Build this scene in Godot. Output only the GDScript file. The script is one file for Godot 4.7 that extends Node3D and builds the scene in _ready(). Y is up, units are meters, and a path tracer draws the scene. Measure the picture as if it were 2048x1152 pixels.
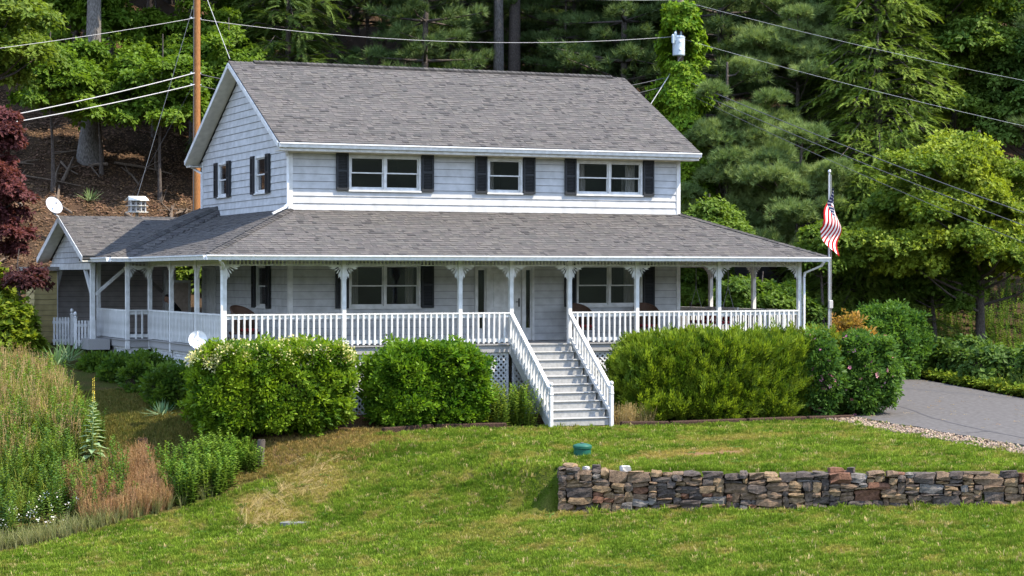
extends Node3D
# A two-storey house with a wrap-round porch on a wooded hillside. Metres, y up; the porch deck is y = 0, the front wall is z = 0.

const PZ := 2.455            # front line of porch posts
const PXL := -2.5            # porch post line beside the gable wall
const PXR := 14.49           # porch post line at the other end
const HW := 11.9             # house width
const HD := 8.9              # house depth
const STEP_Z := -5.46        # where the porch widens
const STEP_X := -3.16
var rng := RandomNumberGenerator.new()
var noise := FastNoiseLite.new()
var fine := FastNoiseLite.new()
var M := {}
var base_of := {}
var used := {}


func _ready() -> void:
	rng.seed = 20260
	noise.seed = 7
	noise.frequency = 0.22
	noise.fractal_octaves = 3
	fine.seed = 11
	fine.frequency = 1.3
	# ---- camera
	var cam := Camera3D.new()
	cam.name = "camera"
	cam.position = Vector3(-16.866, 1.851, 53.965)
	cam.rotation_degrees = Vector3(-0.35, -23.471, 0)
	cam.fov = 15.776
	cam.near = 0.5
	cam.far = 600.0
	cam.current = true
	add_child(cam)
	# ---- sky
	var env := Environment.new()
	env.background_mode = Environment.BG_SKY
	var sky := Sky.new()
	var sm := ProceduralSkyMaterial.new()
	sm.sky_top_color = Color(0.50, 0.575, 0.70)
	sm.sky_horizon_color = Color(0.80, 0.825, 0.84)
	sm.sky_curve = 0.13
	sm.ground_bottom_color = Color(0.20, 0.22, 0.14)
	sm.ground_horizon_color = Color(0.50, 0.56, 0.55)
	sm.sun_angle_max = 2.0
	sky.sky_material = sm
	env.sky = sky
	env.background_energy_multiplier = 2.6
	env.tonemap_mode = Environment.TONE_MAPPER_LINEAR
	env.tonemap_exposure = 2.4
	env.sdfgi_enabled = true
	env.ssao_enabled = true
	env.ssil_enabled = true
	var we := WorldEnvironment.new()
	we.name = "world_environment"
	we.environment = env
	add_child(we)
	# ---- sun: from the front, well over to the far end of the porch, 54 degrees up
	var sun := DirectionalLight3D.new()
	sun.name = "sun"
	sun.look_at_from_position(Vector3(0.473, 0.797, 0.375), Vector3.ZERO, Vector3.UP)
	sun.position = Vector3.ZERO
	sun.light_energy = 1.5
	sun.light_color = Color(1.0, 0.95, 0.87)
	sun.light_angular_distance = 0.5
	sun.shadow_enabled = true
	add_child(sun)
	make_materials()
	make_ground()
	make_house()
	make_annex()
	make_porch_things()
	make_yard_things()
	make_wall()
	make_poles()
	make_plants()
	make_trees()
	make_grass()


# ------------------------------------------------------------------ helpers

func numbered(n: String) -> String:
	if not used.has(n):
		used[n] = 0
		return n
	used[n] += 1
	return "%s_%03d" % [n, used[n]]


func tag(o: Node, label: String, category: String, group := "", kind := "") -> void:
	if label: o.set_meta("label", label)
	if category: o.set_meta("category", category)
	if group: o.set_meta("group", group)
	if kind: o.set_meta("kind", kind)


func thing(called: String, at: Vector3, label: String, category: String, group := "", turn := 0.0, local := false) -> Node3D:
	var o := Node3D.new()
	o.name = numbered(called)
	add_child(o)
	o.position = at
	o.rotation.y = turn
	tag(o, label, category, group)
	if not local:
		base_of[o] = at
	return o


func part(parent: Node, called: String, mesh: Mesh, mat: Material) -> MeshInstance3D:
	var o := MeshInstance3D.new()
	o.name = called if parent != self else numbered(called)
	o.mesh = mesh
	o.material_override = mat
	parent.add_child(o, true)
	if base_of.has(parent):
		o.position = -base_of[parent]
	return o


func holder(parent: Node, called: String) -> Node3D:
	var o := Node3D.new()
	o.name = called
	parent.add_child(o, true)
	if base_of.has(parent):
		o.position = -base_of[parent]
	return o


func scatter(parent: Node, called: String, mesh: Mesh, mat: Material, where: Array, cols: Array) -> MultiMeshInstance3D:
	var mm := MultiMesh.new()
	mm.transform_format = MultiMesh.TRANSFORM_3D
	mm.use_colors = true
	mm.mesh = mesh
	mm.instance_count = where.size()
	for i in where.size():
		mm.set_instance_transform(i, where[i])
		mm.set_instance_color(i, cols[i])
	var o := MultiMeshInstance3D.new()
	o.name = called if parent != self else numbered(called)
	o.multimesh = mm
	o.material_override = mat
	parent.add_child(o, true)
	o.set_meta("kind", "stuff")
	if base_of.has(parent):
		o.position = -base_of[parent]
	return o


func ss(a: float, b: float, x: float) -> float:
	return smoothstep(a, b, x)


func R(a: float, b: float) -> float:
	return rng.randf_range(a, b)


func rdir() -> Vector3:
	var y := R(-1, 1)
	var a := R(0, TAU)
	var r := sqrt(1.0 - y * y)
	return Vector3(r * cos(a), y, r * sin(a))


func basis_up(up: Vector3, turn: float) -> Basis:
	# a basis whose y axis is up, turned about it
	var y := up.normalized()
	var x := Vector3.RIGHT if absf(y.x) < 0.9 else Vector3.BACK
	var z := x.cross(y).normalized()
	x = y.cross(z)
	return Basis(x, y, z) * Basis(Vector3.UP, turn)


func lin(r: float, g: float, b: float) -> Color:
	return Color(r, g, b).linear_to_srgb()


class MB:
	# gathers triangles; points are given counter-clockwise seen from outside
	var v := PackedVector3Array()
	var n := PackedVector3Array()
	var c := PackedColorArray()
	var uv := PackedVector2Array()
	var tint := Color(1, 1, 1)
	var colored := false

	func tri(a: Vector3, b: Vector3, d: Vector3) -> void:
		var m := (b - a).cross(d - a).normalized()
		v.append(a); v.append(d); v.append(b)
		for i in 3:
			n.append(m)
			if colored: c.append(tint)

	func quad(a: Vector3, b: Vector3, d: Vector3, e: Vector3) -> void:
		tri(a, b, d)
		tri(a, d, e)

	func tri_n(a: Vector3, b: Vector3, d: Vector3, na: Vector3, nb: Vector3, nd: Vector3) -> void:
		v.append(a); v.append(d); v.append(b)
		n.append(na); n.append(nd); n.append(nb)
		if colored:
			for i in 3: c.append(tint)

	func quad_n(a, b, d, e, na, nb, nd, ne) -> void:
		tri_n(a, b, d, na, nb, nd)
		tri_n(a, d, e, na, nd, ne)

	func box_t(t: Transform3D, s: Vector3) -> void:
		var h := s * 0.5
		var p := []
		for i in 8:
			p.append(t * Vector3(h.x if i & 1 else -h.x, h.y if i & 2 else -h.y, h.z if i & 4 else -h.z))
		quad(p[4], p[5], p[7], p[6])
		quad(p[1], p[0], p[2], p[3])
		quad(p[5], p[1], p[3], p[7])
		quad(p[0], p[4], p[6], p[2])
		quad(p[6], p[7], p[3], p[2])
		quad(p[0], p[1], p[5], p[4])

	func box(a: Vector3, b: Vector3) -> void:
		box_t(Transform3D(Basis(), (a + b) * 0.5), (b - a).abs())

	func soft_box(a: Vector3, b: Vector3, e: float) -> void:
		# a box with chamfered edges
		var lo := Vector3(minf(a.x, b.x), minf(a.y, b.y), minf(a.z, b.z))
		var hi := Vector3(maxf(a.x, b.x), maxf(a.y, b.y), maxf(a.z, b.z))
		soft_box_t(Transform3D(Basis(), (lo + hi) * 0.5), hi - lo, e)

	func soft_box_t(t: Transform3D, s: Vector3, e: float) -> void:
		var h := s * 0.5
		e = minf(e, minf(h.x, minf(h.y, h.z)) * 0.9)
		var k := h - Vector3(e, e, e)
		for ax in 3:
			var u := (ax + 1) % 3
			var w := (ax + 2) % 3
			for sg in [-1.0, 1.0]:
				var q := []
				for st in [[-1, -1], [1, -1], [1, 1], [-1, 1]]:
					var p := Vector3()
					p[ax] = sg * h[ax]
					p[u] = st[0] * k[u]
					p[w] = st[1] * k[w]
					q.append(t * p)
				if sg > 0: quad(q[0], q[1], q[2], q[3])
				else: quad(q[3], q[2], q[1], q[0])
			for s1 in [-1.0, 1.0]:
				for s2 in [-1.0, 1.0]:
					var q2 := []
					for st in [[0, -1], [0, 1], [1, 1], [1, -1]]:
						var p := Vector3()
						p[ax] = st[1] * k[ax]
						p[u] = s1 * (h[u] if st[0] == 0 else k[u])
						p[w] = s2 * (k[w] if st[0] == 0 else h[w])
						q2.append(t * p)
					if s1 * s2 > 0: quad(q2[0], q2[1], q2[2], q2[3])
					else: quad(q2[3], q2[2], q2[1], q2[0])

	func beam(a: Vector3, b: Vector3, w: float, hgt: float, up := Vector3.UP) -> void:
		var d := b - a
		var z := d.normalized()
		var x := up.cross(z)
		if x.length() < 0.01: x = Vector3.RIGHT.cross(z)
		x = x.normalized()
		var y := z.cross(x)
		box_t(Transform3D(Basis(x, y, z), (a + b) * 0.5), Vector3(w, hgt, d.length()))

	func tube(pts: Array, rad: Array, sides := 8, cap := true) -> void:
		var rings := []
		var norms := []
		for i in pts.size():
			var d: Vector3 = (pts[mini(i + 1, pts.size() - 1)] - pts[maxi(i - 1, 0)]).normalized()
			var x := d.cross(Vector3.UP if absf(d.y) < 0.95 else Vector3.RIGHT).normalized()
			var y := d.cross(x)
			var ring := []
			var nn := []
			for k in sides:
				var a := TAU * k / sides
				var o := x * cos(a) + y * sin(a)
				ring.append(pts[i] + o * rad[i])
				nn.append(o)
			rings.append(ring)
			norms.append(nn)
		for i in pts.size() - 1:
			for k in sides:
				var l := (k + 1) % sides
				quad_n(rings[i][k], rings[i][l], rings[i + 1][l], rings[i + 1][k], norms[i][k], norms[i][l], norms[i + 1][l], norms[i + 1][k])
		if cap:
			for k in sides:
				var l := (k + 1) % sides
				tri(pts[0], rings[0][l], rings[0][k])
				tri(pts[-1], rings[-1][k], rings[-1][l])

	func lathe(o: Transform3D, prof: Array, sides := 16) -> void:
		# prof: Vector2(radius, height), bottom to top; smooth
		for i in prof.size() - 1:
			var a: Vector2 = prof[i]
			var b: Vector2 = prof[i + 1]
			var sl := Vector2(b.y - a.y, a.x - b.x).normalized()
			for k in sides:
				var t0 := TAU * k / sides
				var t1 := TAU * (k + 1) / sides
				var c0 := Vector3(cos(t0), 0, -sin(t0))
				var c1 := Vector3(cos(t1), 0, -sin(t1))
				var n0 := (o.basis * (c0 * sl.x + Vector3(0, sl.y, 0))).normalized()
				var n1 := (o.basis * (c1 * sl.x + Vector3(0, sl.y, 0))).normalized()
				quad_n(o * (c0 * a.x + Vector3(0, a.y, 0)), o * (c1 * a.x + Vector3(0, a.y, 0)), o * (c1 * b.x + Vector3(0, b.y, 0)), o * (c0 * b.x + Vector3(0, b.y, 0)), n0, n1, n1, n0)

	func prism(poly: PackedVector2Array, t: Transform3D, depth: float) -> void:
		# poly in t's xy plane, extruded along t's z from -depth/2 to depth/2
		var pp := poly
		if Geometry2D.is_polygon_clockwise(pp): pp.reverse()
		var ix := Geometry2D.triangulate_polygon(pp)
		var f := func(q: Vector2, z: float): return t * Vector3(q.x, q.y, z)
		for i in range(0, ix.size(), 3):
			var a := pp[ix[i]]
			var b := pp[ix[i + 1]]
			var d := pp[ix[i + 2]]
			if (b - a).cross(d - a) < 0:
				var s := b
				b = d
				d = s
			tri(f.call(a, depth / 2), f.call(b, depth / 2), f.call(d, depth / 2))
			tri(f.call(a, -depth / 2), f.call(d, -depth / 2), f.call(b, -depth / 2))
		for i in pp.size():
			var a := pp[i]
			var b := pp[(i + 1) % pp.size()]
			quad(f.call(a, -depth / 2), f.call(b, -depth / 2), f.call(b, depth / 2), f.call(a, depth / 2))

	func mesh() -> ArrayMesh:
		var m := ArrayMesh.new()
		var arr := []
		arr.resize(Mesh.ARRAY_MAX)
		arr[Mesh.ARRAY_VERTEX] = v
		arr[Mesh.ARRAY_NORMAL] = n
		if colored: arr[Mesh.ARRAY_COLOR] = c
		if uv.size() == v.size(): arr[Mesh.ARRAY_TEX_UV] = uv
		m.add_surface_from_arrays(Mesh.PRIMITIVE_TRIANGLES, arr)
		return m


func box_mesh(s: Vector3, e := 0.0) -> ArrayMesh:
	var b := MB.new()
	if e > 0: b.soft_box_t(Transform3D(), s, e)
	else: b.box_t(Transform3D(), s)
	return b.mesh()


func one_box(parent: Node, called: String, a: Vector3, b: Vector3, mat: Material, e := 0.0) -> MeshInstance3D:
	var m := MB.new()
	if e > 0: m.soft_box(a, b, e)
	else: m.box(a, b)
	return part(parent, called, m.mesh(), mat)


func one_beam(parent: Node, called: String, a: Vector3, b: Vector3, w: float, hh: float, mat: Material, up := Vector3.UP) -> MeshInstance3D:
	var m := MB.new()
	m.beam(a, b, w, hh, up)
	return part(parent, called, m.mesh(), mat)


# ------------------------------------------------------------------ materials

func noise_tex(freq: float, lo: Color, hi: Color, octaves := 4, sd := 1, mid = null, size := 512, kind := FastNoiseLite.TYPE_SIMPLEX_SMOOTH) -> NoiseTexture2D:
	var t := NoiseTexture2D.new()
	var f := FastNoiseLite.new()
	f.noise_type = kind
	f.seed = sd
	f.frequency = freq
	f.fractal_octaves = octaves
	t.noise = f
	t.width = size
	t.height = size
	t.seamless = true
	var g := Gradient.new()
	g.set_color(0, lo)
	g.set_color(1, hi)
	if mid != null: g.add_point(0.5, mid)
	t.color_ramp = g
	return t


func mat(called: String, col: Color, rough := 0.8, tex: Texture2D = null, sc := 1.0, bump: Texture2D = null, bump_cm := 0.0) -> StandardMaterial3D:
	var m := StandardMaterial3D.new()
	m.resource_name = called
	m.albedo_color = col
	m.roughness = rough
	m.metallic_specular = 0.35
	if tex or bump:
		m.uv1_triplanar = true
		m.uv1_world_triplanar = true
		m.uv1_scale = Vector3(sc, sc, sc)
	if tex: m.albedo_texture = tex
	if bump:
		m.heightmap_enabled = true
		m.heightmap_texture = bump
		m.heightmap_scale = bump_cm
	M[called] = m
	return m


func leaf_mat(called: String, light: float, rough := 0.55) -> StandardMaterial3D:
	var m := mat(called, Color.WHITE, rough)
	m.vertex_color_use_as_albedo = true
	m.backlight_enabled = true
	m.backlight = lin(light, light, light * 0.55)
	m.metallic_specular = 0.3
	return m


func make_materials() -> void:
	var grime := noise_tex(0.012, Color(0.83, 0.83, 0.82), Color(1, 1, 1), 5, 3)
	var speck := noise_tex(0.08, Color(0.72, 0.72, 0.72), Color(1, 1, 1), 4, 5)
	var rough_n := noise_tex(0.05, Color(0.0, 0.0, 0.0), Color(1, 1, 1), 5, 9)
	mat("siding", lin(0.50, 0.505, 0.515), 0.6, grime, 0.35)
	mat("trim", lin(0.68, 0.68, 0.675), 0.5, grime, 0.5)
	mat("soffit", lin(0.74, 0.70, 0.61), 0.7, grime, 0.5)  # the tan tint stands in for warm light bounced up from below
	mat("gutter", lin(0.78, 0.79, 0.81), 0.35, grime, 0.7)
	mat("deck", lin(0.38, 0.37, 0.36), 0.7, speck, 1.5)
	mat("step_paint", lin(0.34, 0.34, 0.335), 0.65, grime, 1.2)
	mat("stringer_paint", lin(0.33, 0.35, 0.34), 0.7, speck, 0.8)
	mat("shutter", lin(0.022, 0.024, 0.027), 0.5)
	mat("dark", lin(0.02, 0.02, 0.02), 0.7)
	mat("room", lin(0.20, 0.19, 0.18), 0.9)
	mat("sheathing", lin(0.10, 0.10, 0.105), 0.9)  # darkened so the gaps between siding boards read as shadow lines
	mat("curtain", lin(0.6, 0.58, 0.52), 0.9)
	mat("metal_dark", lin(0.06, 0.055, 0.05), 0.4)
	mat("steel", lin(0.55, 0.56, 0.58), 0.35).metallic = 0.8
	var gl := mat("glass", Color(0.03, 0.05, 0.09, 0.30), 0.02)
	gl.transparency = BaseMaterial3D.TRANSPARENCY_ALPHA
	gl.metallic_specular = 0.6
	var sh := mat("shingle", Color.WHITE, 0.95, noise_tex(0.11, Color(0.55, 0.55, 0.55), Color(1.0, 1.0, 1.0), 4, 21), 1.1, rough_n, 0.25)
	sh.vertex_color_use_as_albedo = true
	sh.metallic_specular = 0.15
	mat("roof_under", lin(0.07, 0.065, 0.06), 0.9)
	mat("annex_siding", lin(0.52, 0.48, 0.45), 0.7, grime, 0.4)
	mat("yellow_siding", lin(0.55, 0.44, 0.20), 0.7, grime, 0.4)
	mat("wood_grey", lin(0.34, 0.31, 0.28), 0.8, speck, 1.5)
	mat("stub_wood", lin(0.11, 0.09, 0.075), 0.9, speck, 2.0)
	mat("panel_tan", lin(0.56, 0.46, 0.39), 0.8, grime, 0.8)
	var bark_t := noise_tex(0.03, Color(0.35, 0.33, 0.32), Color(1, 1, 1), 5, 31)
	var bk := mat("bark", lin(0.20, 0.17, 0.15), 0.95, bark_t, 1.0, rough_n, 2.0)
	bk.uv1_scale = Vector3(2.2, 0.5, 2.2)
	var bk2 := mat("bark_pale", lin(0.34, 0.32, 0.30), 0.95, bark_t, 1.0, rough_n, 2.5)
	bk2.uv1_scale = Vector3(1.8, 0.35, 1.8)
	var pole_t := noise_tex(0.03, Color(0.55, 0.45, 0.40), Color(1, 1, 1), 5, 33)
	var pw := mat("pole_wood", lin(0.46, 0.235, 0.085), 0.85, pole_t, 1.0)
	pw.uv1_scale = Vector3(5.0, 0.35, 5.0)
	var pg := mat("pole_grey", lin(0.33, 0.29, 0.25), 0.9, pole_t, 1.0)
	pg.uv1_scale = Vector3(5.0, 0.35, 5.0)
	var tim := mat("timber", lin(0.10, 0.056, 0.038), 0.9, bark_t, 1.0, rough_n, 1.5)
	tim.uv1_scale = Vector3(0.9, 2.5, 2.5)
	mat("log", lin(0.27, 0.21, 0.16), 0.95, bark_t, 1.5)
	mat("cable_light", lin(0.36, 0.355, 0.35), 0.5)
	mat("cable_dark", lin(0.08, 0.08, 0.085), 0.6)
	mat("transformer", lin(0.40, 0.46, 0.50), 0.4)
	mat("porcelain", lin(0.35, 0.42, 0.46), 0.3)
	mat("green_plastic", lin(0.018, 0.115, 0.075), 0.4, speck, 2.0)
	mat("dish_grey", lin(0.50, 0.52, 0.56), 0.4)
	mat("dish_white", lin(0.66, 0.67, 0.70), 0.45)
	mat("wicker", lin(0.10, 0.055, 0.035), 0.7, speck, 8.0)
	mat("swing_paint", lin(0.62, 0.61, 0.6), 0.6)
	mat("cushion", lin(0.22, 0.018, 0.022), 0.9)
	mat("cushion_tan", lin(0.40, 0.33, 0.25), 0.9)
	mat("chain", lin(0.25, 0.25, 0.26), 0.4)
	mat("shirt", lin(0.012, 0.012, 0.016), 0.9)
	mat("jeans", lin(0.03, 0.035, 0.05), 0.9)
	mat("skin", lin(0.36, 0.20, 0.14), 0.6)
	mat("hair", lin(0.03, 0.022, 0.018), 0.7)
	mat("flag_pole", lin(0.55, 0.57, 0.60), 0.3).metallic = 0.7
	mat("asphalt", lin(0.10, 0.094, 0.092), 0.9, noise_tex(0.02, Color(0.74, 0.73, 0.72), Color(1, 1, 1), 7, 41, Color(0.88, 0.87, 0.86), 1024), 0.23)
	mat("asphalt_patch", lin(0.085, 0.08, 0.085), 0.9, speck, 1.0)
	mat("limestone", lin(0.19, 0.19, 0.18), 0.9, speck, 1.0)
	var gm := mat("ground", Color.WHITE, 0.97, noise_tex(0.06, Color(0.58, 0.58, 0.58), Color(1, 1, 1), 5, 51), 0.7, rough_n, 3.0)
	gm.vertex_color_use_as_albedo = true
	gm.metallic_specular = 0.1
	for k in 7:
		var c: Color = [lin(0.16, 0.135, 0.12), lin(0.26, 0.185, 0.125), lin(0.33, 0.235, 0.14), lin(0.12, 0.10, 0.09), lin(0.24, 0.125, 0.08), lin(0.25, 0.235, 0.22), lin(0.20, 0.155, 0.12)][k]
		mat("stone%d" % k, c, 0.9, noise_tex(0.025, Color(0.48, 0.46, 0.46), Color(1.0, 0.98, 0.95), 5, 61 + k, Color(0.80, 0.78, 0.76), 256), 1.6, rough_n, 2.5)
	mat("stone_white", lin(0.50, 0.485, 0.46), 0.8, speck, 2.0)
	mat("earth", lin(0.055, 0.042, 0.032), 0.97, speck, 1.0)
	leaf_mat("leaf", 0.9)
	leaf_mat("needle", 0.6, 0.6)
	leaf_mat("blade", 0.6, 0.75).metallic_specular = 0.12
	var pet := leaf_mat("petal", 0.5, 0.8)
	pet.metallic_specular = 0.1

# ------------------------------------------------------------------ ground

const WA := Vector2(2.8, 11.3)
const WD := Vector2(0.870, 0.493)
const WN := Vector2(-0.493, 0.870)


func along_wall(x: float, z: float) -> Vector2:
	var q := Vector2(x, z) - WA
	return Vector2(q.dot(WD), q.dot(WN))


func upper(x: float, z: float) -> float:
	var y := -2.1
	if z > 5.0: y -= lerpf(0.088, 0.036, ss(0, 14, x)) * (z - 5.0)
	else: y -= lerpf(0.13, 0.035, ss(-4, 14, x)) * (z - 5.0)
	return y - 0.09 * maxf(0.0, -3.0 - x) * ss(-6, 6, z)


func lower(x: float, z: float) -> float:
	var q := along_wall(x, z)
	return -3.52 - 0.09 * q.y + (0.028 * q.x if q.x > 0 else 0.03 * q.x)


func ground_y(x: float, z: float) -> float:
	var q := along_wall(x, z)
	var u := upper(x, z)
	var l := lower(x, z)
	var off := maxf(0.0, -q.x)
	var hr := lerpf(u, l, ss(-0.36 - off, -0.14 + off * 0.5, q.y))
	var hl := lerpf(u, l, ss(-5.5, 2, q.y))
	var y := lerpf(hl, hr, ss(-5.5, -0.05, q.x))
	var d := (x + 16.866) * 0.3983 + (53.965 - z) * 0.9173
	var r := d - lerpf(67, 74, ss(0, 20, x))
	if r > 0: y += 0.45 * r * r / (r + 3.0)
	# the deck and the annex stand on level soil, kept under the floor
	if x > -4.5 and x < 16 and z < -4 and z > -14.5: y = minf(y, -0.3)
	return y


func g3(x: float, z: float, up := 0.0) -> Vector3:
	return Vector3(x, ground_y(x, z) + up, z)


func edge_x(z: float) -> float:
	# the drive's edge towards the house
	if z > 5.25: return lerpf(14.6, 14.8, (z - 5.25) / 7.0)
	if z > 1.0: return lerpf(16.5, 14.6, ss(1.0, 5.25, z))
	return lerpf(18.0, 16.5, clampf((z + 14.0) / 15.0, 0, 1))


func far_x(z: float) -> float:
	if z > 1.6: return 22.9 - (z - 1.6) * 0.13
	return 22.9 + (1.6 - z) * 0.152


func lawn_edge(x: float) -> float:
	# z of the line where mown grass meets the weeds, for x < 0
	if x > -2.5: return lerpf(4.9, 6.3, clampf((-x) / 2.5, 0, 1))
	if x > -4.1: return lerpf(6.4, 6.94, (-2.5 - x) / 1.6)
	if x > -6.1: return lerpf(6.94, 7.05, (-4.1 - x) / 2.0)
	return 7.05 + (-6.1 - x) * 0.43


func spot(x: float, z: float, cx: float, cz: float, rx: float, rz: float) -> float:
	var q := Vector2((x - cx) / rx, (z - cz) / rz).length()
	q += noise.get_noise_2d(x * 4.0 + 31.0, z * 4.0) * 0.45 + noise.get_noise_2d(x * 11.0, z * 11.0 + 9.0) * 0.3
	return 1.0 - ss(0.55, 1.1, q)


func dry(x: float, z: float) -> float:
	# how far the lawn is burnt to straw
	var n := noise.get_noise_2d(x * 2.6, z * 2.6 + 50.0) * 0.5 + noise.get_noise_2d(x * 8.0 + 20.0, z * 8.0) * 0.35
	var d := clampf(n * 1.9 - 0.02, 0, 0.8)
	d = maxf(d, spot(x, z, 7.0, 10.1, 2.0, 0.8))
	d = maxf(d, spot(x, z, 9.2, 8.2, 2.4, 0.7) * 0.75)
	d = maxf(d, spot(x, z, -0.6, 5.3, 1.9, 0.7))
	d = maxf(d, spot(x, z, -1.6, 7.0, 1.2, 1.6) * 0.85)
	d = maxf(d, spot(x, z, 2.4, 11.6, 1.6, 0.5) * 0.8)
	d = maxf(d, spot(x, z, -3.0, 8.2, 0.9, 1.3) * 0.9)
	d = maxf(d, spot(x, z, 0.5, 12.5, 1.2, 1.0) * 0.5)
	return d


func soil(x: float, z: float) -> float:
	var d := spot(x, z, 7.4, 10.3, 0.9, 0.35)
	d = maxf(d, spot(x, z, -0.9, 5.2, 1.2, 0.45) * 0.8)
	d = maxf(d, spot(x, z, 3.6, 12.1, 0.9, 0.3) * 0.9)
	return d


func gravel_at(x: float, z: float) -> float:
	var e := edge_x(z) - x
	if z < 5.0 or z > 30.0: return 0.0
	return ss(-0.1, 0.1, e) * (1.0 - ss(0.7, 1.3, e + noise.get_noise_2d(x * 6.0, z * 6.0) * 0.6))


func is_lawn(x: float, z: float) -> bool:
	if z < 3.2: return false
	if x < 0 and z < lawn_edge(x): return false
	if x > edge_x(z): return false
	if x > -3.6 and x < 15.3 and z < (4.85 if x < 6.3 else 5.35) + 0.08 * sin(x * 1.7): return false
	return true


func ground_color(x: float, z: float) -> Color:
	var n := noise.get_noise_2d(x * 5.0, z * 5.0)
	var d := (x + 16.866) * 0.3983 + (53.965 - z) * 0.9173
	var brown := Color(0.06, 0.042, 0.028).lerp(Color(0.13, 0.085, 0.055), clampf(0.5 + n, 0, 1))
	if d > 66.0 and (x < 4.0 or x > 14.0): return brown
	if is_lawn(x, z):
		var c := Color(0.07, 0.105, 0.012).lerp(Color(0.25, 0.18, 0.07), dry(x, z))
		c = c.lerp(Color(0.27, 0.16, 0.09), soil(x, z))
		return c.lerp(Color(0.34, 0.25, 0.20), gravel_at(x, z))
	if x < -2.0: return Color(0.11, 0.082, 0.032).lerp(Color(0.075, 0.09, 0.022), clampf(0.5 + n * 1.4, 0, 1))
	return Color(0.13, 0.085, 0.05)


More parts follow.
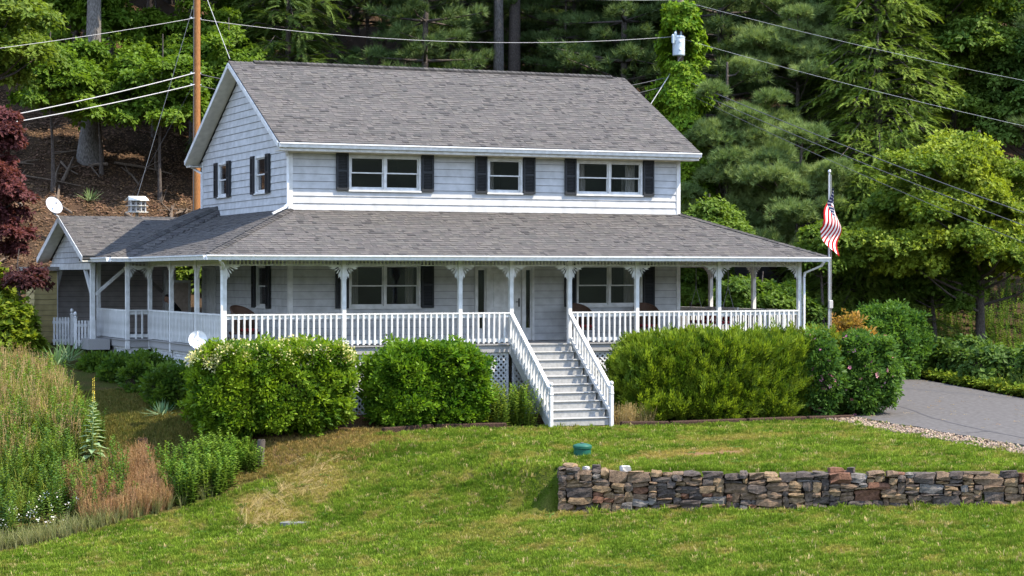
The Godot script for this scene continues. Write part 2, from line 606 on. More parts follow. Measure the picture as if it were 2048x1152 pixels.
func make_ground() -> void:
	var xs := []
	var zs := []
	var x := -110.0
	while x < 150.0:
		xs.append(x)
		x += 0.3 if x > -13.0 and x < 26.0 else (1.5 if x > -40 and x < 60 else 6.0)
	var z := -140.0
	while z < 75.0:
		zs.append(z)
		z += 0.3 if z > -6.0 and z < 26.0 else (1.2 if z > -50 and z < 40 else 6.0)
	var nx := xs.size()
	var nz := zs.size()
	var v := PackedVector3Array()
	var nn := PackedVector3Array()
	var cc := PackedColorArray()
	var ix := PackedInt32Array()
	for j in nz:
		for i in nx:
			var px: float = xs[i]
			var pz: float = zs[j]
			var bump := fine.get_noise_2d(px * 0.4, pz * 0.4) * 0.05
			v.append(Vector3(px, ground_y(px, pz) + bump, pz))
			var e := 0.15
			nn.append(Vector3(ground_y(px - e, pz) - ground_y(px + e, pz), 2 * e, ground_y(px, pz - e) - ground_y(px, pz + e)).normalized())
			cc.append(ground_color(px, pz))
	for j in nz - 1:
		for i in nx - 1:
			var a := j * nx + i
			ix.append_array([a, a + 1, a + nx, a + 1, a + nx + 1, a + nx])
	var m := ArrayMesh.new()
	var arr := []
	arr.resize(Mesh.ARRAY_MAX)
	arr[Mesh.ARRAY_VERTEX] = v
	arr[Mesh.ARRAY_NORMAL] = nn
	arr[Mesh.ARRAY_COLOR] = cc
	arr[Mesh.ARRAY_INDEX] = ix
	m.add_surface_from_arrays(Mesh.PRIMITIVE_TRIANGLES, arr)
	var o := part(self, "ground", m, M.ground)
	tag(o, "grassy hillside ground rising to the wood behind the house", "ground", "", "structure")
	# the wooded mountainside across the valley, behind the viewpoint; the panes mirror it
	var rb := MB.new()
	var cols := 40
	var P := []
	for j in 9:
		var row := []
		for k in cols + 1:
			var f := float(k) / cols
			var ang := lerpf(-2.1, 2.1, f)
			var dist := 170.0 + j * 26.0
			var hh := -25.0 + 95.0 * ss(0.0, 7.0, j) * (0.75 + 0.35 * noise.get_noise_2d(k * 1.4, j * 0.5)) + (0.0 if j > 0 else -20.0)
			row.append(Vector3(-5.0 + sin(ang) * dist, hh, 20.0 + cos(ang) * dist))
		P.append(row)
	for j in 8:
		for k in cols: rb.quad(P[j][k], P[j + 1][k], P[j + 1][k + 1], P[j][k + 1])
	tag(part(self, "hills", rb.mesh(), mat("far_wood", lin(0.05, 0.075, 0.04), 0.95, noise_tex(0.02, Color(0.5, 0.5, 0.5), Color(1, 1, 1), 4, 77), 0.02)), "wooded hills across the valley opposite the house", "hills", "", "structure")
	# the drive
	var b := MB.new()
	var z0 := -22.0
	while z0 < 40.0:
		var z1 := z0 + 0.4
		var steps := 12
		for k in steps:
			var f0 := float(k) / steps
			var f1 := float(k + 1) / steps
			var w0 := noise.get_noise_2d(z0 * 6.0, 3.0) * 0.25
			var w1 := noise.get_noise_2d(z1 * 6.0, 3.0) * 0.25
			var p := [[lerpf(edge_x(z0) + w0, far_x(z0), f0), z0], [lerpf(edge_x(z1) + w1, far_x(z1), f0), z1], [lerpf(edge_x(z1) + w1, far_x(z1), f1), z1], [lerpf(edge_x(z0) + w0, far_x(z0), f1), z0]]
			b.quad(g3(p[0][0], p[0][1], 0.07), g3(p[1][0], p[1][1], 0.07), g3(p[2][0], p[2][1], 0.07), g3(p[3][0], p[3][1], 0.07))
		# the slab's edge
		var ea := g3(edge_x(z0) + noise.get_noise_2d(z0 * 6.0, 3.0) * 0.25, z0, 0.07)
		var eb := g3(edge_x(z1) + noise.get_noise_2d(z1 * 6.0, 3.0) * 0.25, z1, 0.07)
		b.quad(ea, ea - Vector3(0, 0.15, 0), eb - Vector3(0, 0.15, 0), eb)
		z0 = z1
	var dr := part(self, "driveway", b.mesh(), M.asphalt)
	tag(dr, "worn grey asphalt drive with cracks beside the house", "driveway", "", "structure")
	# sealed cracks: tar bands a few millimetres proud of the asphalt
	for line in [[Vector2(17.6, 3.0), Vector2(16.4, 6.5), Vector2(15.9, 9.5), Vector2(15.5, 14.0)], [Vector2(15.9, 9.5), Vector2(14.95, 9.7)], [Vector2(18.9, 7.5), Vector2(18.4, 9.0), Vector2(18.1, 10.2)]]:
		var cb := MB.new()
		var prev := []
		var n_seg := 26
		for k in n_seg + 1:
			var f = float(k) / n_seg * (line.size() - 1)
			var i := mini(int(f), line.size() - 2)
			var p: Vector2 = line[i].lerp(line[i + 1], f - i)
			var dir: Vector2 = (line[i + 1] - line[i]).normalized()
			var side := Vector2(-dir.y, dir.x)
			p += side * noise.get_noise_2d(p.x * 14.0, p.y * 14.0) * 0.14
			var w := 0.035 + 0.02 * noise.get_noise_2d(p.x * 30.0, p.y * 30.0)
			var now := [g3(p.x - side.x * w, p.y - side.y * w, 0.076), g3(p.x + side.x * w, p.y + side.y * w, 0.076)]
			if prev:
				cb.quad(prev[1], now[1], now[0], prev[0])
			prev = now
		part(dr, "tar_seam", cb.mesh(), M.asphalt_patch)

# ------------------------------------------------------------------ house

class Face:
	# a wall plane: u along ax from o, v up, out along nm
	var o: Vector3
	var ax: Vector3
	var nm: Vector3
	func _init(a: Vector3, b: Vector3, c: Vector3) -> void:
		o = a
		ax = b
		nm = c
	func p(u: float, v: float, w: float) -> Vector3:
		return o + ax * u + Vector3(0, v, 0) + nm * w
	func t(u: float, v: float, w: float) -> Transform3D:
		return Transform3D(Basis(ax, Vector3.UP, nm), p(u, v, w))


func panel(b: MB, f: Face, u0: float, u1: float, v0: float, v1: float, w0: float, w1: float) -> void:
	b.box_t(f.t((u0 + u1) / 2, (v0 + v1) / 2, (w0 + w1) / 2), Vector3(u1 - u0, v1 - v0, w1 - w0))


func board(parent: Node, f: Face, a0: float, a1: float, b0: float, b1: float, v0: float, v1: float, k0: float, k1: float, m: Material, lap := 0.024) -> void:
	# a lapped board: a0..a1 at its lower edge v0, b0..b1 at its upper edge v1; k0, k1 how far up its lap each edge lies
	var w0 := lerpf(lap, 0.004, k0)
	var w1 := lerpf(lap, 0.004, k1)
	var b := MB.new()
	b.quad(f.p(a0, v0, w0), f.p(a1, v0, w0), f.p(b1, v1, w1), f.p(b0, v1, w1))
	b.quad(f.p(a0, v0, 0), f.p(a1, v0, 0), f.p(a1, v0, w0), f.p(a0, v0, w0))
	b.quad(f.p(a0, v0, 0), f.p(a0, v0, w0), f.p(b0, v1, w1), f.p(b0, v1, 0))
	b.quad(f.p(a1, v0, w0), f.p(a1, v0, 0), f.p(b1, v1, 0), f.p(b1, v1, w1))
	part(parent, "siding_board", b.mesh(), m)


func clad(parent: Node, f: Face, width: float, v0: float, v1: float, holes: Array, m: Material, lap := 0.2, gable_top := 0.0, core := true, joints := true) -> void:
	# lapped boards over a wall with holes [u0, u1, v0, v1]; above v1 a gable rises to gable_top over the middle
	if core:
		var us := [0.0, width]
		var vs := [v0, v1]
		for h in holes:
			us.append_array([h[0], h[1]])
			vs.append_array([h[2], h[3]])
		us.sort()
		vs.sort()
		var b := MB.new()
		for i in us.size() - 1:
			for j in vs.size() - 1:
				var cu: float = (us[i] + us[i + 1]) / 2
				var cv: float = (vs[j] + vs[j + 1]) / 2
				if us[i + 1] - us[i] < 0.001 or vs[j + 1] - vs[j] < 0.001 or cv < v0 or cv > v1: continue
				var inside := false
				for h in holes:
					if cu > h[0] and cu < h[1] and cv > h[2] and cv < h[3]: inside = true
				if not inside: panel(b, f, us[i], us[i + 1], vs[j], vs[j + 1], -0.12, -0.002)
		if gable_top > v1:
			b.prism(PackedVector2Array([Vector2(0, v1), Vector2(width, v1), Vector2(width / 2, gable_top)]), Transform3D(Basis(f.ax, Vector3.UP, f.nm), f.o - f.nm * 0.061), 0.118)
		part(parent, "sheathing", b.mesh(), M.sheathing)
	var top := maxf(v1, gable_top)
	var v := v0
	while v < top - 0.01:
		var t := minf(v + lap, top)
		var cuts := [v, t]
		for h in holes:
			for e in [h[2], h[3]]:
				if e > v + 0.012 and e < t - 0.012: cuts.append(e)
		if v1 > v + 0.012 and v1 < t - 0.012: cuts.append(v1)
		cuts.sort()
		for c in cuts.size() - 1:
			var y0: float = cuts[c]
			var y1: float = cuts[c + 1]
			var lo0 := 0.0
			var lo1 := 0.0
			if y1 > v1 + 0.001:
				lo0 = width / 2 * (y0 - v1) / (gable_top - v1)
				lo1 = width / 2 * (y1 - v1) / (gable_top - v1)
			var free := [[lo0, width - lo0]]
			for h in holes:
				if h[2] < y1 - 0.005 and h[3] > y0 + 0.005:
					var nf := []
					for s in free:
						if h[1] <= s[0] or h[0] >= s[1]: nf.append(s)
						else:
							if h[0] > s[0]: nf.append([s[0], h[0]])
							if h[1] < s[1]: nf.append([h[1], s[1]])
					free = nf
			for s in free:
				var ends := [s[0]]
				if joints and s[1] - s[0] > 3.8:
					var q: float = s[0] + R(1.2, 3.6)
					while q < s[1] - 0.8:
						ends.append(q)
						q += 3.66
				ends.append(s[1])
				for e in ends.size() - 1:
					var a0: float = ends[e] + (0.0015 if e > 0 else 0.0)
					var a1: float = ends[e + 1] - (0.0015 if e < ends.size() - 2 else 0.0)
					board(parent, f, a0, a1, maxf(a0, lo1), minf(a1, width - lo1), y0 + (0.009 if y0 == v else 0.0), y1, (y0 - v) / lap, (y1 - v) / lap, m)
		v += lap


func window(parent: Node, f: Face, u0: float, u1: float, v0: float, v1: float, units: int) -> void:
	var w := holder(parent, "window")
	var b := MB.new()
	var c := 0.06
	panel(b, f, u0, u0 + c, v0, v1, -0.10, 0.045)
	panel(b, f, u1 - c, u1, v0, v1, -0.10, 0.045)
	panel(b, f, u0 + c, u1 - c, v1 - c, v1, -0.10, 0.047)
	panel(b, f, u0 + c, u1 - c, v0, v0 + c * 0.7, -0.10, 0.040)
	part(w, "frame", b.mesh(), M.trim)
	one_panel(w, "sill", f, u0 - 0.02, u1 + 0.02, v0 - 0.035, v0 - 0.001, 0.0, 0.075, M.trim)
	var mull := 0.075
	var uw := (u1 - u0 - 2 * c - mull * (units - 1)) / units
	for k in units:
		var a := u0 + c + k * (uw + mull)
		if k > 0: one_panel(w, "mullion", f, a - mull, a, v0 + c * 0.7, v1 - c, -0.10, 0.042, M.trim)
		var y0 := v0 + c * 0.7
		var y1 := v1 - c
		var ym := (y0 + y1) / 2
		for s in 2:
			var lo := y0 if s == 0 else ym - 0.012
			var hi := ym + 0.022 if s == 0 else y1
			var wo := -0.055 if s == 0 else -0.022
			var r := 0.035
			var sb := MB.new()
			panel(sb, f, a, a + r, lo, hi, wo, wo + 0.03)
			panel(sb, f, a + uw - r, a + uw, lo, hi, wo, wo + 0.03)
			panel(sb, f, a + r, a + uw - r, lo, lo + r * (1.5 if s == 0 else 1.0), wo, wo + 0.028)
			panel(sb, f, a + r, a + uw - r, hi - r, hi, wo, wo + 0.028)
			part(w, "sash", sb.mesh(), M.trim)
			one_panel(w, "pane", f, a + r - 0.004, a + uw - r + 0.004, lo + 0.03, hi - 0.03, wo + 0.010, wo + 0.014, M.glass)


func one_panel(parent: Node, called: String, f: Face, u0: float, u1: float, v0: float, v1: float, w0: float, w1: float, m: Material) -> MeshInstance3D:
	var b := MB.new()
	panel(b, f, u0, u1, v0, v1, w0, w1)
	return part(parent, called, b.mesh(), m)


func shutter(parent: Node, f: Face, u0: float, u1: float, v0: float, v1: float, m: Material) -> void:
	var s := holder(parent, "shutter")
	var fr := 0.055
	var b := MB.new()
	panel(b, f, u0, u0 + fr, v0, v1, 0.031, 0.085)
	panel(b, f, u1 - fr, u1, v0, v1, 0.031, 0.085)
	var mid := lerpf(v0, v1, 0.52)
	for q in [[v0, v0 + fr * 1.3], [mid - 0.03, mid + 0.03], [v1 - fr * 1.5, v1]]:
		panel(b, f, u0 + fr, u1 - fr, q[0], q[1], 0.031, 0.083)
	panel(b, f, u0 + fr, u1 - fr, v0 + 0.01, v1 - 0.01, 0.031, 0.056)
	part(s, "frame", b.mesh(), m)
	var l := MB.new()
	for q in [[v0 + fr * 1.3, mid - 0.03], [mid + 0.03, v1 - fr * 1.5]]:
		var y: float = q[0] + 0.022
		while y < q[1] - 0.01:
			l.box_t(f.t((u0 + u1) / 2, y, 0.066) * Transform3D(Basis(Vector3.RIGHT, 0.6), Vector3.ZERO), Vector3(u1 - u0 - 2 * fr, 0.028, 0.006))
			y += 0.042
	part(s, "louvre_slats", l.mesh(), m)


const TINTS := [Vector3(0.136, 0.128, 0.124), Vector3(0.150, 0.140, 0.134), Vector3(0.122, 0.116, 0.113), Vector3(0.092, 0.088, 0.088), Vector3(0.162, 0.150, 0.141)]
const WIDTHS := [0.08, 0.11, 0.14, 0.18, 0.23]
var tab_meshes := {}


func tab(b: MB, w: float) -> void:
	# one shingle lying at z = 0 (its lower edge) to z = -0.27, in the slope's own axes
	var l := 0.017
	b.quad(Vector3(0, l, 0), Vector3(w, l, 0), Vector3(w, 0.003, -0.27), Vector3(0, 0.003, -0.27))
	b.quad(Vector3(0, 0, 0), Vector3(w, 0, 0), Vector3(w, l, 0), Vector3(0, l, 0))
	b.quad(Vector3(0, 0, -0.27), Vector3(0, 0, 0), Vector3(0, l, 0), Vector3(0, 0.003, -0.27))
	b.quad(Vector3(w, 0, 0), Vector3(w, 0, -0.27), Vector3(w, 0.003, -0.27), Vector3(w, l, 0))


func shingles(parent: Node, e: Vector3, a: Vector3, s: Vector3, S: float, l0: float, l1: float, r0: float, r1: float, rmax := 99.0, single_rows := 0) -> void:
	# courses up a slope: e the eave's corner, a along it, s up the slope; the ends run l0 -> l1 and r0 -> r1
	var n := s.cross(-a).normalized()
	if n.y < 0: n = -n
	var b := MB.new()
	b.colored = true
	var rows := int(ceil(S / 0.14))
	for k in rows:
		var t := k * 0.14 - 0.02
		var t2 := minf(t + 0.27, S)
		var f0 := clampf(t / S, 0, 1)
		var f1 := clampf(t2 / S, 0, 1)
		var lb := lerpf(l0, l1, f0)
		var lt := lerpf(l0, l1, f1)
		var rb := minf(lerpf(r0, r1, f0), rmax)
		var rt := minf(lerpf(r0, r1, f1), rmax)
		var row_tone := R(0.94, 1.06)
		var u := minf(lb, lt) - R(0, 0.3)
		while u < maxf(rb, rt):
			var wi := rng.randi() % 5
			var w: float = WIDTHS[wi]
			var ti := [0, 0, 0, 0, 1, 1, 1, 1, 2, 2, 2, 2, 3, 4, 4, 4][rng.randi() % 16] as int
			var u1 := u + w
			if k < single_rows and k > 0 and u > lb + 0.5 and u1 < rb - 0.5:
				var key := wi * 10 + ti
				if not tab_meshes.has(key):
					var tb := MB.new()
					tb.colored = true
					tb.tint = Color(TINTS[ti].x, TINTS[ti].y, TINTS[ti].z)
					tab(tb, w - 0.004)
					tab_meshes[key] = tb.mesh()
				var o := part(parent, "shingle", tab_meshes[key], M.shingle)
				o.transform = Transform3D(Basis(a, n, -s), e + a * u + s * t)
				u = u1
				continue
			var c: Vector3 = TINTS[ti] * row_tone * R(0.93, 1.07)
			b.tint = Color(c.x, c.y, c.z)
			var p0 := maxf(u, lb)
			var p1 := minf(u1, rb) - 0.004
			var q0 := maxf(u, lt)
			var q1 := minf(u1, rt) - 0.004
			if p1 - p0 > 0.01 or q1 - q0 > 0.01:
				p1 = maxf(p1, p0)
				q1 = maxf(q1, q0)
				var lift := n * (0.016 if ti < 3 else 0.024)
				var A := e + a * p0 + s * t
				var B := e + a * p1 + s * t
				var D := e + a * q1 + s * t2 + n * 0.003
				var E2 := e + a * q0 + s * t2 + n * 0.003
				b.quad(A + lift, B + lift, D, E2)
				b.quad(A, B, B + lift, A + lift)
				b.tri(A, A + lift, E2)
				b.tri(B, D, B + lift)
			u = u1
	var o2 := part(parent, "shingle_courses", b.mesh(), M.shingle)
	o2.set_meta("kind", "stuff")


func slab(b: MB, p: Array, d: float) -> void:
	# a roof sheet from its upper corners, counter-clockwise from above, d thick downwards
	var q := []
	for x in p: q.append(x - Vector3(0, d, 0))
	for i in range(1, p.size() - 1):
		b.tri(p[0], p[i], p[i + 1])
		b.tri(q[0], q[i + 1], q[i])
	for i in p.size():
		var j := (i + 1) % p.size()
		b.quad(q[i], q[j], p[j], p[i])


func caps(parent: Node, a: Vector3, b: Vector3, width: float, nl: Vector3, nr: Vector3) -> void:
	# folded cap shingles along a ridge or hip from a (low) to b (high)
	var d := (b - a).normalized()
	var len := (b - a).length()
	var sl := nl.cross(d).normalized()
	if sl.y > 0: sl = -sl
	var sr := nr.cross(d).normalized()
	if sr.y > 0: sr = -sr
	var m := MB.new()
	m.colored = true
	var t := 0.0
	while t < len:
		var c: Vector3 = TINTS[rng.randi() % 4] * R(0.72, 0.95)
		m.tint = Color(c.x, c.y, c.z)
		var p := a + d * t + Vector3(0, 0.045, 0)
		var q := a + d * minf(t + 0.2, len) + Vector3(0, 0.028, 0)
		m.quad(p + sl * width, p, q, q + sl * width)
		m.quad(p, p + sr * width, q + sr * width, q)
		m.quad(p + sl * width - Vector3(0, 0.03, 0), p - Vector3(0, 0.03, 0), p, p + sl * width)
		m.quad(p - Vector3(0, 0.03, 0), p + sr * width - Vector3(0, 0.03, 0), p + sr * width, p)
		m.quad(p + sl * width, q + sl * width, q + sl * width - Vector3(0, 0.03, 0), p + sl * width - Vector3(0, 0.03, 0))
		m.quad(p + sr * width - Vector3(0, 0.03, 0), q + sr * width - Vector3(0, 0.03, 0), q + sr * width, p + sr * width)
		t += 0.16
	part(parent, "cap_shingles", m.mesh(), M.shingle)


func gutter(parent: Node, a: Vector3, b: Vector3, out: Vector3) -> void:
	# a and b: the trough's back upper edge; out: horizontally away from the house
	var d := (b - a)
	var x := out.normalized()
	var z := d.normalized()
	var y := Vector3.UP
	var prof := PackedVector2Array([Vector2(0, 0), Vector2(0, -0.13), Vector2(0.075, -0.13), Vector2(0.10, -0.06), Vector2(0.125, -0.035), Vector2(0.125, 0), Vector2(0.115, 0), Vector2(0.112, -0.03), Vector2(0.09, -0.055), Vector2(0.068, -0.12), Vector2(0.008, -0.12), Vector2(0.008, 0)])
	var m := MB.new()
	if x.cross(y).dot(z) < 0: z = -z
	m.prism(prof, Transform3D(Basis(x, y, z), (a + b) / 2), d.length())
	var g := part(parent, "gutter", m.mesh(), M.gutter)
	for e in [a, b]:
		var cb := MB.new()
		cb.box_t(Transform3D(Basis(x, y, z), e + x * 0.055 - Vector3(0, 0.065, 0) + (z if e == a else -z) * 0.004 * (1 if (a - b).dot(z) < 0 else -1)), Vector3(0.10, 0.12, 0.006))
		part(g, "end_cap", cb.mesh(), M.gutter)


func spindle_run(parent: Node, a: Vector3, b: Vector3) -> void:
	# the frieze of small spindles under the porch beam
	var fz := holder(parent, "spindle_frieze")
	var d := (b - a)
	var n := int(d.length() / 0.10)
	one_beam(fz, "rail", a + Vector3(0, 2.115, 0), b + Vector3(0, 2.115, 0), 0.035, 0.03, M.trim)
	one_beam(fz, "rail", a + Vector3(0, 2.255, 0), b + Vector3(0, 2.255, 0), 0.035, 0.03, M.trim)
	var m := MB.new()
	for k in n:
		var p := a.lerp(b, (k + 0.5) / n)
		m.tube([p + Vector3(0, 2.128, 0), p + Vector3(0, 2.16, 0), p + Vector3(0, 2.19, 0), p + Vector3(0, 2.215, 0), p + Vector3(0, 2.242, 0)], [0.014, 0.030, 0.017, 0.030, 0.015], 6, false)
	part(fz, "small_spindles", m.mesh(), M.trim).set_meta("kind", "stuff")


var bracket_mesh: ArrayMesh


func make_bracket() -> void:
	# a sawn scroll bracket in the x/y plane: the post on x = 0, the beam on y = 0, hanging to y < 0
	var poly := PackedVector2Array([Vector2(0, 0)])
	var r := [0.36, 0.35, 0.27, 0.33, 0.255, 0.30, 0.19, 0.26, 0.18, 0.25, 0.18, 0.26, 0.19, 0.30, 0.255, 0.33, 0.27, 0.35, 0.36]
	for k in r.size():
		var th := PI / 2 * k / (r.size() - 1)
		poly.append(Vector2(cos(th), -sin(th)) * r[k])
	# three leaf-shaped piercings, cut as slots reaching the fan's edge
	var pieces: Array = [poly]
	for th in [0.42, 0.785, 1.15]:
		var d := Vector2(cos(th), -sin(th))
		var s := Vector2(-d.y, d.x)
		var slot := PackedVector2Array([d * 0.07, d * 0.13 + s * 0.018, d * 0.34 + s * 0.008, d * 0.34 - s * 0.008, d * 0.13 - s * 0.018])
		var nxt := []
		for p in pieces: nxt.append_array(Geometry2D.clip_polygons(p, slot))
		pieces = nxt
	var b := MB.new()
	for p in pieces:
		if not Geometry2D.is_polygon_clockwise(p) or pieces.size() == 1: b.prism(p, Transform3D(), 0.022)
	bracket_mesh = b.mesh()


func bracket(parent: Node, p: Vector3, dir: Vector3) -> void:
	var o := part(parent, "bracket", bracket_mesh, M.trim)
	var at := p + dir * 0.055 + Vector3(0, 2.098, 0)
	o.transform = Transform3D(Basis(dir, Vector3.UP, dir.cross(Vector3.UP)), at - (base_of[parent] if base_of.has(parent) else Vector3.ZERO))


var baluster_mesh: ArrayMesh


func railing(parent: Node, a: Vector3, b: Vector3, out: Vector3, rise := 0.0) -> void:
	# a run between two posts, deck at y = 0; the balusters are nailed to the outer face of two rails
	var r := holder(parent, "railing")
	var d := b - a
	var u := d.normalized()
	var up := u.cross(out).normalized()
	if up.y < 0: up = -up
	one_beam(r, "top_rail", a + Vector3(0, 0.835, 0), b + Vector3(0, 0.835, 0), 0.115, 0.04, M.trim)
	one_beam(r, "upper_rail", a + Vector3(0, 0.765, 0), b + Vector3(0, 0.765, 0), 0.04, 0.09, M.trim)
	one_beam(r, "lower_rail", a + Vector3(0, 0.105, 0), b + Vector3(0, 0.105, 0), 0.04, 0.09, M.trim)
	var n := maxi(1, int(round(d.length() / 0.158)) - 1)
	for k in n:
		var p := a.lerp(b, (k + 1.0) / (n + 1.0))
		var o := part(r, "baluster", baluster_mesh, M.trim)
		o.transform = Transform3D(Basis(Vector3.UP, atan2(out.x, out.z) + R(-0.03, 0.03)) * Basis(Vector3.BACK, R(-0.008, 0.008)), p + out * 0.04 + Vector3(0, 0.43 + R(-0.004, 0.004), 0))


func lattice(parent: Node, f: Face, u0: float, u1: float, v0: float, v1: float) -> void:
	var b := MB.new()
	var step := 0.15
	for s in 2:
		var sg := 1.0 if s == 0 else -1.0
		var k := -int((v1 - v0) / step) - 2
		while true:
			# the line u = c + sg * (v - v0)
			var c := u0 + k * step if s == 0 else u0 + k * step + (v1 - v0)
			k += 1
			if s == 0 and c > u1: break
			if s == 1 and c - (v1 - v0) > u1: break
			var ta := v0
			var tb := v1
			# keep u within u0..u1
			if s == 0:
				ta = maxf(ta, v0 + u0 - c)
				tb = minf(tb, v0 + u1 - c)
			else:
				ta = maxf(ta, v0 + c - u1)
				tb = minf(tb, v0 + c - u0)
			if tb - ta < 0.03: continue
			var w := 0.012 * s
			b.beam(f.p(c + sg * (ta - v0), ta, w), f.p(c + sg * (tb - v0), tb, w), 0.010, 0.048, f.nm.cross(f.p(c + sg * (tb - v0), tb, w) - f.p(c + sg * (ta - v0), ta, w)))
	var h := holder(parent, "lattice_panel")
	part(h, "lattice_strips", b.mesh(), M.trim)
	var fr := MB.new()
	panel(fr, f, u0, u1, v1 - 0.07, v1, -0.004, 0.03)
	panel(fr, f, u0, u0 + 0.06, v0, v1 - 0.072, -0.004, 0.03)
	panel(fr, f, u1 - 0.06, u1, v0, v1 - 0.072, -0.004, 0.03)
	part(h, "frame", fr.mesh(), M.trim)


func make_house() -> void:
	var base := Vector3(6.0, -2.1, -3.0)
	var H := thing("house", base, "two-storey grey clapboard house with white wrap-round porch and shingled roofs", "house")
	make_bracket()
	baluster_mesh = box_mesh(Vector3(0.05, 0.82, 0.045), 0.003)
	var front := Face.new(Vector3(0, 0, 0), Vector3.RIGHT, Vector3.BACK)
	var left := Face.new(Vector3(0, 0, -HD), Vector3.BACK, Vector3.LEFT)
	var right := Face.new(Vector3(HW, 0, 0), Vector3.FORWARD, Vector3.RIGHT)
	var back := Face.new(Vector3(HW, 0, -HD), Vector3.LEFT, Vector3.FORWARD)
	# window openings u0, u1, v0, v1, units
	var fw := [[1.69, 3.79, 4.18, 5.15, 2], [5.80, 6.87, 4.17, 5.15, 1], [8.57, 10.68, 4.17, 5.15, 2]]
	var fg := [[1.69, 3.78, 0.96, 2.17, 2], [8.57, 10.68, 0.96, 2.17, 2]]
	var door := [5.42, 7.24, 0.0, 2.14]
	# the gable wall's openings, measured along z from the back corner
	var lw := [[HD - 7.02, HD - 6.02, 4.20, 5.22, 1], [HD - 3.12, HD - 2.04, 4.17, 5.22, 1]]
	var lg := [[HD - 3.0, HD - 2.0, 0.95, 2.15, 1]]
	var side_door := [0.55, 1.5, 0.0, 2.1]
	var wf := holder(H, "wall")
	clad(wf, front, HW, 0.0, 5.36, fw + fg + [door], M.siding)
	var wl := holder(H, "wall")
	clad(wl, left, HD, 0.0, 5.4, lw + lg + [side_door], M.siding, 0.2, 7.78)
	var wr := holder(H, "wall")
	clad(wr, right, HD, 0.0, 5.4, [], M.siding, 0.2, 7.78, true, false)
	var wb := holder(H, "wall")
	clad(wb, back, HW, 0.0, 5.36, [], M.siding, 0.2, 0.0, true, false)
	# corner boards
	for q in [Vector3(0, 0, 0), Vector3(HW, 0, 0), Vector3(0, 0, -HD)]:
		var sx := -1.0 if q.x == 0 else 1.0
		var sz := 1.0 if q.z == 0 else -1.0
		var cb := MB.new()
		cb.box(Vector3(q.x - sx * 0.09, 0, q.z + sz * 0.003), Vector3(q.x + sx * 0.034, 5.34, q.z + sz * 0.034))
		cb.box(Vector3(q.x + sx * 0.003, 0, q.z - sz * 0.09), Vector3(q.x + sx * 0.034, 5.34, q.z + sz * 0.002))
		part(H, "corner_board", cb.mesh(), M.trim)
	# floors and rooms behind the glass
	one_box(H, "upper_floor", Vector3(0.13, 2.75, -HD + 0.13), Vector3(HW - 0.13, 2.95, -0.13), M.room)
	one_box(H, "ground_floor", Vector3(0.13, -0.25, -HD + 0.13), Vector3(HW - 0.13, -0.03, -0.13), M.room)
	one_box(H, "attic_floor", Vector3(0.13, 5.25, -HD + 0.13), Vector3(HW - 0.13, 5.33, -0.13), M.room)
	one_box(H, "room_wall", Vector3(0.13, -0.02, -4.1), Vector3(HW - 0.13, 2.74, -4.0), M.room)
	one_box(H, "room_wall", Vector3(0.13, 2.96, -4.1), Vector3(HW - 0.13, 5.24, -4.0), M.room)
	for q in [4.6, 7.9]:
		one_box(H, "room_wall", Vector3(q, 2.96, -3.99), Vector3(q + 0.1, 5.24, -0.13), M.room)
	for w in fw + fg: window(H, front, w[0], w[1], w[2], w[3], w[4])
	for w in lw + lg: window(H, left, w[0], w[1], w[2], w[3], w[4])
	for q in [[1.32, 1.67, 4.17, 5.20], [3.81, 4.17, 4.17, 5.20], [5.42, 5.78, 4.15, 5.20], [6.89, 7.26, 4.15, 5.20], [8.19, 8.55, 4.15, 5.19], [10.70, 11.05, 4.15, 5.19]]:
		shutter(H, front, q[0], q[1], q[2], q[3], M.shutter)
	for q in [[1.30, 1.67], [3.80, 4.17], [8.18, 8.55], [10.70, 11.07]]:
		shutter(H, front, q[0], q[1], 0.95, 2.18, M.shutter)
	for w in lw: 
		shutter(H, left, w[0] - 0.37, w[0] - 0.02, w[2] - 0.02, w[3] + 0.02, M.shutter)
		shutter(H, left, w[1] + 0.02, w[1] + 0.37, w[2] - 0.02, w[3] + 0.02, M.shutter)
	for w in lg:
		shutter(H, left, w[0] - 0.37, w[0] - 0.02, w[2] - 0.02, w[3] + 0.02, M.shutter)
		shutter(H, left, w[1] + 0.02, w[1] + 0.37, w[2] - 0.02, w[3] + 0.02, M.shutter)
	# things that show through the upper panes
	for q in [[9.05, 4.22, 4.62], [10.32, 4.22, 4.72]]:
		var tb := MB.new()
		tb.tube([Vector3(q[0], q[1] - 0.4, -0.5), Vector3(q[0], q[2], -0.5)], [0.05, 0.05], 10)
		part(H, "curtain_post", tb.mesh(), M.curtain)
	# curtains hanging inside some of the windows
	for q in [[8.66, 8.95, 4.0], [10.25, 10.58, 4.0], [1.80, 2.05, 0.9], [3.42, 3.68, 0.9], [10.2, 10.56, 0.9], [5.9, 6.1, 4.0]]:
		var cb := MB.new()
		var n := 14
		for k in n:
			var u0 := lerpf(q[0], q[1], float(k) / n)
			var u1 := lerpf(q[0], q[1], float(k + 1) / n)
			var w0 := -0.22 + 0.025 * sin(k * 1.7)
			var w1 := -0.22 + 0.025 * sin((k + 1) * 1.7)
			cb.quad(Vector3(u0, q[2], w0), Vector3(u1, q[2], w1), Vector3(u1, q[2] + 1.28, w1), Vector3(u0, q[2] + 1.28, w0))
		part(H, "curtain", cb.mesh(), M.curtain)
	front_door(H, front, door)
	var sd := holder(H, "side_door")
	one_panel(sd, "leaf", left, side_door[0] + 0.06, side_door[1] - 0.06, 0.02, 2.04, -0.06, -0.02, M.trim)
	var sf := MB.new()
	panel(sf, left, side_door[0], side_door[0] + 0.058, 0, 2.1, -0.08, 0.04)
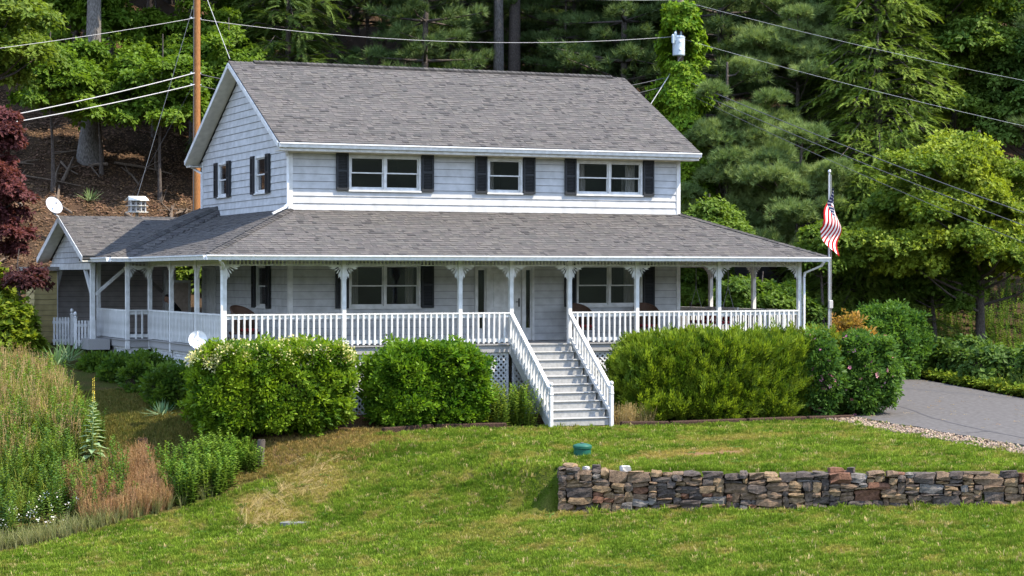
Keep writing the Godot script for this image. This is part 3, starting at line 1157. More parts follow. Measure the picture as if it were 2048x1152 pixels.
	panel(sf, left, side_door[1] - 0.058, side_door[1], 0, 2.1, -0.08, 0.04)
	panel(sf, left, side_door[0] + 0.06, side_door[1] - 0.06, 2.042, 2.1, -0.08, 0.04)
	part(sd, "frame", sf.mesh(), M.trim)
	main_roof(H)
	porch_roof(H)
	porch(H)
	stairs(H)
	# downspouts
	spout(H, [Vector3(-0.30, 5.30, 0.53), Vector3(-0.22, 5.22, 0.40), Vector3(-0.07, 5.08, 0.09), Vector3(-0.07, 3.78, 0.09), Vector3(-0.16, 3.68, 0.12), Vector3(-0.5, 3.52, 0.16)])
	spout(H, [Vector3(-0.32, 5.28, -HD - 0.52), Vector3(-0.20, 5.15, -HD - 0.3), Vector3(-0.06, 5.0, -HD + 0.06), Vector3(-0.06, 3.9, -HD + 0.06)])
	spout(H, [Vector3(PXR + 0.45, 2.24, PZ + 0.63), Vector3(PXR + 0.44, 2.12, PZ + 0.5), Vector3(PXR + 0.14, 1.92, PZ + 0.10), Vector3(PXR + 0.11, 1.8, PZ + 0.10), Vector3(PXR + 0.11, -0.3, PZ + 0.10)])
	spout(H, [Vector3(PXL - 0.28, 2.24, PZ + 0.63), Vector3(PXL - 0.1, 2.10, PZ + 0.3), Vector3(PXL - 0.09, 2.0, PZ + 0.09), Vector3(PXL - 0.09, -0.3, PZ + 0.09)])


func spout(parent: Node, p: Array) -> void:
	var b := MB.new()
	for i in p.size() - 1: b.beam(p[i], p[i + 1] + (p[i + 1] - p[i]).normalized() * 0.02, 0.065, 0.05 + 0.001 * i)
	part(parent, "downspout", b.mesh(), M.gutter)


func front_door(H: Node, f: Face, d: Array) -> void:
	var e := holder(H, "entrance")
	var b := MB.new()
	for q in [[5.42, 5.49], [5.76, 5.90], [6.86, 6.96], [7.17, 7.24]]: panel(b, f, q[0], q[1], 0.0, 2.06, -0.1, 0.05)
	panel(b, f, 5.42, 7.24, 2.062, 2.14, -0.1, 0.052)
	part(e, "frame", b.mesh(), M.trim)
	for q in [[5.49, 5.76], [6.96, 7.17]]:
		var s := MB.new()
		panel(s, f, q[0], q[0] + 0.04, 0.36, 2.06, -0.05, 0.0)
		panel(s, f, q[1] - 0.04, q[1], 0.36, 2.06, -0.05, 0.0)
		panel(s, f, q[0] + 0.04, q[1] - 0.04, 2.0, 2.06, -0.05, -0.002)
		panel(s, f, q[0], q[1], 0.0, 0.36, -0.05, -0.002)
		part(e, "sidelight_frame", s.mesh(), M.trim)
		one_panel(e, "pane", f, q[0] + 0.036, q[1] - 0.036, 0.36, 2.0, -0.03, -0.025, M.glass)
	var dm := MB.new()
	panel(dm, f, 5.905, 6.855, 0.02, 2.055, -0.06, -0.02)
	for q in [[6.0, 6.34], [6.42, 6.76]]:
		for r in [[0.18, 0.80], [0.95, 1.90]]:
			dm.soft_box_t(f.t((q[0] + q[1]) / 2, (r[0] + r[1]) / 2, -0.018), Vector3(q[1] - q[0], r[1] - r[0], 0.02), 0.012)
	part(e, "door_leaf", dm.mesh(), M.trim)
	var hm := MB.new()
	hm.soft_box_t(f.t(6.79, 1.08, -0.012), Vector3(0.05, 0.24, 0.02), 0.006)
	hm.tube([f.p(6.79, 1.10, 0.0), f.p(6.79, 1.10, 0.05), f.p(6.67, 1.10, 0.055)], [0.012, 0.012, 0.012], 8)
	part(e, "handle", hm.mesh(), M.metal_dark)
	one_panel(e, "threshold", f, 5.49, 7.17, -0.001, 0.018, -0.1, 0.08, M.wood_grey)


func main_roof(H: Node) -> void:
	var og := 0.44
	var oe := 0.483
	var ye := 5.43
	var yr := 8.03
	var zr := -HD / 2
	var x0 := -og
	var x1 := HW + og
	var roof := holder(H, "main_roof")
	var A := Vector3(x0, ye, oe)
	var B := Vector3(x1, ye, oe)
	var Rg0 := Vector3(x0, yr, zr)
	var Rg1 := Vector3(x1, yr, zr)
	var A2 := Vector3(x0, ye, -HD - oe)
	var B2 := Vector3(x1, ye, -HD - oe)
	var b := MB.new()
	slab(b, [A, B, Rg1, Rg0], 0.10)
	slab(b, [B2, A2, Rg0, Rg1], 0.10)
	part(roof, "roof_deck", b.mesh(), M.roof_under)
	var s := (Rg0 - A).normalized()
	var S := (Rg0 - A).length()
	shingles(roof, A + Vector3(0, 0.004, 0), Vector3.RIGHT, s, S, 0, 0, x1 - x0, x1 - x0)
	var sb := (Rg1 - B2).normalized()
	shingles(roof, B2 + Vector3(0, 0.004, 0), Vector3.LEFT, sb, S, 0, 0, x1 - x0, x1 - x0)
	# ridge vent, standing proud and stopping short of the gables
	var cn := Vector3(0, s.z, -s.y) * -1.0
	caps(roof, Vector3(x0 + 0.02, yr - 0.02, zr), Vector3(x1 - 0.02, yr - 0.02, zr), 0.16, Vector3(0, cn.y, absf(cn.z)), Vector3(0, cn.y, -absf(cn.z)))
	caps(roof, Vector3(x0 + 0.75, yr + 0.03, zr), Vector3(x1 - 0.45, yr + 0.03, zr), 0.15, Vector3(0, cn.y, absf(cn.z)), Vector3(0, cn.y, -absf(cn.z)))
	one_box(roof, "ridge_vent", Vector3(x0 + 0.77, yr - 0.035, zr - 0.13), Vector3(x1 - 0.47, yr + 0.012, zr + 0.13), M.dark)
	# eaves: fascia, soffit, gutter
	for sg in [1.0, -1.0]:
		var ze: float = oe if sg > 0 else -HD - oe
		var zw: float = 0.004 if sg > 0 else -HD - 0.004
		one_box(H, "fascia", Vector3(x0 + 0.03, ye - 0.22, ze - sg * 0.03), Vector3(x1 - 0.03, ye - 0.102, ze - sg * 0.002), M.trim)
		one_box(H, "soffit", Vector3(x0 + 0.03, ye - 0.235, zw), Vector3(x1 - 0.03, ye - 0.222, ze - sg * 0.004), M.soffit)
		gutter(H, Vector3(x0, ye - 0.02, ze), Vector3(x1, ye - 0.02, ze), Vector3(0, 0, sg))
	# frieze board under the front soffit
	one_box(H, "frieze_board", Vector3(0.036, 5.06 + 0.1, 0.026), Vector3(HW - 0.036, 5.194, 0.045), M.soffit)
	# rakes: white boards and sloping boxed soffits at both gables
	for gx in [0, 1]:
		var xr: float = x0 if gx == 0 else x1
		var xi: float = 0.0 - 0.026 if gx == 0 else HW + 0.026
		var sg := -1.0 if gx == 0 else 1.0
		for q in [[A.z, 1.0], [A2.z, -1.0]]:
			var e := Vector3(xr, ye - 0.10, q[0])
			var r := Vector3(xr, yr - 0.10, zr)
			var nrm := (r - e).normalized()
			one_beam(H, "rake_board", e + Vector3(sg * 0.012, 0, 0) + nrm * 0.02, r + Vector3(sg * 0.012, 0, 0) - nrm * 0.001, 0.022, 0.13, M.trim)
			var sm := MB.new()
			var inward := Vector3(xi - xr, 0, 0)
			slab(sm, [e - Vector3(0, 0.062, 0), e - Vector3(0, 0.062, 0) + inward, r - Vector3(0, 0.062, 0) + inward, r - Vector3(0, 0.062, 0)] if (gx == 0) == (q[1] > 0) else [e - Vector3(0, 0.062, 0) + inward, e - Vector3(0, 0.062, 0), r - Vector3(0, 0.062, 0), r - Vector3(0, 0.062, 0) + inward], 0.02)
			part(H, "rake_soffit", sm.mesh(), M.soffit)


func porch_roof(H: Node) -> void:
	var y := 2.37
	var k := 0.4125
	var ex := 3.08
	var c := 1.0 / sqrt(1.0 + k * k)
	var roof := holder(H, "porch_roof")
	var x0 := -ex
	var x1 := HW + 3.17
	var z1 := 3.04
	var top := Vector3(0, y + k * ex, 0)
	var zs := -5.03
	var xw := -3.76
	var b := MB.new()
	var FL := Vector3(x0, y, z1)
	var FR := Vector3(x1, y, z1)
	var TL := Vector3(0, y + k * 3.06, 0)
	var TR := Vector3(HW, y + k * 3.06, 0)
	slab(b, [FL, FR, TR, TL], 0.09)
	var VB := Vector3(x0, y, zs)
	var VT := Vector3(0, y + k * 3.06, -6.86)
	slab(b, [VB, FL, TL, VT], 0.09)
	var WBk := Vector3(xw, y, -9.3)
	var WF := Vector3(xw, y, zs)
	var HT := Vector3(0, y + k * 3.76, -7.2)
	slab(b, [WBk, WF, HT, Vector3(0, HT.y, -9.3)], 0.09)
	slab(b, [WF, VB, VT, HT], 0.09)
	var RB := Vector3(x1, y, -9.5)
	slab(b, [FR, RB, Vector3(HW, TR.y, -9.5), TR], 0.09)
	part(roof, "roof_deck", b.mesh(), M.roof_under)
	var up := Vector3(0, 0.004, 0)
	var S := 3.05 / c
	shingles(roof, FL + up, Vector3.RIGHT, Vector3(0, k, -1) * c, S, 0, 3.08, x1 - x0, x1 - x0 - 3.15, 99.0, 3)
	shingles(roof, VB + up, Vector3.BACK, Vector3(1, k, 0) * c, 3.08 / c, 0, -1.83, z1 - zs, z1 - zs - 3.05)
	shingles(roof, WBk + up, Vector3.BACK, Vector3(1, k, 0) * c, 3.76 / c, 0, 0, 4.27, 2.1)
	var s6 := Vector3(0, HT.y - y, HT.z - zs).normalized()
	shingles(roof, WF + up, Vector3.RIGHT, s6, Vector2(HT.y - y, HT.z - zs).length(), 0, 3.76, 0.68, 4.34, 3.76)
	shingles(roof, FR + up, Vector3.FORWARD, Vector3(-1, k, 0) * c, 3.16 / c, 0, 3.05, 12.5, 12.5)
	caps(roof, FL, TL, 0.14, Vector3(0, c, c * k), Vector3(-c * k, c, 0))
	caps(roof, FR, TR, 0.14, Vector3(0, c, c * k), Vector3(c * k, c, 0))
	caps(roof, WF, HT, 0.14, Vector3(-c * k, c, 0), Vector3(0, -s6.z, s6.y))
	# gutters and fascias
	gutter(H, FL + Vector3(-0.05, 0.0, 0.0), FR + Vector3(0.05, 0.0, 0.0), Vector3.BACK)
	gutter(H, VB + Vector3(0, 0, 0.12), FL + Vector3(0, 0, -0.02), Vector3.LEFT)
	gutter(H, WF + Vector3(0, 0, 0.0), VB + Vector3(0.0, 0, 0.0), Vector3.BACK)
	gutter(H, WBk + Vector3(0, 0, 2.0), WF, Vector3.LEFT)
	gutter(H, FR, RB, Vector3.RIGHT)
	# ceiling under the whole porch
	var cl := MB.new()
	var cy0 := 2.262
	var cy1 := 2.278
	cl.box(Vector3(x0 + 0.02, cy0, 0.03), Vector3(x1 - 0.02, cy1, z1 - 0.02))
	cl.box(Vector3(x0 + 0.02, cy0, -9.25), Vector3(-0.03, cy1, 0.03))
	cl.box(Vector3(xw + 0.02, cy0, -9.25), Vector3(x0 + 0.02, cy1, zs - 0.02))
	cl.box(Vector3(HW + 0.03, cy0, -9.4), Vector3(x1 - 0.02, cy1, 0.03))
	part(H, "porch_ceiling", cl.mesh(), M.soffit)
	for q in [[Vector3(x0, 2.25, z1 - 0.019), Vector3(x1, 2.28, z1 - 0.001)], [Vector3(x0 + 0.001, 2.25, zs), Vector3(x0 + 0.019, 2.28, z1 - 0.02)], [Vector3(xw, 2.25, zs - 0.019), Vector3(x0, 2.28, zs - 0.001)], [Vector3(xw + 0.001, 2.25, -9.3), Vector3(xw + 0.019, 2.28, zs - 0.02)], [Vector3(x1 - 0.019, 2.25, -9.4), Vector3(x1 - 0.001, 2.28, z1 - 0.02)]]:
		one_box(H, "fascia", q[0], q[1], M.soffit)


func porch(H: Node) -> void:
	var fx := [PXL, 0.71, 3.98, 5.47, 7.21, 9.27, 11.86, PXR]
	var posts := []
	for x in fx: posts.append(Vector3(x, 0, PZ))
	for z in [-0.13, -2.77, -5.4, -8.0]: posts.append(Vector3(PXR, 0, z))
	for z in [-0.21, -2.95, STEP_Z]: posts.append(Vector3(PXL, 0, z))
	posts.append(Vector3(STEP_X, 0, STEP_Z))
	posts.append(Vector3(STEP_X, 0, -9.3))
	for p in posts:
		var foot := -0.28 if absf(p.z - PZ) < 0.01 or p.x < 0 else 0.0
		one_box(H, "post", p + Vector3(-0.058, foot, -0.058), p + Vector3(0.058, 2.262, 0.058), M.trim, 0.008)
	# deck boards, run from the wall outwards, and the floor frame below
	var x := PXL - 0.08
	while x < PXR + 0.08:
		one_box(H, "deck_board", Vector3(x, -0.028, 0.03), Vector3(x + 0.236, 0.0, PZ + 0.09), M.deck)
		x += 0.242
	one_box(H, "side_deck", Vector3(PXL - 0.08, -0.03, -9.3), Vector3(-0.03, -0.002, 0.028), M.deck)
	one_box(H, "side_deck", Vector3(STEP_X - 0.08, -0.03, -9.3), Vector3(PXL - 0.082, -0.002, STEP_Z + 0.08), M.deck)
	one_box(H, "side_deck", Vector3(HW + 0.03, -0.03, -9.3), Vector3(PXR + 0.08, -0.002, 0.028), M.deck)
	var rim := [[Vector3(PXL - 0.06, 0, PZ + 0.02), Vector3(PXR + 0.06, 0, PZ + 0.02)], [Vector3(PXL - 0.02, 0, STEP_Z), Vector3(PXL - 0.02, 0, PZ)], [Vector3(STEP_X, 0, STEP_Z + 0.02), Vector3(PXL, 0, STEP_Z + 0.02)], [Vector3(STEP_X - 0.02, 0, -9.3), Vector3(STEP_X - 0.02, 0, STEP_Z)], [Vector3(PXR + 0.02, 0, -9.3), Vector3(PXR + 0.02, 0, PZ)]]
	for r in rim: one_beam(H, "rim_joist", r[0] + Vector3(0, -0.13, 0), r[1] + Vector3(0, -0.13, 0), 0.04, 0.19, M.deck)
	# beam over the posts
	for r in [[Vector3(PXL - 0.05, 0, PZ), Vector3(PXR + 0.05, 0, PZ)], [Vector3(PXL, 0, STEP_Z), Vector3(PXL, 0, PZ - 0.06)], [Vector3(STEP_X, 0, STEP_Z), Vector3(PXL - 0.06, 0, STEP_Z)], [Vector3(STEP_X, 0, -9.2), Vector3(STEP_X, 0, STEP_Z - 0.06)], [Vector3(PXR, 0, -9.2), Vector3(PXR, 0, PZ - 0.06)]]:
		one_beam(H, "porch_beam", r[0] + Vector3(0, 2.30, 0), r[1] + Vector3(0, 2.30, 0), 0.10, 0.07, M.soffit)
	# front runs
	for i in fx.size() - 1:
		var a := Vector3(fx[i] + 0.058, 0, PZ)
		var b := Vector3(fx[i + 1] - 0.058, 0, PZ)
		spindle_run(H, a, b)
		bracket(H, Vector3(fx[i], 0, PZ), Vector3.RIGHT)
		bracket(H, Vector3(fx[i + 1], 0, PZ), Vector3.LEFT)
		if i != 3: railing(H, a, b, Vector3.BACK)
	var lz := [PZ, -0.21, -2.95, STEP_Z]
	for i in 3:
		var a := Vector3(PXL, 0, lz[i] - 0.058)
		var b := Vector3(PXL, 0, lz[i + 1] + 0.058)
		spindle_run(H, a, b)
		bracket(H, Vector3(PXL, 0, lz[i]), Vector3.FORWARD)
		bracket(H, Vector3(PXL, 0, lz[i + 1]), Vector3.BACK)
		railing(H, a, b, Vector3.LEFT)
	var sa := Vector3(STEP_X + 0.058, 0, STEP_Z)
	var sb := Vector3(PXL - 0.058, 0, STEP_Z)
	spindle_run(H, sa, sb)
	bracket(H, Vector3(STEP_X, 0, STEP_Z), Vector3.RIGHT)
	bracket(H, Vector3(PXL, 0, STEP_Z), Vector3.LEFT)
	railing(H, sa, sb, Vector3.BACK)
	railing(H, Vector3(STEP_X, 0, STEP_Z - 0.058), Vector3(STEP_X, 0, -9.24), Vector3.LEFT)
	bracket(H, Vector3(STEP_X, 0, STEP_Z), Vector3.FORWARD)
	var rz := [PZ, -0.13, -2.77, -5.4, -8.0]
	for i in 4:
		var a := Vector3(PXR, 0, rz[i] - 0.058)
		var b := Vector3(PXR, 0, rz[i + 1] + 0.058)
		spindle_run(H, a, b)
		bracket(H, Vector3(PXR, 0, rz[i]), Vector3.FORWARD)
		bracket(H, Vector3(PXR, 0, rz[i + 1]), Vector3.BACK)
		railing(H, a, b, Vector3.RIGHT)
	# lattice skirts
	var f := Face.new(Vector3(0, 0, PZ - 0.06), Vector3.RIGHT, Vector3.BACK)
	for i in fx.size() - 1:
		var u0: float = fx[i] + 0.06
		var u1: float = fx[i + 1] - 0.06
		var g := minf(ground_y(u0, PZ), ground_y(u1, PZ)) - 0.05
		lattice(H, f, u0, u1, g, -0.23)
	var fl := Face.new(Vector3(PXL + 0.06, 0, 0), Vector3.BACK, Vector3.LEFT)
	for i in 3: lattice(H, fl, lz[i + 1] + 0.06, lz[i] - 0.06, minf(ground_y(PXL, lz[i]), -0.4), -0.23)
	lattice(H, Face.new(Vector3(0, 0, STEP_Z - 0.06), Vector3.RIGHT, Vector3.BACK), STEP_X + 0.06, PXL - 0.06, ground_y(STEP_X, STEP_Z) - 0.1, -0.23)
	lattice(H, Face.new(Vector3(STEP_X + 0.06, 0, 0), Vector3.BACK, Vector3.LEFT), -9.2, STEP_Z - 0.06, ground_y(STEP_X, STEP_Z) - 0.1, -0.23)
	var fr := Face.new(Vector3(PXR - 0.06, 0, 0), Vector3.FORWARD, Vector3.RIGHT)
	for i in 4: lattice(H, fr, -rz[i] + 0.06, -rz[i + 1] - 0.06, -2.1, -0.23)
	# block foundation behind the skirts
	one_box(H, "foundation", Vector3(0.02, -2.6, -HD + 0.02), Vector3(HW - 0.02, -0.26, -0.02), M.wood_grey)


func stairs(H: Node) -> void:
	var st := holder(H, "stairs")
	var xl := 5.47
	var xr := 7.21
	var n := 10
	var rise := 0.207
	var run := 0.272
	var z0 := PZ + 0.10
	for k in n:
		var yb := -rise * (k + 1)
		var z := z0 + run * k
		one_box(st, "riser", Vector3(xl + 0.03, yb, z - 0.02), Vector3(xr - 0.03, yb + rise - 0.034, z), M.step_paint)
		if k < n - 1:
			one_box(st, "tread", Vector3(xl - 0.02, yb - 0.034, z - 0.018), Vector3(xr + 0.02, yb, z + run + 0.032), M.step_paint, 0.01)
	one_box(st, "landing_nosing", Vector3(xl + 0.06, -0.034, PZ + 0.092), Vector3(xr - 0.06, -0.001, z0 + 0.032), M.step_paint)
	var zb := z0 + run * (n - 1)
	for x in [xl - 0.045, xr + 0.045]:
		var b := MB.new()
		var poly := PackedVector2Array([Vector2(z0, -0.02), Vector2(z0, -0.30), Vector2(zb - 0.05, -2.12), Vector2(zb + 0.02, -2.12), Vector2(zb + 0.02, -rise * n + rise - 0.02)])
		b.prism(poly, Transform3D(Basis(Vector3.BACK, Vector3.UP, Vector3.LEFT), Vector3(x, 0, 0)), 0.04)
		part(st, "stringer", b.mesh(), M.stringer_paint)
	for x in [xl, xr]:
		var top := Vector3(x, 0.80, PZ + 0.06)
		var zn := zb + 0.06
		var low := Vector3(x, -1.13, zn)
		var rail := holder(H, "stair_railing")
		one_beam(rail, "handrail", top, low, 0.10, 0.045, M.trim)
		one_beam(rail, "upper_rail", top - Vector3(0, 0.07, 0), low - Vector3(0, 0.07, 0), 0.04, 0.09, M.trim)
		one_beam(rail, "lower_rail", top - Vector3(0, 0.66, 0), low - Vector3(0, 0.66, 0), 0.04, 0.09, M.trim)
		var nm := MB.new()
		nm.soft_box(Vector3(x - 0.045, -2.15, zn - 0.045), Vector3(x + 0.045, -1.05, zn + 0.045), 0.006)
		nm.soft_box(Vector3(x - 0.055, -1.26, zn - 0.055), Vector3(x + 0.055, -1.21, zn + 0.055), 0.01)
		nm.lathe(Transform3D(Basis(), Vector3(x, -1.051, zn)), [Vector2(0.036, 0), Vector2(0.03, 0.02), Vector2(0.05, 0.05), Vector2(0.055, 0.08), Vector2(0.045, 0.115), Vector2(0.02, 0.135), Vector2(0.0, 0.14)], 14)
		part(rail, "newel_post", nm.mesh(), M.trim)
		var side := Vector3(0.04 if x == xl else -0.04, 0, 0)
		for k in 14:
			var f := (k + 1.0) / 15.0
			var p := top.lerp(low, f)
			var o := part(rail, "baluster", baluster_mesh, M.trim)
			o.transform = Transform3D(Basis(Vector3.UP, R(-0.03, 0.03)), p - side + Vector3(0, -0.40, 0))

# ------------------------------------------------------------------ annex, furniture, yard

func make_annex() -> void:
	var A := thing("breezeway", Vector3(-1.9, -0.3, -10.7), "open gabled breezeway with knee-braced posts joining the porch at the rear", "breezeway")
	var y := 2.42
	var yr := 3.68
	var z0 := -7.16
	var z1 := -14.2
	var zr := (z0 + z1) / 2
	var x0 := -4.1
	var x1 := -0.02
	var roof := holder(A, "roof")
	var b := MB.new()
	slab(b, [Vector3(x0, y, z0), Vector3(x1, y, z0), Vector3(x1, yr, zr), Vector3(x0, yr, zr)], 0.09)
	slab(b, [Vector3(x1, y, z1), Vector3(x0, y, z1), Vector3(x0, yr, zr), Vector3(x1, yr, zr)], 0.09)
	# added roof, unseen behind the house, keeping sun off the breezeway's back wall
	slab(b, [Vector3(x1, y + (yr - y) * 0.52, -8.98), Vector3(2.8, y + (yr - y) * 0.52, -8.98), Vector3(2.8, yr, zr), Vector3(x1, yr, zr)], 0.09)
	slab(b, [Vector3(2.8, y, z1), Vector3(x1, y, z1), Vector3(x1, yr, zr), Vector3(2.8, yr, zr)], 0.09)
	part(roof, "roof_deck", b.mesh(), M.roof_under)
	var s := Vector3(0, yr - y, zr - z0)
	shingles(roof, Vector3(x0, y + 0.004, z0), Vector3.RIGHT, s.normalized(), s.length(), 0, 0, x1 - x0, x1 - x0)
	var s2 := Vector3(0, yr - y, zr - z1)
	shingles(roof, Vector3(x1, y + 0.004, z1), Vector3.LEFT, s2.normalized(), s2.length(), 0, 0, x1 - x0, x1 - x0)
	caps(roof, Vector3(x0, yr - 0.02, zr), Vector3(x1, yr - 0.02, zr), 0.14, Vector3(0, 0.94, 0.34), Vector3(0, 0.94, -0.34))
	for q in [z0, z1]:
		var e := Vector3(x0 - 0.012, y - 0.09, q)
		var r := Vector3(x0 - 0.012, yr - 0.09, zr)
		one_beam(A, "rake_board", e, r, 0.022, 0.17, M.trim)
		var sm := MB.new()
		var inw := Vector3(0.37, 0, 0)
		var dn := Vector3(0, 0.055, 0)
		slab(sm, [e - dn, e - dn + inw, r - dn + inw, r - dn] if q == z0 else [e - dn + inw, e - dn, r - dn, r - dn + inw], 0.015)
		part(A, "rake_soffit", sm.mesh(), M.soffit)
	# gable wall above the beam
	var gf := Face.new(Vector3(-3.7, 0, -13.75), Vector3.BACK, Vector3.LEFT)
	var gw := holder(A, "gable_wall")
	clad(gw, gf, 6.15, 2.22, 2.34, [], M.siding, 0.17, 3.5, true, false)
	one_beam(A, "beam", Vector3(-3.7, 2.12, -13.75), Vector3(-3.7, 2.12, -7.6), 0.14, 0.19, M.trim)
	one_beam(A, "beam", Vector3(-3.6, 2.30, -13.55), Vector3(-0.06, 2.30, -13.55), 0.12, 0.16, M.trim)
	one_box(A, "floor", Vector3(-3.9, -0.35, -13.9), Vector3(-0.04, -0.035, -9.32), M.deck)
	one_box(A, "floor", Vector3(-3.9, -0.35, -9.318), Vector3(-3.26, -0.036, -7.3), M.deck)
	for p in [Vector3(-3.7, 0, -7.66), Vector3(-3.7, 0, -13.3), Vector3(-0.2, 0, -12.9), Vector3(-3.7, 0, -10.5)]:
		if p.z == -10.5: continue
		one_box(A, "post", p + Vector3(-0.07, -0.35, -0.07), p + Vector3(0.07, 2.02, 0.07), M.trim, 0.008)
	for q in [[Vector3(-3.7, 1.28, -13.22), Vector3(-3.7, 2.03, -12.3)], [Vector3(-3.7, 1.28, -7.74), Vector3(-3.7, 2.03, -8.7)], [Vector3(-3.62, 1.28, -7.66), Vector3(-2.75, 2.03, -7.66)], [Vector3(-0.28, 1.3, -12.9), Vector3(-1.15, 2.1, -12.9)]]:
		one_beam(A, "knee_brace", q[0], q[1], 0.09, 0.09, M.wood_grey if q[0].x > -1 else M.trim)
	var bw := holder(A, "back_wall")
	clad(bw, Face.new(Vector3(-3.62, 0, -13.6), Vector3.RIGHT, Vector3.BACK), 3.95, -0.03, 2.25, [], M.annex_siding, 0.17, 0.0, true, false)
	# the small yellow shed against the breezeway
	var S := thing("shed", Vector3(-4.5, -0.4, -13.2), "small yellow clapboard shed against the breezeway's outer post", "shed")
	var sw := holder(S, "wall")
	clad(sw, Face.new(Vector3(-4.5, 0, -12.5), Vector3.RIGHT, Vector3.BACK), 0.70, -0.45, 1.98, [], M.yellow_siding, 0.17)
	var sl := holder(S, "wall")
	clad(sl, Face.new(Vector3(-4.5, 0, -13.9), Vector3.BACK, Vector3.LEFT), 1.4, -0.45, 1.98, [], M.yellow_siding, 0.17)
	one_box(S, "roof", Vector3(-4.72, 2.0, -14.0), Vector3(-3.78, 2.12, -12.25), M.wood_grey)
	one_box(S, "corner_board", Vector3(-3.80, -0.45, -12.52), Vector3(-3.775, 1.98, -12.44), M.trim)
	# picket gates between porch and breezeway
	picket("picket_gate", Vector3(-4.5, -0.35, -9.6), Vector3(-3.98, -0.35, -9.6), 0.92, "white picket gate with ball-topped post in front of the yellow shed", true)
	picket("picket_fence", Vector3(-4.02, -0.35, -8.3), Vector3(-3.44, -0.35, -8.3), 0.85, "short white picket fence with ball-topped post against the porch", false)
	# a framed panel leaning in the breezeway
	var pn := thing("framed_panel", Vector3(-0.52, -0.03, -9.55), "tan board panel in a white frame standing behind the seated person", "panel")
	one_box(pn, "board", Vector3(-0.92, -0.02, -9.6), Vector3(-0.30, 1.62, -9.57), M.panel_tan)
	var fb := MB.new()
	fb.box(Vector3(-1.0, -0.03, -9.62), Vector3(-0.922, 1.70, -9.55))
	fb.box(Vector3(-0.298, -0.03, -9.62), Vector3(-0.22, 1.70, -9.55))
	fb.box(Vector3(-0.92, 1.622, -9.62), Vector3(-0.30, 1.70, -9.55))
	part(pn, "frame", fb.mesh(), M.trim)


func picket(called: String, a: Vector3, b: Vector3, hgt: float, label: String, post_at_b: bool) -> void:
	var o := thing(called, (a + b) / 2, label, "fence")
	var n := int((b - a).length() / 0.085)
	var mesh := box_mesh(Vector3(0.06, hgt - 0.08, 0.02), 0.003)
	for k in n:
		var p := a.lerp(b, (k + 0.5) / n)
		var q := part(o, "picket", mesh, M.trim)
		q.position = p + Vector3(0, 0.08 + (hgt - 0.08) / 2, 0) - base_of[o]
	one_beam(o, "rail", a + Vector3(0, 0.22, -0.03), b + Vector3(0, 0.22, -0.03), 0.035, 0.08, M.trim)
	one_beam(o, "rail", a + Vector3(0, hgt - 0.15, -0.03), b + Vector3(0, hgt - 0.15, -0.03), 0.035, 0.08, M.trim)
	var e := b + Vector3(0.06, 0, 0) if post_at_b else a - Vector3(0.06, 0, 0)
	var m := MB.new()
	m.soft_box(e + Vector3(-0.045, 0, -0.045), e + Vector3(0.045, hgt + 0.08, 0.045), 0.006)
	m.soft_box(e + Vector3(-0.06, hgt + 0.08, -0.06), e + Vector3(0.06, hgt + 0.11, 0.06), 0.01)
	part(o, "post", m.mesh(), M.trim)
	var f := MB.new()
	f.lathe(Transform3D(Basis(), e + Vector3(0, hgt + 0.11, 0)), [Vector2(0.03, 0), Vector2(0.02, 0.03), Vector2(0.04, 0.05), Vector2(0.055, 0.09), Vector2(0.045, 0.13), Vector2(0.02, 0.15), Vector2(0, 0.155)], 14)
	part(o, "ball_finial", f.mesh(), M.trim)


func wicker_chair(at: Vector3, turn: float, label: String) -> void:
	var o := thing("wicker_chair", at, label, "chair", "wicker chairs on the porch", turn, true)
	# seen from the front the chair faces +z; a rounded tub back
	var b := MB.new()
	var prev := []
	for k in 15:
		var f := float(k) / 14.0
		var a := lerpf(-0.15 * PI, 1.15 * PI, f)
		var hgt := 0.62 + 0.42 * pow(sin(clampf((a + 0.15 * PI) / (1.3 * PI), 0, 1) * PI), 0.7)
		var lowp := Vector3(cos(a) * 0.30, 0.34, -sin(a) * 0.28)
		var top := Vector3(cos(a) * 0.37, hgt, -sin(a) * 0.36)
		var now := [lowp, top]
		if prev:
			b.quad(prev[0], now[0], now[1], prev[1])
			b.quad(prev[0] * 0.94, prev[1] * Vector3(0.93, 1, 0.93), now[1] * Vector3(0.93, 1, 0.93), now[0] * 0.94)
		prev = now
	part(o, "back", b.mesh(), M.wicker)
	var r := MB.new()
	var pts := []
	var rad := []
	for k in 21:
		var a := lerpf(-0.15 * PI, 1.15 * PI, k / 20.0)
		var hgt := 0.62 + 0.42 * pow(sin(clampf((a + 0.15 * PI) / (1.3 * PI), 0, 1) * PI), 0.7)
		pts.append(Vector3(cos(a) * 0.36, hgt, -sin(a) * 0.35))
		rad.append(0.028)
	r.tube(pts, rad, 7)
	part(o, "rim", r.mesh(), M.wicker)
	one_box(o, "seat", Vector3(-0.31, 0.30, -0.28), Vector3(0.31, 0.37, 0.30), M.wicker, 0.02)
	one_box(o, "cushion", Vector3(-0.26, 0.372, -0.22), Vector3(0.26, 0.45, 0.28), M.cushion, 0.03)
	for p in [Vector3(-0.27, 0, 0.25), Vector3(0.27, 0, 0.25), Vector3(-0.24, 0, -0.24), Vector3(0.24, 0, -0.24)]:
		var l := MB.new()
		l.tube([p + Vector3(0, 0.002, 0), p + Vector3(0, 0.31, 0)], [0.02, 0.026], 8)
		part(o, "leg", l.mesh(), M.wicker)


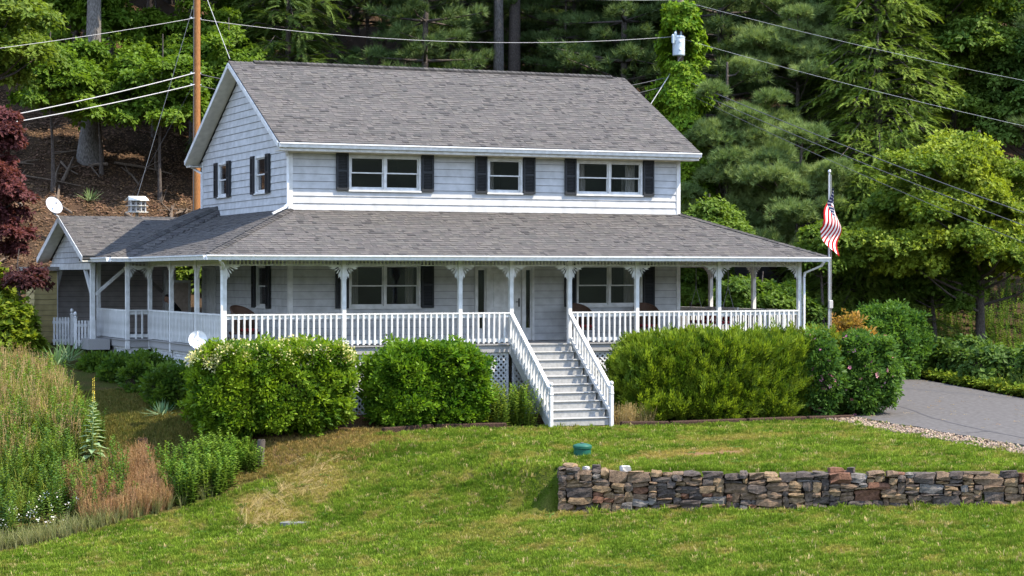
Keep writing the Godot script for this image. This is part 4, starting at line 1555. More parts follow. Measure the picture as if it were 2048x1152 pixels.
func make_porch_things() -> void:
	wicker_chair(Vector3(8.35, 0, 0.75), 0.15, "brown wicker tub chair on the porch just past the stairs")
	wicker_chair(Vector3(10.45, 0, 0.75), -0.1, "brown wicker tub chair on the porch beneath the double window near the swing")
	wicker_chair(Vector3(-1.55, 0, 1.0), 0.5, "brown wicker tub chair at the porch corner by the gable wall")
	# swing
	var sw := thing("porch_swing", Vector3(13.2, 0.0, -0.45), "slatted porch swing with red cushions hanging on chains from the ceiling", "swing", "", -PI / 2, true)
	var w := 0.98
	for k in 5: one_box(sw, "seat_slat", Vector3(-w, 0.40, -0.24 + k * 0.1), Vector3(w, 0.42, -0.16 + k * 0.1), M.swing_paint)
	for k in 12:
		var x := lerpf(-w + 0.04, w - 0.04, k / 11.0)
		one_beam(sw, "back_slat", Vector3(x, 0.42, -0.26), Vector3(x, 0.86, -0.38), 0.05, 0.018, M.swing_paint)
	one_beam(sw, "back_rail", Vector3(-w, 0.87, -0.385), Vector3(w, 0.87, -0.385), 0.035, 0.07, M.swing_paint)
	for sg in [-1.0, 1.0]:
		one_beam(sw, "arm", Vector3(sg * w, 0.66, -0.3), Vector3(sg * w, 0.66, 0.26), 0.07, 0.03, M.swing_paint)
		one_beam(sw, "arm_support", Vector3(sg * w, 0.39, 0.2), Vector3(sg * w, 0.645, 0.2), 0.05, 0.05, M.swing_paint)
		for q in [0.2, -0.3]:
			var m := MB.new()
			m.tube([Vector3(sg * w, 0.675, q), Vector3(sg * w, 1.5, -0.05)], [0.008, 0.008], 5)
			part(sw, "chain", m.mesh(), M.chain)
		var mm := MB.new()
		mm.tube([Vector3(sg * w, 1.5, -0.05), Vector3(sg * w, 2.262, -0.05)], [0.009, 0.009], 5)
		part(sw, "chain", mm.mesh(), M.chain)
	one_box(sw, "seat_cushion", Vector3(-w + 0.05, 0.422, -0.23), Vector3(w - 0.05, 0.50, 0.26), M.cushion, 0.03)
	for x in [-0.62, 0.0, 0.62]:
		var m := MB.new()
		m.soft_box_t(Transform3D(Basis(Vector3.RIGHT, -0.27), Vector3(x, 0.66, -0.24)), Vector3(0.42, 0.32, 0.11), 0.04)
		part(sw, "pillow", m.mesh(), M.cushion)
	make_person()


# ---- a figure as one continuous surface: tapered bones joined smoothly, meshed as surface nets

func bone_dist(p: Vector3, a: Vector3, b: Vector3, ra: float, rb: float) -> float:
	var ab := b - a
	var t := clampf((p - a).dot(ab) / ab.length_squared(), 0, 1)
	return (p - a - ab * t).length() - lerpf(ra, rb, t)


func net(bones: Array, cell: float, blend: float) -> MB:
	# bones: [a, b, ra, rb, colour]
	var lo := Vector3(99, 99, 99)
	var hi := -lo
	for q in bones:
		for e in 2:
			var r: float = q[2 + e] + 3 * cell
			lo = Vector3(minf(lo.x, q[e].x - r), minf(lo.y, q[e].y - r), minf(lo.z, q[e].z - r))
			hi = Vector3(maxf(hi.x, q[e].x + r), maxf(hi.y, q[e].y + r), maxf(hi.z, q[e].z + r))
	var n := Vector3i(((hi - lo) / cell).ceil()) + Vector3i.ONE
	var val := PackedFloat32Array()
	val.resize(n.x * n.y * n.z)
	val.fill(1.0)
	for q in bones:
		var r: float = maxf(q[2], q[3]) + 4 * cell
		var a: Vector3 = q[0]
		var b: Vector3 = q[1]
		var l := Vector3i(((Vector3(minf(a.x, b.x), minf(a.y, b.y), minf(a.z, b.z)) - Vector3(r, r, r) - lo) / cell).floor()).clamp(Vector3i.ZERO, n - Vector3i.ONE)
		var h := Vector3i(((Vector3(maxf(a.x, b.x), maxf(a.y, b.y), maxf(a.z, b.z)) + Vector3(r, r, r) - lo) / cell).ceil()).clamp(Vector3i.ZERO, n - Vector3i.ONE)
		for z in range(l.z, h.z + 1):
			for y in range(l.y, h.y + 1):
				for x in range(l.x, h.x + 1):
					var i := x + n.x * (y + n.y * z)
					var d := bone_dist(lo + Vector3(x, y, z) * cell, a, b, q[2], q[3])
					var k := clampf(0.5 + 0.5 * (val[i] - d) / blend, 0, 1)
					val[i] = lerpf(val[i], d, k) - blend * k * (1 - k)
	var at := {}
	for z in n.z - 1:
		for y in n.y - 1:
			for x in n.x - 1:
				var s := Vector3.ZERO
				var m := 0
				var cnt := 0
				var vs := []
				for c in 8:
					var vv := val[(x + (c & 1)) + n.x * ((y + ((c >> 1) & 1)) + n.y * (z + ((c >> 2) & 1)))]
					vs.append(vv)
					if vv < 0: m += 1
				if m == 0 or m == 8: continue
				for e in [[0, 1], [2, 3], [4, 5], [6, 7], [0, 2], [1, 3], [4, 6], [5, 7], [0, 4], [1, 5], [2, 6], [3, 7]]:
					if (vs[e[0]] < 0) != (vs[e[1]] < 0):
						var t: float = vs[e[0]] / (vs[e[0]] - vs[e[1]])
						var p0 := Vector3(e[0] & 1, (e[0] >> 1) & 1, (e[0] >> 2) & 1)
						var p1 := Vector3(e[1] & 1, (e[1] >> 1) & 1, (e[1] >> 2) & 1)
						s += p0.lerp(p1, t)
						cnt += 1
				at[Vector3i(x, y, z)] = lo + (Vector3(x, y, z) + s / cnt) * cell
	var grad := func(p: Vector3) -> Vector3:
		var f := func(q: Vector3) -> float:
			var g := (q - lo) / cell
			var i := Vector3i(g.round()).clamp(Vector3i.ZERO, n - Vector3i.ONE)
			return val[i.x + n.x * (i.y + n.y * i.z)]
		return Vector3(f.call(p + Vector3(cell, 0, 0)) - f.call(p - Vector3(cell, 0, 0)), f.call(p + Vector3(0, cell, 0)) - f.call(p - Vector3(0, cell, 0)), f.call(p + Vector3(0, 0, cell)) - f.call(p - Vector3(0, 0, cell))).normalized()
	var b := MB.new()
	b.colored = true
	for key in at:
		for ax in 3:
			var u := (ax + 1) % 3
			var w := (ax + 2) % 3
			var c0: Vector3i = key
			var step := Vector3i.ZERO
			step[ax] = 1
			var i0 := c0.x + n.x * (c0.y + n.y * c0.z)
			var c1 := c0 + step
			var i1 := c1.x + n.x * (c1.y + n.y * c1.z)
			if (val[i0] < 0) == (val[i1] < 0): continue
			var du := Vector3i.ZERO
			du[u] = 1
			var dw := Vector3i.ZERO
			dw[w] = 1
			var k := [c0 - du - dw, c0 - dw, c0, c0 - du]
			if not (at.has(k[0]) and at.has(k[1]) and at.has(k[3])): continue
			var P := []
			var N := []
			for q in k:
				P.append(at[q])
				N.append(grad.call(at[q]))
			var mid: Vector3 = (P[0] + P[2]) / 2
			var best := 99.0
			for q in bones:
				var d := bone_dist(mid, q[0], q[1], q[2], q[3])
				if d < best:
					best = d
					b.tint = q[4]
			if val[i0] < 0: b.quad_n(P[0], P[1], P[2], P[3], N[0], N[1], N[2], N[3])
			else: b.quad_n(P[3], P[2], P[1], P[0], N[3], N[2], N[1], N[0])
	return b


func make_person() -> void:
	var o := thing("person", Vector3(-1.1, 0.0, -8.0), "person in dark clothes sitting hunched forward behind the side railing", "person", "", 0.0, true)
	var sk := Color(0.30, 0.17, 0.12)
	var sh := Color(0.012, 0.012, 0.016)
	var je := Color(0.03, 0.035, 0.05)
	var bones := [
		[Vector3(0.12, 0.52, 0), Vector3(0.02, 0.74, 0), 0.145, 0.15, sh], [Vector3(0.02, 0.74, 0), Vector3(-0.09, 0.92, 0), 0.15, 0.13, sh],
		[Vector3(-0.08, 0.93, -0.14), Vector3(-0.08, 0.93, 0.14), 0.085, 0.085, sh],
		[Vector3(-0.12, 0.97, 0), Vector3(-0.20, 1.05, 0), 0.06, 0.052, sk]]
	for s in [-1.0, 1.0]:
		bones.append([Vector3(-0.08, 0.92, 0.19 * s), Vector3(-0.13, 0.66, 0.24 * s), 0.062, 0.05, sh])
		bones.append([Vector3(-0.13, 0.66, 0.24 * s), Vector3(-0.36, 0.60, 0.14 * s), 0.047, 0.032, sk])
		bones.append([Vector3(-0.36, 0.60, 0.14 * s), Vector3(-0.43, 0.585, 0.11 * s), 0.034, 0.03, sk])
		bones.append([Vector3(0.10, 0.53, 0.09 * s), Vector3(-0.34, 0.50, 0.12 * s), 0.095, 0.065, je])
		bones.append([Vector3(-0.34, 0.50, 0.12 * s), Vector3(-0.30, 0.10, 0.12 * s), 0.062, 0.042, je])
		bones.append([Vector3(-0.28, 0.06, 0.12 * s), Vector3(-0.46, 0.04, 0.13 * s), 0.045, 0.035, Color(0.02, 0.02, 0.02)])
	var m := mat("person_skin_and_cloth", Color.WHITE, 0.85)
	m.vertex_color_use_as_albedo = true
	part(o, "body", net(bones, 0.024, 0.04).mesh(), m)
	var head := [
		[Vector3(-0.20, 1.04, 0), Vector3(-0.23, 1.08, 0), 0.05, 0.055, sk],
		[Vector3(-0.225, 1.15, 0), Vector3(-0.25, 1.165, 0), 0.092, 0.09, sk], [Vector3(-0.255, 1.10, 0), Vector3(-0.295, 1.075, 0), 0.068, 0.04, sk],
		[Vector3(-0.332, 1.135, 0), Vector3(-0.348, 1.108, 0), 0.012, 0.016, sk], [Vector3(-0.325, 1.075, -0.02), Vector3(-0.325, 1.075, 0.02), 0.012, 0.012, Color(0.25, 0.10, 0.09)],
		[Vector3(-0.315, 1.150, 0.035), Vector3(-0.317, 1.150, 0.036), 0.013, 0.013, Color(0.03, 0.02, 0.02)], [Vector3(-0.315, 1.150, -0.035), Vector3(-0.317, 1.150, -0.036), 0.013, 0.013, Color(0.03, 0.02, 0.02)],
		[Vector3(-0.235, 1.15, 0.094), Vector3(-0.235, 1.115, 0.092), 0.014, 0.012, sk], [Vector3(-0.235, 1.15, -0.094), Vector3(-0.235, 1.115, -0.092), 0.014, 0.012, sk]]
	part(o, "head", net(head, 0.008, 0.02).mesh(), m)
	var hair := [[Vector3(-0.205, 1.165, 0), Vector3(-0.25, 1.195, 0), 0.095, 0.082, Color(0.02, 0.015, 0.012)]]
	part(o, "hair", net(hair, 0.012, 0.02).mesh(), m)
	var c := thing("stool", Vector3(-1.0, 0.0, -8.0), "low dark stool under the seated person on the side porch", "stool", "", 0.0, true)
	one_box(c, "seat", Vector3(-0.2, 0.33, -0.2), Vector3(0.2, 0.375, 0.2), M.wicker, 0.01)
	for p in [Vector3(-0.16, 0, -0.16), Vector3(0.16, 0, -0.16), Vector3(-0.16, 0, 0.16), Vector3(0.16, 0, 0.16)]:
		one_box(c, "leg", p + Vector3(-0.02, 0.001, -0.02), p + Vector3(0.02, 0.329, 0.02), M.wicker)


func make_flag() -> void:
	var base := g3(16.05, 1.6)
	var o := thing("flagpole", base, "tall silver flagpole standing beside the end of the porch", "flagpole")
	var top := Vector3(base.x, 4.86, base.z)
	var m := MB.new()
	m.tube([base - Vector3(0, 0.2, 0), base + Vector3(0, 3.4, 0), top], [0.036, 0.034, 0.026], 12)
	part(o, "pole", m.mesh(), M.flag_pole)
	var f := MB.new()
	f.lathe(Transform3D(Basis(), top), [Vector2(0.026, 0), Vector2(0.045, 0.01), Vector2(0.05, 0.05), Vector2(0.03, 0.09), Vector2(0, 0.095)], 12)
	part(o, "finial", f.mesh(), M.steel)
	var h := MB.new()
	h.tube([top + Vector3(-0.05, -0.05, 0.02), base + Vector3(-0.055, 1.5, 0.02)], [0.006, 0.006], 5)
	h.tube([top + Vector3(0.05, -0.05, 0.02), base + Vector3(0.06, 1.5, 0.02)], [0.006, 0.006], 5)
	part(o, "halyard", h.mesh(), M.cable_light)
	var cl := MB.new()
	cl.soft_box(base + Vector3(-0.06, 2.85, 0.03), base + Vector3(0.09, 3.1, 0.075), 0.02)
	part(o, "cleat", cl.mesh(), M.cable_light)
	# the flag: limp, its fly end hanging down in folds
	var im := Image.create(380, 200, false, Image.FORMAT_RGBA8)
	var red := Color(0.66, 0.05, 0.09)
	var white := Color(0.93, 0.91, 0.90)
	for k in 13: im.fill_rect(Rect2i(0, int(k * 200.0 / 13), 380, 17), red if k % 2 == 0 else white)
	im.fill_rect(Rect2i(0, 0, 152, 108), Color(0.07, 0.10, 0.27))
	for r in 9:
		for c in (6 if r % 2 == 0 else 5):
			var cx := (12.7 if r % 2 == 0 else 25.3) + c * 25.3
			var cy := 10.8 + r * 10.8
			for yy in range(-6, 7):
				for xx in range(-6, 7):
					var a := atan2(xx, -yy)
					var rad := Vector2(xx, yy).length()
					var q := absf(fposmod(a + PI / 5, TAU / 5) - PI / 5)
					if rad * cos(q) < 2.4 + 2.6 * (1.0 - q / (PI / 5)) * 0.9 and rad < 5.6: im.set_pixel(int(cx) + xx, int(cy) + yy, white)
	var fm := mat("flag_cloth", Color.WHITE, 0.85)
	fm.albedo_texture = ImageTexture.create_from_image(im)
	fm.backlight_enabled = true
	fm.backlight = lin(0.5, 0.5, 0.5)
	var fo := thing("flag", Vector3(base.x, 2.5, base.z), "red, white and blue starred flag hanging limp from the flagpole", "flag")
	var b := MB.new()
	var nu := 34
	var nv := 22
	var P := []
	for j in nv + 1:
		var t := float(j) / nv
		var row := []
		for i in nu + 1:
			var s := float(i) / nu
			var fly := Vector2(-0.46, 3.20).lerp(Vector2(0.16, 2.40), t)
			var hst := Vector2(0.04, 4.50 - 0.95 * t)
			var pq := hst.lerp(fly, s)
			var fold := sin(s * 8.0 + t * 5.0) * (0.02 + 0.05 * s)
			var yy := pq.y
			var xx := pq.x + fold + 0.24 * sin(pow(s, 0.6) * PI) * (0.25 + 0.75 * t)
			var zz := 0.07 + 0.06 * s + cos(s * 8.0 + t * 5.0) * (0.03 + 0.09 * s)
			row.append(Vector3(base.x + xx, yy, base.z + zz))
		P.append(row)
	for j in nv:
		for i in nu:
			b.quad(P[j + 1][i], P[j + 1][i + 1], P[j][i + 1], P[j][i])
			var uv := func(ii: int, jj: int): return Vector2(float(ii) / nu, float(jj) / nv)
			for q in [uv.call(i, j + 1), uv.call(i + 1, j), uv.call(i + 1, j + 1), uv.call(i, j + 1), uv.call(i, j), uv.call(i + 1, j)]: b.uv.append(q)
	part(fo, "cloth", b.mesh(), fm)


func make_dish(called: String, at: Vector3, face: Vector3, r: float, m: Material, label: String, mast: Array) -> void:
	var o := thing(called, mast[-1], label, "satellite dish")
	var b := MB.new()
	var t := Transform3D(basis_up(face, 0.0), at)
	b.lathe(t, [Vector2(0.0, 0.0), Vector2(r * 0.4, r * 0.04), Vector2(r * 0.75, r * 0.13), Vector2(r * 0.97, r * 0.23), Vector2(r, r * 0.26), Vector2(r, r * 0.22), Vector2(r * 0.75, r * 0.09), Vector2(r * 0.4, 0.0), Vector2(0, -0.03 * r)], 28)
	part(o, "reflector", b.mesh(), m)
	var a := MB.new()
	var foc := t * Vector3(0, r * 0.75, 0)
	a.tube([t * Vector3(0, r * 0.1, -r * 0.95), foc], [0.012, 0.012], 6)
	a.soft_box_t(Transform3D(t.basis, foc), Vector3(0.07, 0.11, 0.07), 0.015)
	part(o, "feed_arm", a.mesh(), M.dish_white)
	var p := MB.new()
	var pts := [t * Vector3(0, -0.02, 0)]
	pts.append_array(mast)
	var rad := []
	for q in pts: rad.append(0.025)
	p.tube(pts, rad, 8)
	part(o, "mast", p.mesh(), M.dish_grey)


func make_yard_things() -> void:
	make_flag()
	make_dish("satellite_dish", Vector3(-4.33, 3.98, -10.4), Vector3(0.35, 0.45, 0.75), 0.29, M.dish_grey, "grey satellite dish on a bent mast at the breezeway's gable peak", [Vector3(-4.28, 3.75, -10.55), Vector3(-4.11, 3.66, -10.62), Vector3(-4.11, 3.58, -10.68)])
	make_dish("satellite_dish", Vector3(-3.38, 0.24, 3.2), Vector3(-0.28, 0.12, 0.95), 0.23, M.dish_white, "round white satellite dish standing in front of the porch corner", [Vector3(-3.34, 0.05, 3.12), g3(-3.34, 3.12, -0.1)])
	# green tank riser in the lawn
	var p := g3(4.31, 9.39)
	var o := thing("tank_riser", p, "dark green plastic tank riser with a domed lid in the lawn", "tank riser")
	var b := MB.new()
	b.lathe(Transform3D(Basis(), p - Vector3(0, 0.1, 0)), [Vector2(0.205, 0), Vector2(0.205, 0.30), Vector2(0.19, 0.31)], 28)
	part(o, "body", b.mesh(), M.green_plastic)
	var l := MB.new()
	l.lathe(Transform3D(Basis(Vector3.RIGHT, 0.02), p + Vector3(0, 0.19, 0)), [Vector2(0.0, -0.01), Vector2(0.222, -0.01), Vector2(0.228, 0.0), Vector2(0.226, 0.05), Vector2(0.20, 0.075), Vector2(0.12, 0.10), Vector2(0.04, 0.11), Vector2(0.0, 0.112)], 28)
	part(o, "lid", l.mesh(), M.green_plastic)
	var k := MB.new()
	k.soft_box(p + Vector3(-0.05, 0.295, -0.02), p + Vector3(0.03, 0.32, 0.03), 0.008)
	part(o, "lid_handle", k.mesh(), M.metal_dark)
	# flat stone in the grass
	var fs := g3(-2.79, 9.26, 0.0)
	var so := thing("flat_stone", fs, "flat pale stone slab sunk in the lawn near the straw", "stone")
	var sb := MB.new()
	var poly := PackedVector2Array([Vector2(-0.34, -0.05), Vector2(-0.2, -0.2), Vector2(0.12, -0.22), Vector2(0.34, -0.12), Vector2(0.36, 0.08), Vector2(0.1, 0.2), Vector2(-0.22, 0.16)])
	sb.prism(poly, Transform3D(Basis(Vector3.RIGHT, -PI / 2), fs), 0.08)
	part(so, "slab", sb.mesh(), M.limestone)
	# two old stubs
	post_stub(g3(-2.52, 5.61), 0.10, 0.55, 0.12, "grey sawn-off log post at the edge of the lawn", M.stub_wood)
	post_stub(g3(-4.86, 3.66), 0.13, 0.34, -0.1, "short dark split stump among the weeds", M.timber)
	# landscape timbers
	var tl := [[Vector2(-1.25, 3.95), Vector2(0.15, 3.85), "weathered landscape timber below the flowering hedge"], [Vector2(0.95, 4.75), Vector2(2.35, 4.62), "dark landscape timber below the middle hedge, farther from the stairs"], [Vector2(2.42, 4.62), Vector2(4.35, 4.72), "long dark landscape timber running towards the stairs' foot"], [Vector2(7.45, 5.1), Vector2(8.75, 5.35), "tilted brown landscape timber beside the stairs' foot"], [Vector2(8.8, 5.36), Vector2(11.1, 5.3), "long brown landscape timber under the long hedge, nearer the stairs"], [Vector2(11.15, 5.3), Vector2(13.0, 5.25), "brown landscape timber under the middle of the long hedge"], [Vector2(13.05, 5.25), Vector2(14.5, 5.3), "brown landscape timber at the drive end of the long hedge"]]
	for q in tl:
		var a := g3(q[0].x, q[0].y, 0.05)
		var c := g3(q[1].x, q[1].y, 0.05)
		var n := thing("landscape_timber", (a + c) / 2 - Vector3(0, 0.08, 0), q[2], "timber", "timbers edging the hedge beds")
		var tb := MB.new()
		var d := (c - a).normalized()
		tb.soft_box_t(Transform3D(Basis(d, Vector3.UP.slide(d).normalized(), d.cross(Vector3.UP.slide(d).normalized())), (a + c) / 2), Vector3((c - a).length(), 0.15, 0.17), 0.025)
		part(n, "timber", tb.mesh(), M.timber)
	# birdhouse on a post behind the breezeway
	var bp := Vector3(0.12, 4.05, -18.2)
	var bh := thing("birdhouse", Vector3(bp.x, ground_y(bp.x, bp.z), bp.z), "white tiered birdhouse on a post on the bank behind the breezeway", "birdhouse")
	one_box(bh, "post", Vector3(bp.x - 0.045, ground_y(bp.x, bp.z) - 0.1, bp.z - 0.045), bp + Vector3(0.045, 0.0, 0.045), M.wood_grey)
	one_box(bh, "floor", bp + Vector3(-0.34, 0.0, -0.26), bp + Vector3(0.34, 0.03, 0.26), M.soffit)
	one_box(bh, "floor", bp + Vector3(-0.34, 0.225, -0.26), bp + Vector3(0.34, 0.245, 0.26), M.soffit)
	one_box(bh, "body", bp + Vector3(-0.27, 0.031, -0.19), bp + Vector3(0.27, 0.43, 0.19), M.wood_grey)
	for x in [-0.27, -0.09, 0.09, 0.25]:
		one_box(bh, "divider", bp + Vector3(x, 0.031, 0.192), bp + Vector3(x + 0.02, 0.43, 0.23), M.trim)
	for x in [-0.18, 0.0, 0.18]:
		for yy in [0.1, 0.31]:
			var hm := MB.new()
			hm.tube([bp + Vector3(x, yy, 0.191), bp + Vector3(x, yy, 0.196)], [0.03, 0.03], 12)
			part(bh, "entrance_hole", hm.mesh(), M.dark)
	var rb := MB.new()
	slab(rb, [bp + Vector3(-0.37, 0.43, 0.29), bp + Vector3(0.37, 0.43, 0.29), bp + Vector3(0.3, 0.58, 0), bp + Vector3(-0.3, 0.58, 0)], 0.02)
	slab(rb, [bp + Vector3(0.37, 0.43, -0.29), bp + Vector3(-0.37, 0.43, -0.29), bp + Vector3(-0.3, 0.58, 0), bp + Vector3(0.3, 0.58, 0)], 0.02)
	part(bh, "roof", rb.mesh(), M.soffit)


func post_stub(p: Vector3, r: float, hgt: float, lean: float, label: String, m: Material) -> void:
	var o := thing("stump", p, label, "stump")
	var b := MB.new()
	var pts := []
	var rad := []
	for k in 5:
		var f := k / 4.0
		pts.append(p + Vector3(lean * f * hgt, -0.1 + f * (hgt + 0.1), 0))
		rad.append(r * lerpf(1.12, 0.94, f) * (1.0 + 0.05 * sin(k * 2.1)))
	b.tube(pts, rad, 11)
	part(o, "bole", b.mesh(), m)
	# splinters on the cut face
	var s := MB.new()
	for k in 7:
		var a := k * 0.9
		var q: Vector3 = pts[-1] + Vector3(cos(a), 0, sin(a)) * r * 0.62
		s.box_t(Transform3D(Basis(Vector3.UP, a), q + Vector3(0, 0.012, 0)), Vector3(0.05, R(0.02, 0.06), 0.03))
	part(o, "splinters", s.mesh(), m)


# ------------------------------------------------------------------ dry-stone wall

func rock_mesh(sd: int) -> ArrayMesh:
	var r := RandomNumberGenerator.new()
	r.seed = sd
	var pt := {}
	var get := func(i: int, j: int, k: int) -> Vector3:
		var key := Vector3i(i, j, k)
		if not pt.has(key):
			var p := Vector3(i, j, k) * 0.5
			var nz := int(i != 0) + int(j != 0) + int(k != 0)
			p *= [0.0, 1.03, 0.97, 0.86][nz] as float
			p += Vector3(r.randf_range(-1, 1), r.randf_range(-1, 1), r.randf_range(-1, 1)) * 0.095
			pt[key] = p
		return pt[key]
	var b := MB.new()
	for ax in 3:
		var u := (ax + 1) % 3
		var w := (ax + 2) % 3
		for sg in [-1, 1]:
			for i in [-1, 0]:
				for j in [-1, 0]:
					var q := []
					for st in [[0, 0], [1, 0], [1, 1], [0, 1]]:
						var c := [0, 0, 0]
						c[ax] = sg
						c[u] = i + st[0]
						c[w] = j + st[1]
						q.append(get.call(c[0], c[1], c[2]))
					if sg > 0: b.quad(q[0], q[1], q[2], q[3])
					else: b.quad(q[3], q[2], q[1], q[0])
	return b.mesh()


func make_wall() -> void:
	var L := 11.9
	var base := Vector3(WA.x + WD.x * L / 2, -3.4, WA.y + WD.y * L / 2)
	var W := thing("stone_wall", base, "dry-stacked fieldstone retaining wall of grey and rust stones across the lawn", "stone wall")
	var rocks := []
	for k in 14: rocks.append(rock_mesh(100 + k))
	var cu := 0.06
	var cv := 0.05
	var pos := func(s: float, n: float, y: float) -> Vector3: return Vector3(WA.x + WD.x * s + WN.x * n, y, WA.y + WD.y * s + WN.y * n)
	var low := func(s: float) -> float:
		var q: Vector3 = pos.call(s, 0.12, 0)
		return ground_y(q.x, q.z) - 0.08
	var high := func(s: float) -> float:
		var q: Vector3 = pos.call(s, -0.55, 0)
		return upper(q.x, q.z) + 0.02 + 0.04 * noise.get_noise_1d(s * 9.0) + 0.05 * (1.0 - ss(0.0, 2.2, s)) - 0.02
	# the soil and rubble that the stones lean on
	var cb := MB.new()
	var sN := 24
	for i in sN:
		var s0 := 0.12 + (L - 0.2) * i / sN
		var s1 := 0.12 + (L - 0.2) * (i + 1) / sN
		var a := [pos.call(s0, -0.14, low.call(s0) - 0.2), pos.call(s1, -0.14, low.call(s1) - 0.2), pos.call(s1, -0.14, high.call(s1) - 0.12), pos.call(s0, -0.14, high.call(s0) - 0.12)]
		var c := [pos.call(s0, -0.46, low.call(s0) - 0.2), pos.call(s1, -0.46, low.call(s1) - 0.2), pos.call(s1, -0.46, high.call(s1) - 0.12), pos.call(s0, -0.46, high.call(s0) - 0.12)]
		cb.quad(a[0], a[1], a[2], a[3])
		cb.quad(c[1], c[0], c[3], c[2])
		cb.quad(a[3], a[2], c[2], c[3])
		if i == 0: cb.quad(c[0], a[0], a[3], c[3])
	part(W, "rubble_core", cb.mesh(), M.earth)
	var face := func(len: float, place: Callable, lo: Callable, hi: Callable, yaw: float, deep: float) -> void:
		var nc := int(len / cu)
		var nr := 30
		var grid := PackedByteArray()
		grid.resize(nc * nr)
		for r in nr:
			for c in nc:
				if grid[r * nc + c]: continue
				var s := (c + 0.5) * cu
				var y0: float = lo.call(s) + r * cv
				if y0 > hi.call(s) - 0.03: continue
				var big := rng.randf()
				var wn := rng.randi_range(3, 6)
				var hn := rng.randi_range(2, 3)
				if big < 0.28:
					wn = rng.randi_range(6, 10)
					hn = rng.randi_range(3, 5)
				elif big < 0.5:
					wn = rng.randi_range(5, 9)
					hn = rng.randi_range(1, 2)
				var w := 0
				while w < wn and c + w < nc and not grid[r * nc + c + w]: w += 1
				if w < 2 and c + w < nc: 
					grid[r * nc + c] = 1
					continue
				var top: float = hi.call(s)
				while hn > 1 and y0 + hn * cv > top + 0.05: hn -= 1
				for rr in hn:
					for cc2 in w:
						if r + rr < nr: grid[(r + rr) * nc + c + cc2] = 1
				var sc := s - cu / 2 + w * cu / 2
				var yc := y0 + hn * cv / 2
				var is_top := y0 + (hn + 2.0) * cv > top
				var d := deep * R(0.8, 1.1) + (0.12 if is_top else 0.0)
				var tone := rng.randi() % 12
				var mi: int = [0, 2, 1, 1, 2, 3, 0, 4, 5, 6, 2, 1][tone]
				var o := part(W, "stone", rocks[rng.randi() % 14], M["stone%d" % mi])
				var tilt := R(-0.13, 0.13) * (1.0 if w < 8 else 0.4)
				o.transform = Transform3D(Basis(Vector3.UP, yaw + R(-0.1, 0.1)) * Basis(Vector3.BACK, tilt) * Basis(Vector3.RIGHT, R(-0.12, 0.12)) * Basis.from_scale(Vector3(w * cu * R(0.93, 1.03), hn * cv * R(0.96, 1.10), d)), place.call(sc, -d / 2 + R(0.0, 0.07), yc) - base)
	var yaw := -atan2(WD.y, WD.x)
	face.call(L, pos, low, high, yaw, 0.28)
	var pos_end := func(s: float, n: float, y: float) -> Vector3: return pos.call(-n, -s - 0.02, y)
	face.call(0.62, func(s: float, n: float, y: float) -> Vector3: return pos.call(0.04 - n, s - 0.66, y), func(s: float) -> float:
		var q: Vector3 = pos.call(-0.1, s - 0.66, 0)
		return ground_y(q.x, q.z) - 0.08, func(_s: float) -> float: return high.call(0.1), yaw - PI / 2, 0.25)
	# loose pieces lying on top: two white quartz lumps and dark cobbles
	for q in [[0.62, 0.16, 0.10, "stone_white"], [1.5, 0.26, 0.15, "stone_white"], [0.85, 0.2, 0.14, "stone3"], [0.25, 0.34, 0.14, "stone2"], [6.2, 0.3, 0.16, "stone4"], [6.55, 0.22, 0.14, "stone3"]]:
		var o := part(W, "loose_stone", rocks[int(q[0] * 10) % 14], M[q[3]])
		o.transform = Transform3D(Basis(Vector3.UP, q[0] * 3.0) * Basis.from_scale(Vector3(q[1], q[2], q[1] * 0.8)), pos.call(q[0], -0.2, high.call(q[0]) + q[2] * 0.3) - base)


# ------------------------------------------------------------------ poles and wires

func cable(a: Vector3, b: Vector3, sag: float, r: float, m: Material, label: String, group := "overhead lines between the poles") -> void:
	var o := thing("cable", (a + b) / 2, label, "cable", group)
	var pts := []
	var rad := []
	for k in 25:
		var f := k / 24.0
		pts.append(a.lerp(b, f) - Vector3(0, sag * 4 * f * (1 - f), 0))
		rad.append(r)
	var t := MB.new()
	t.tube(pts, rad, 5)
	part(o, "wire", t.mesh(), m)


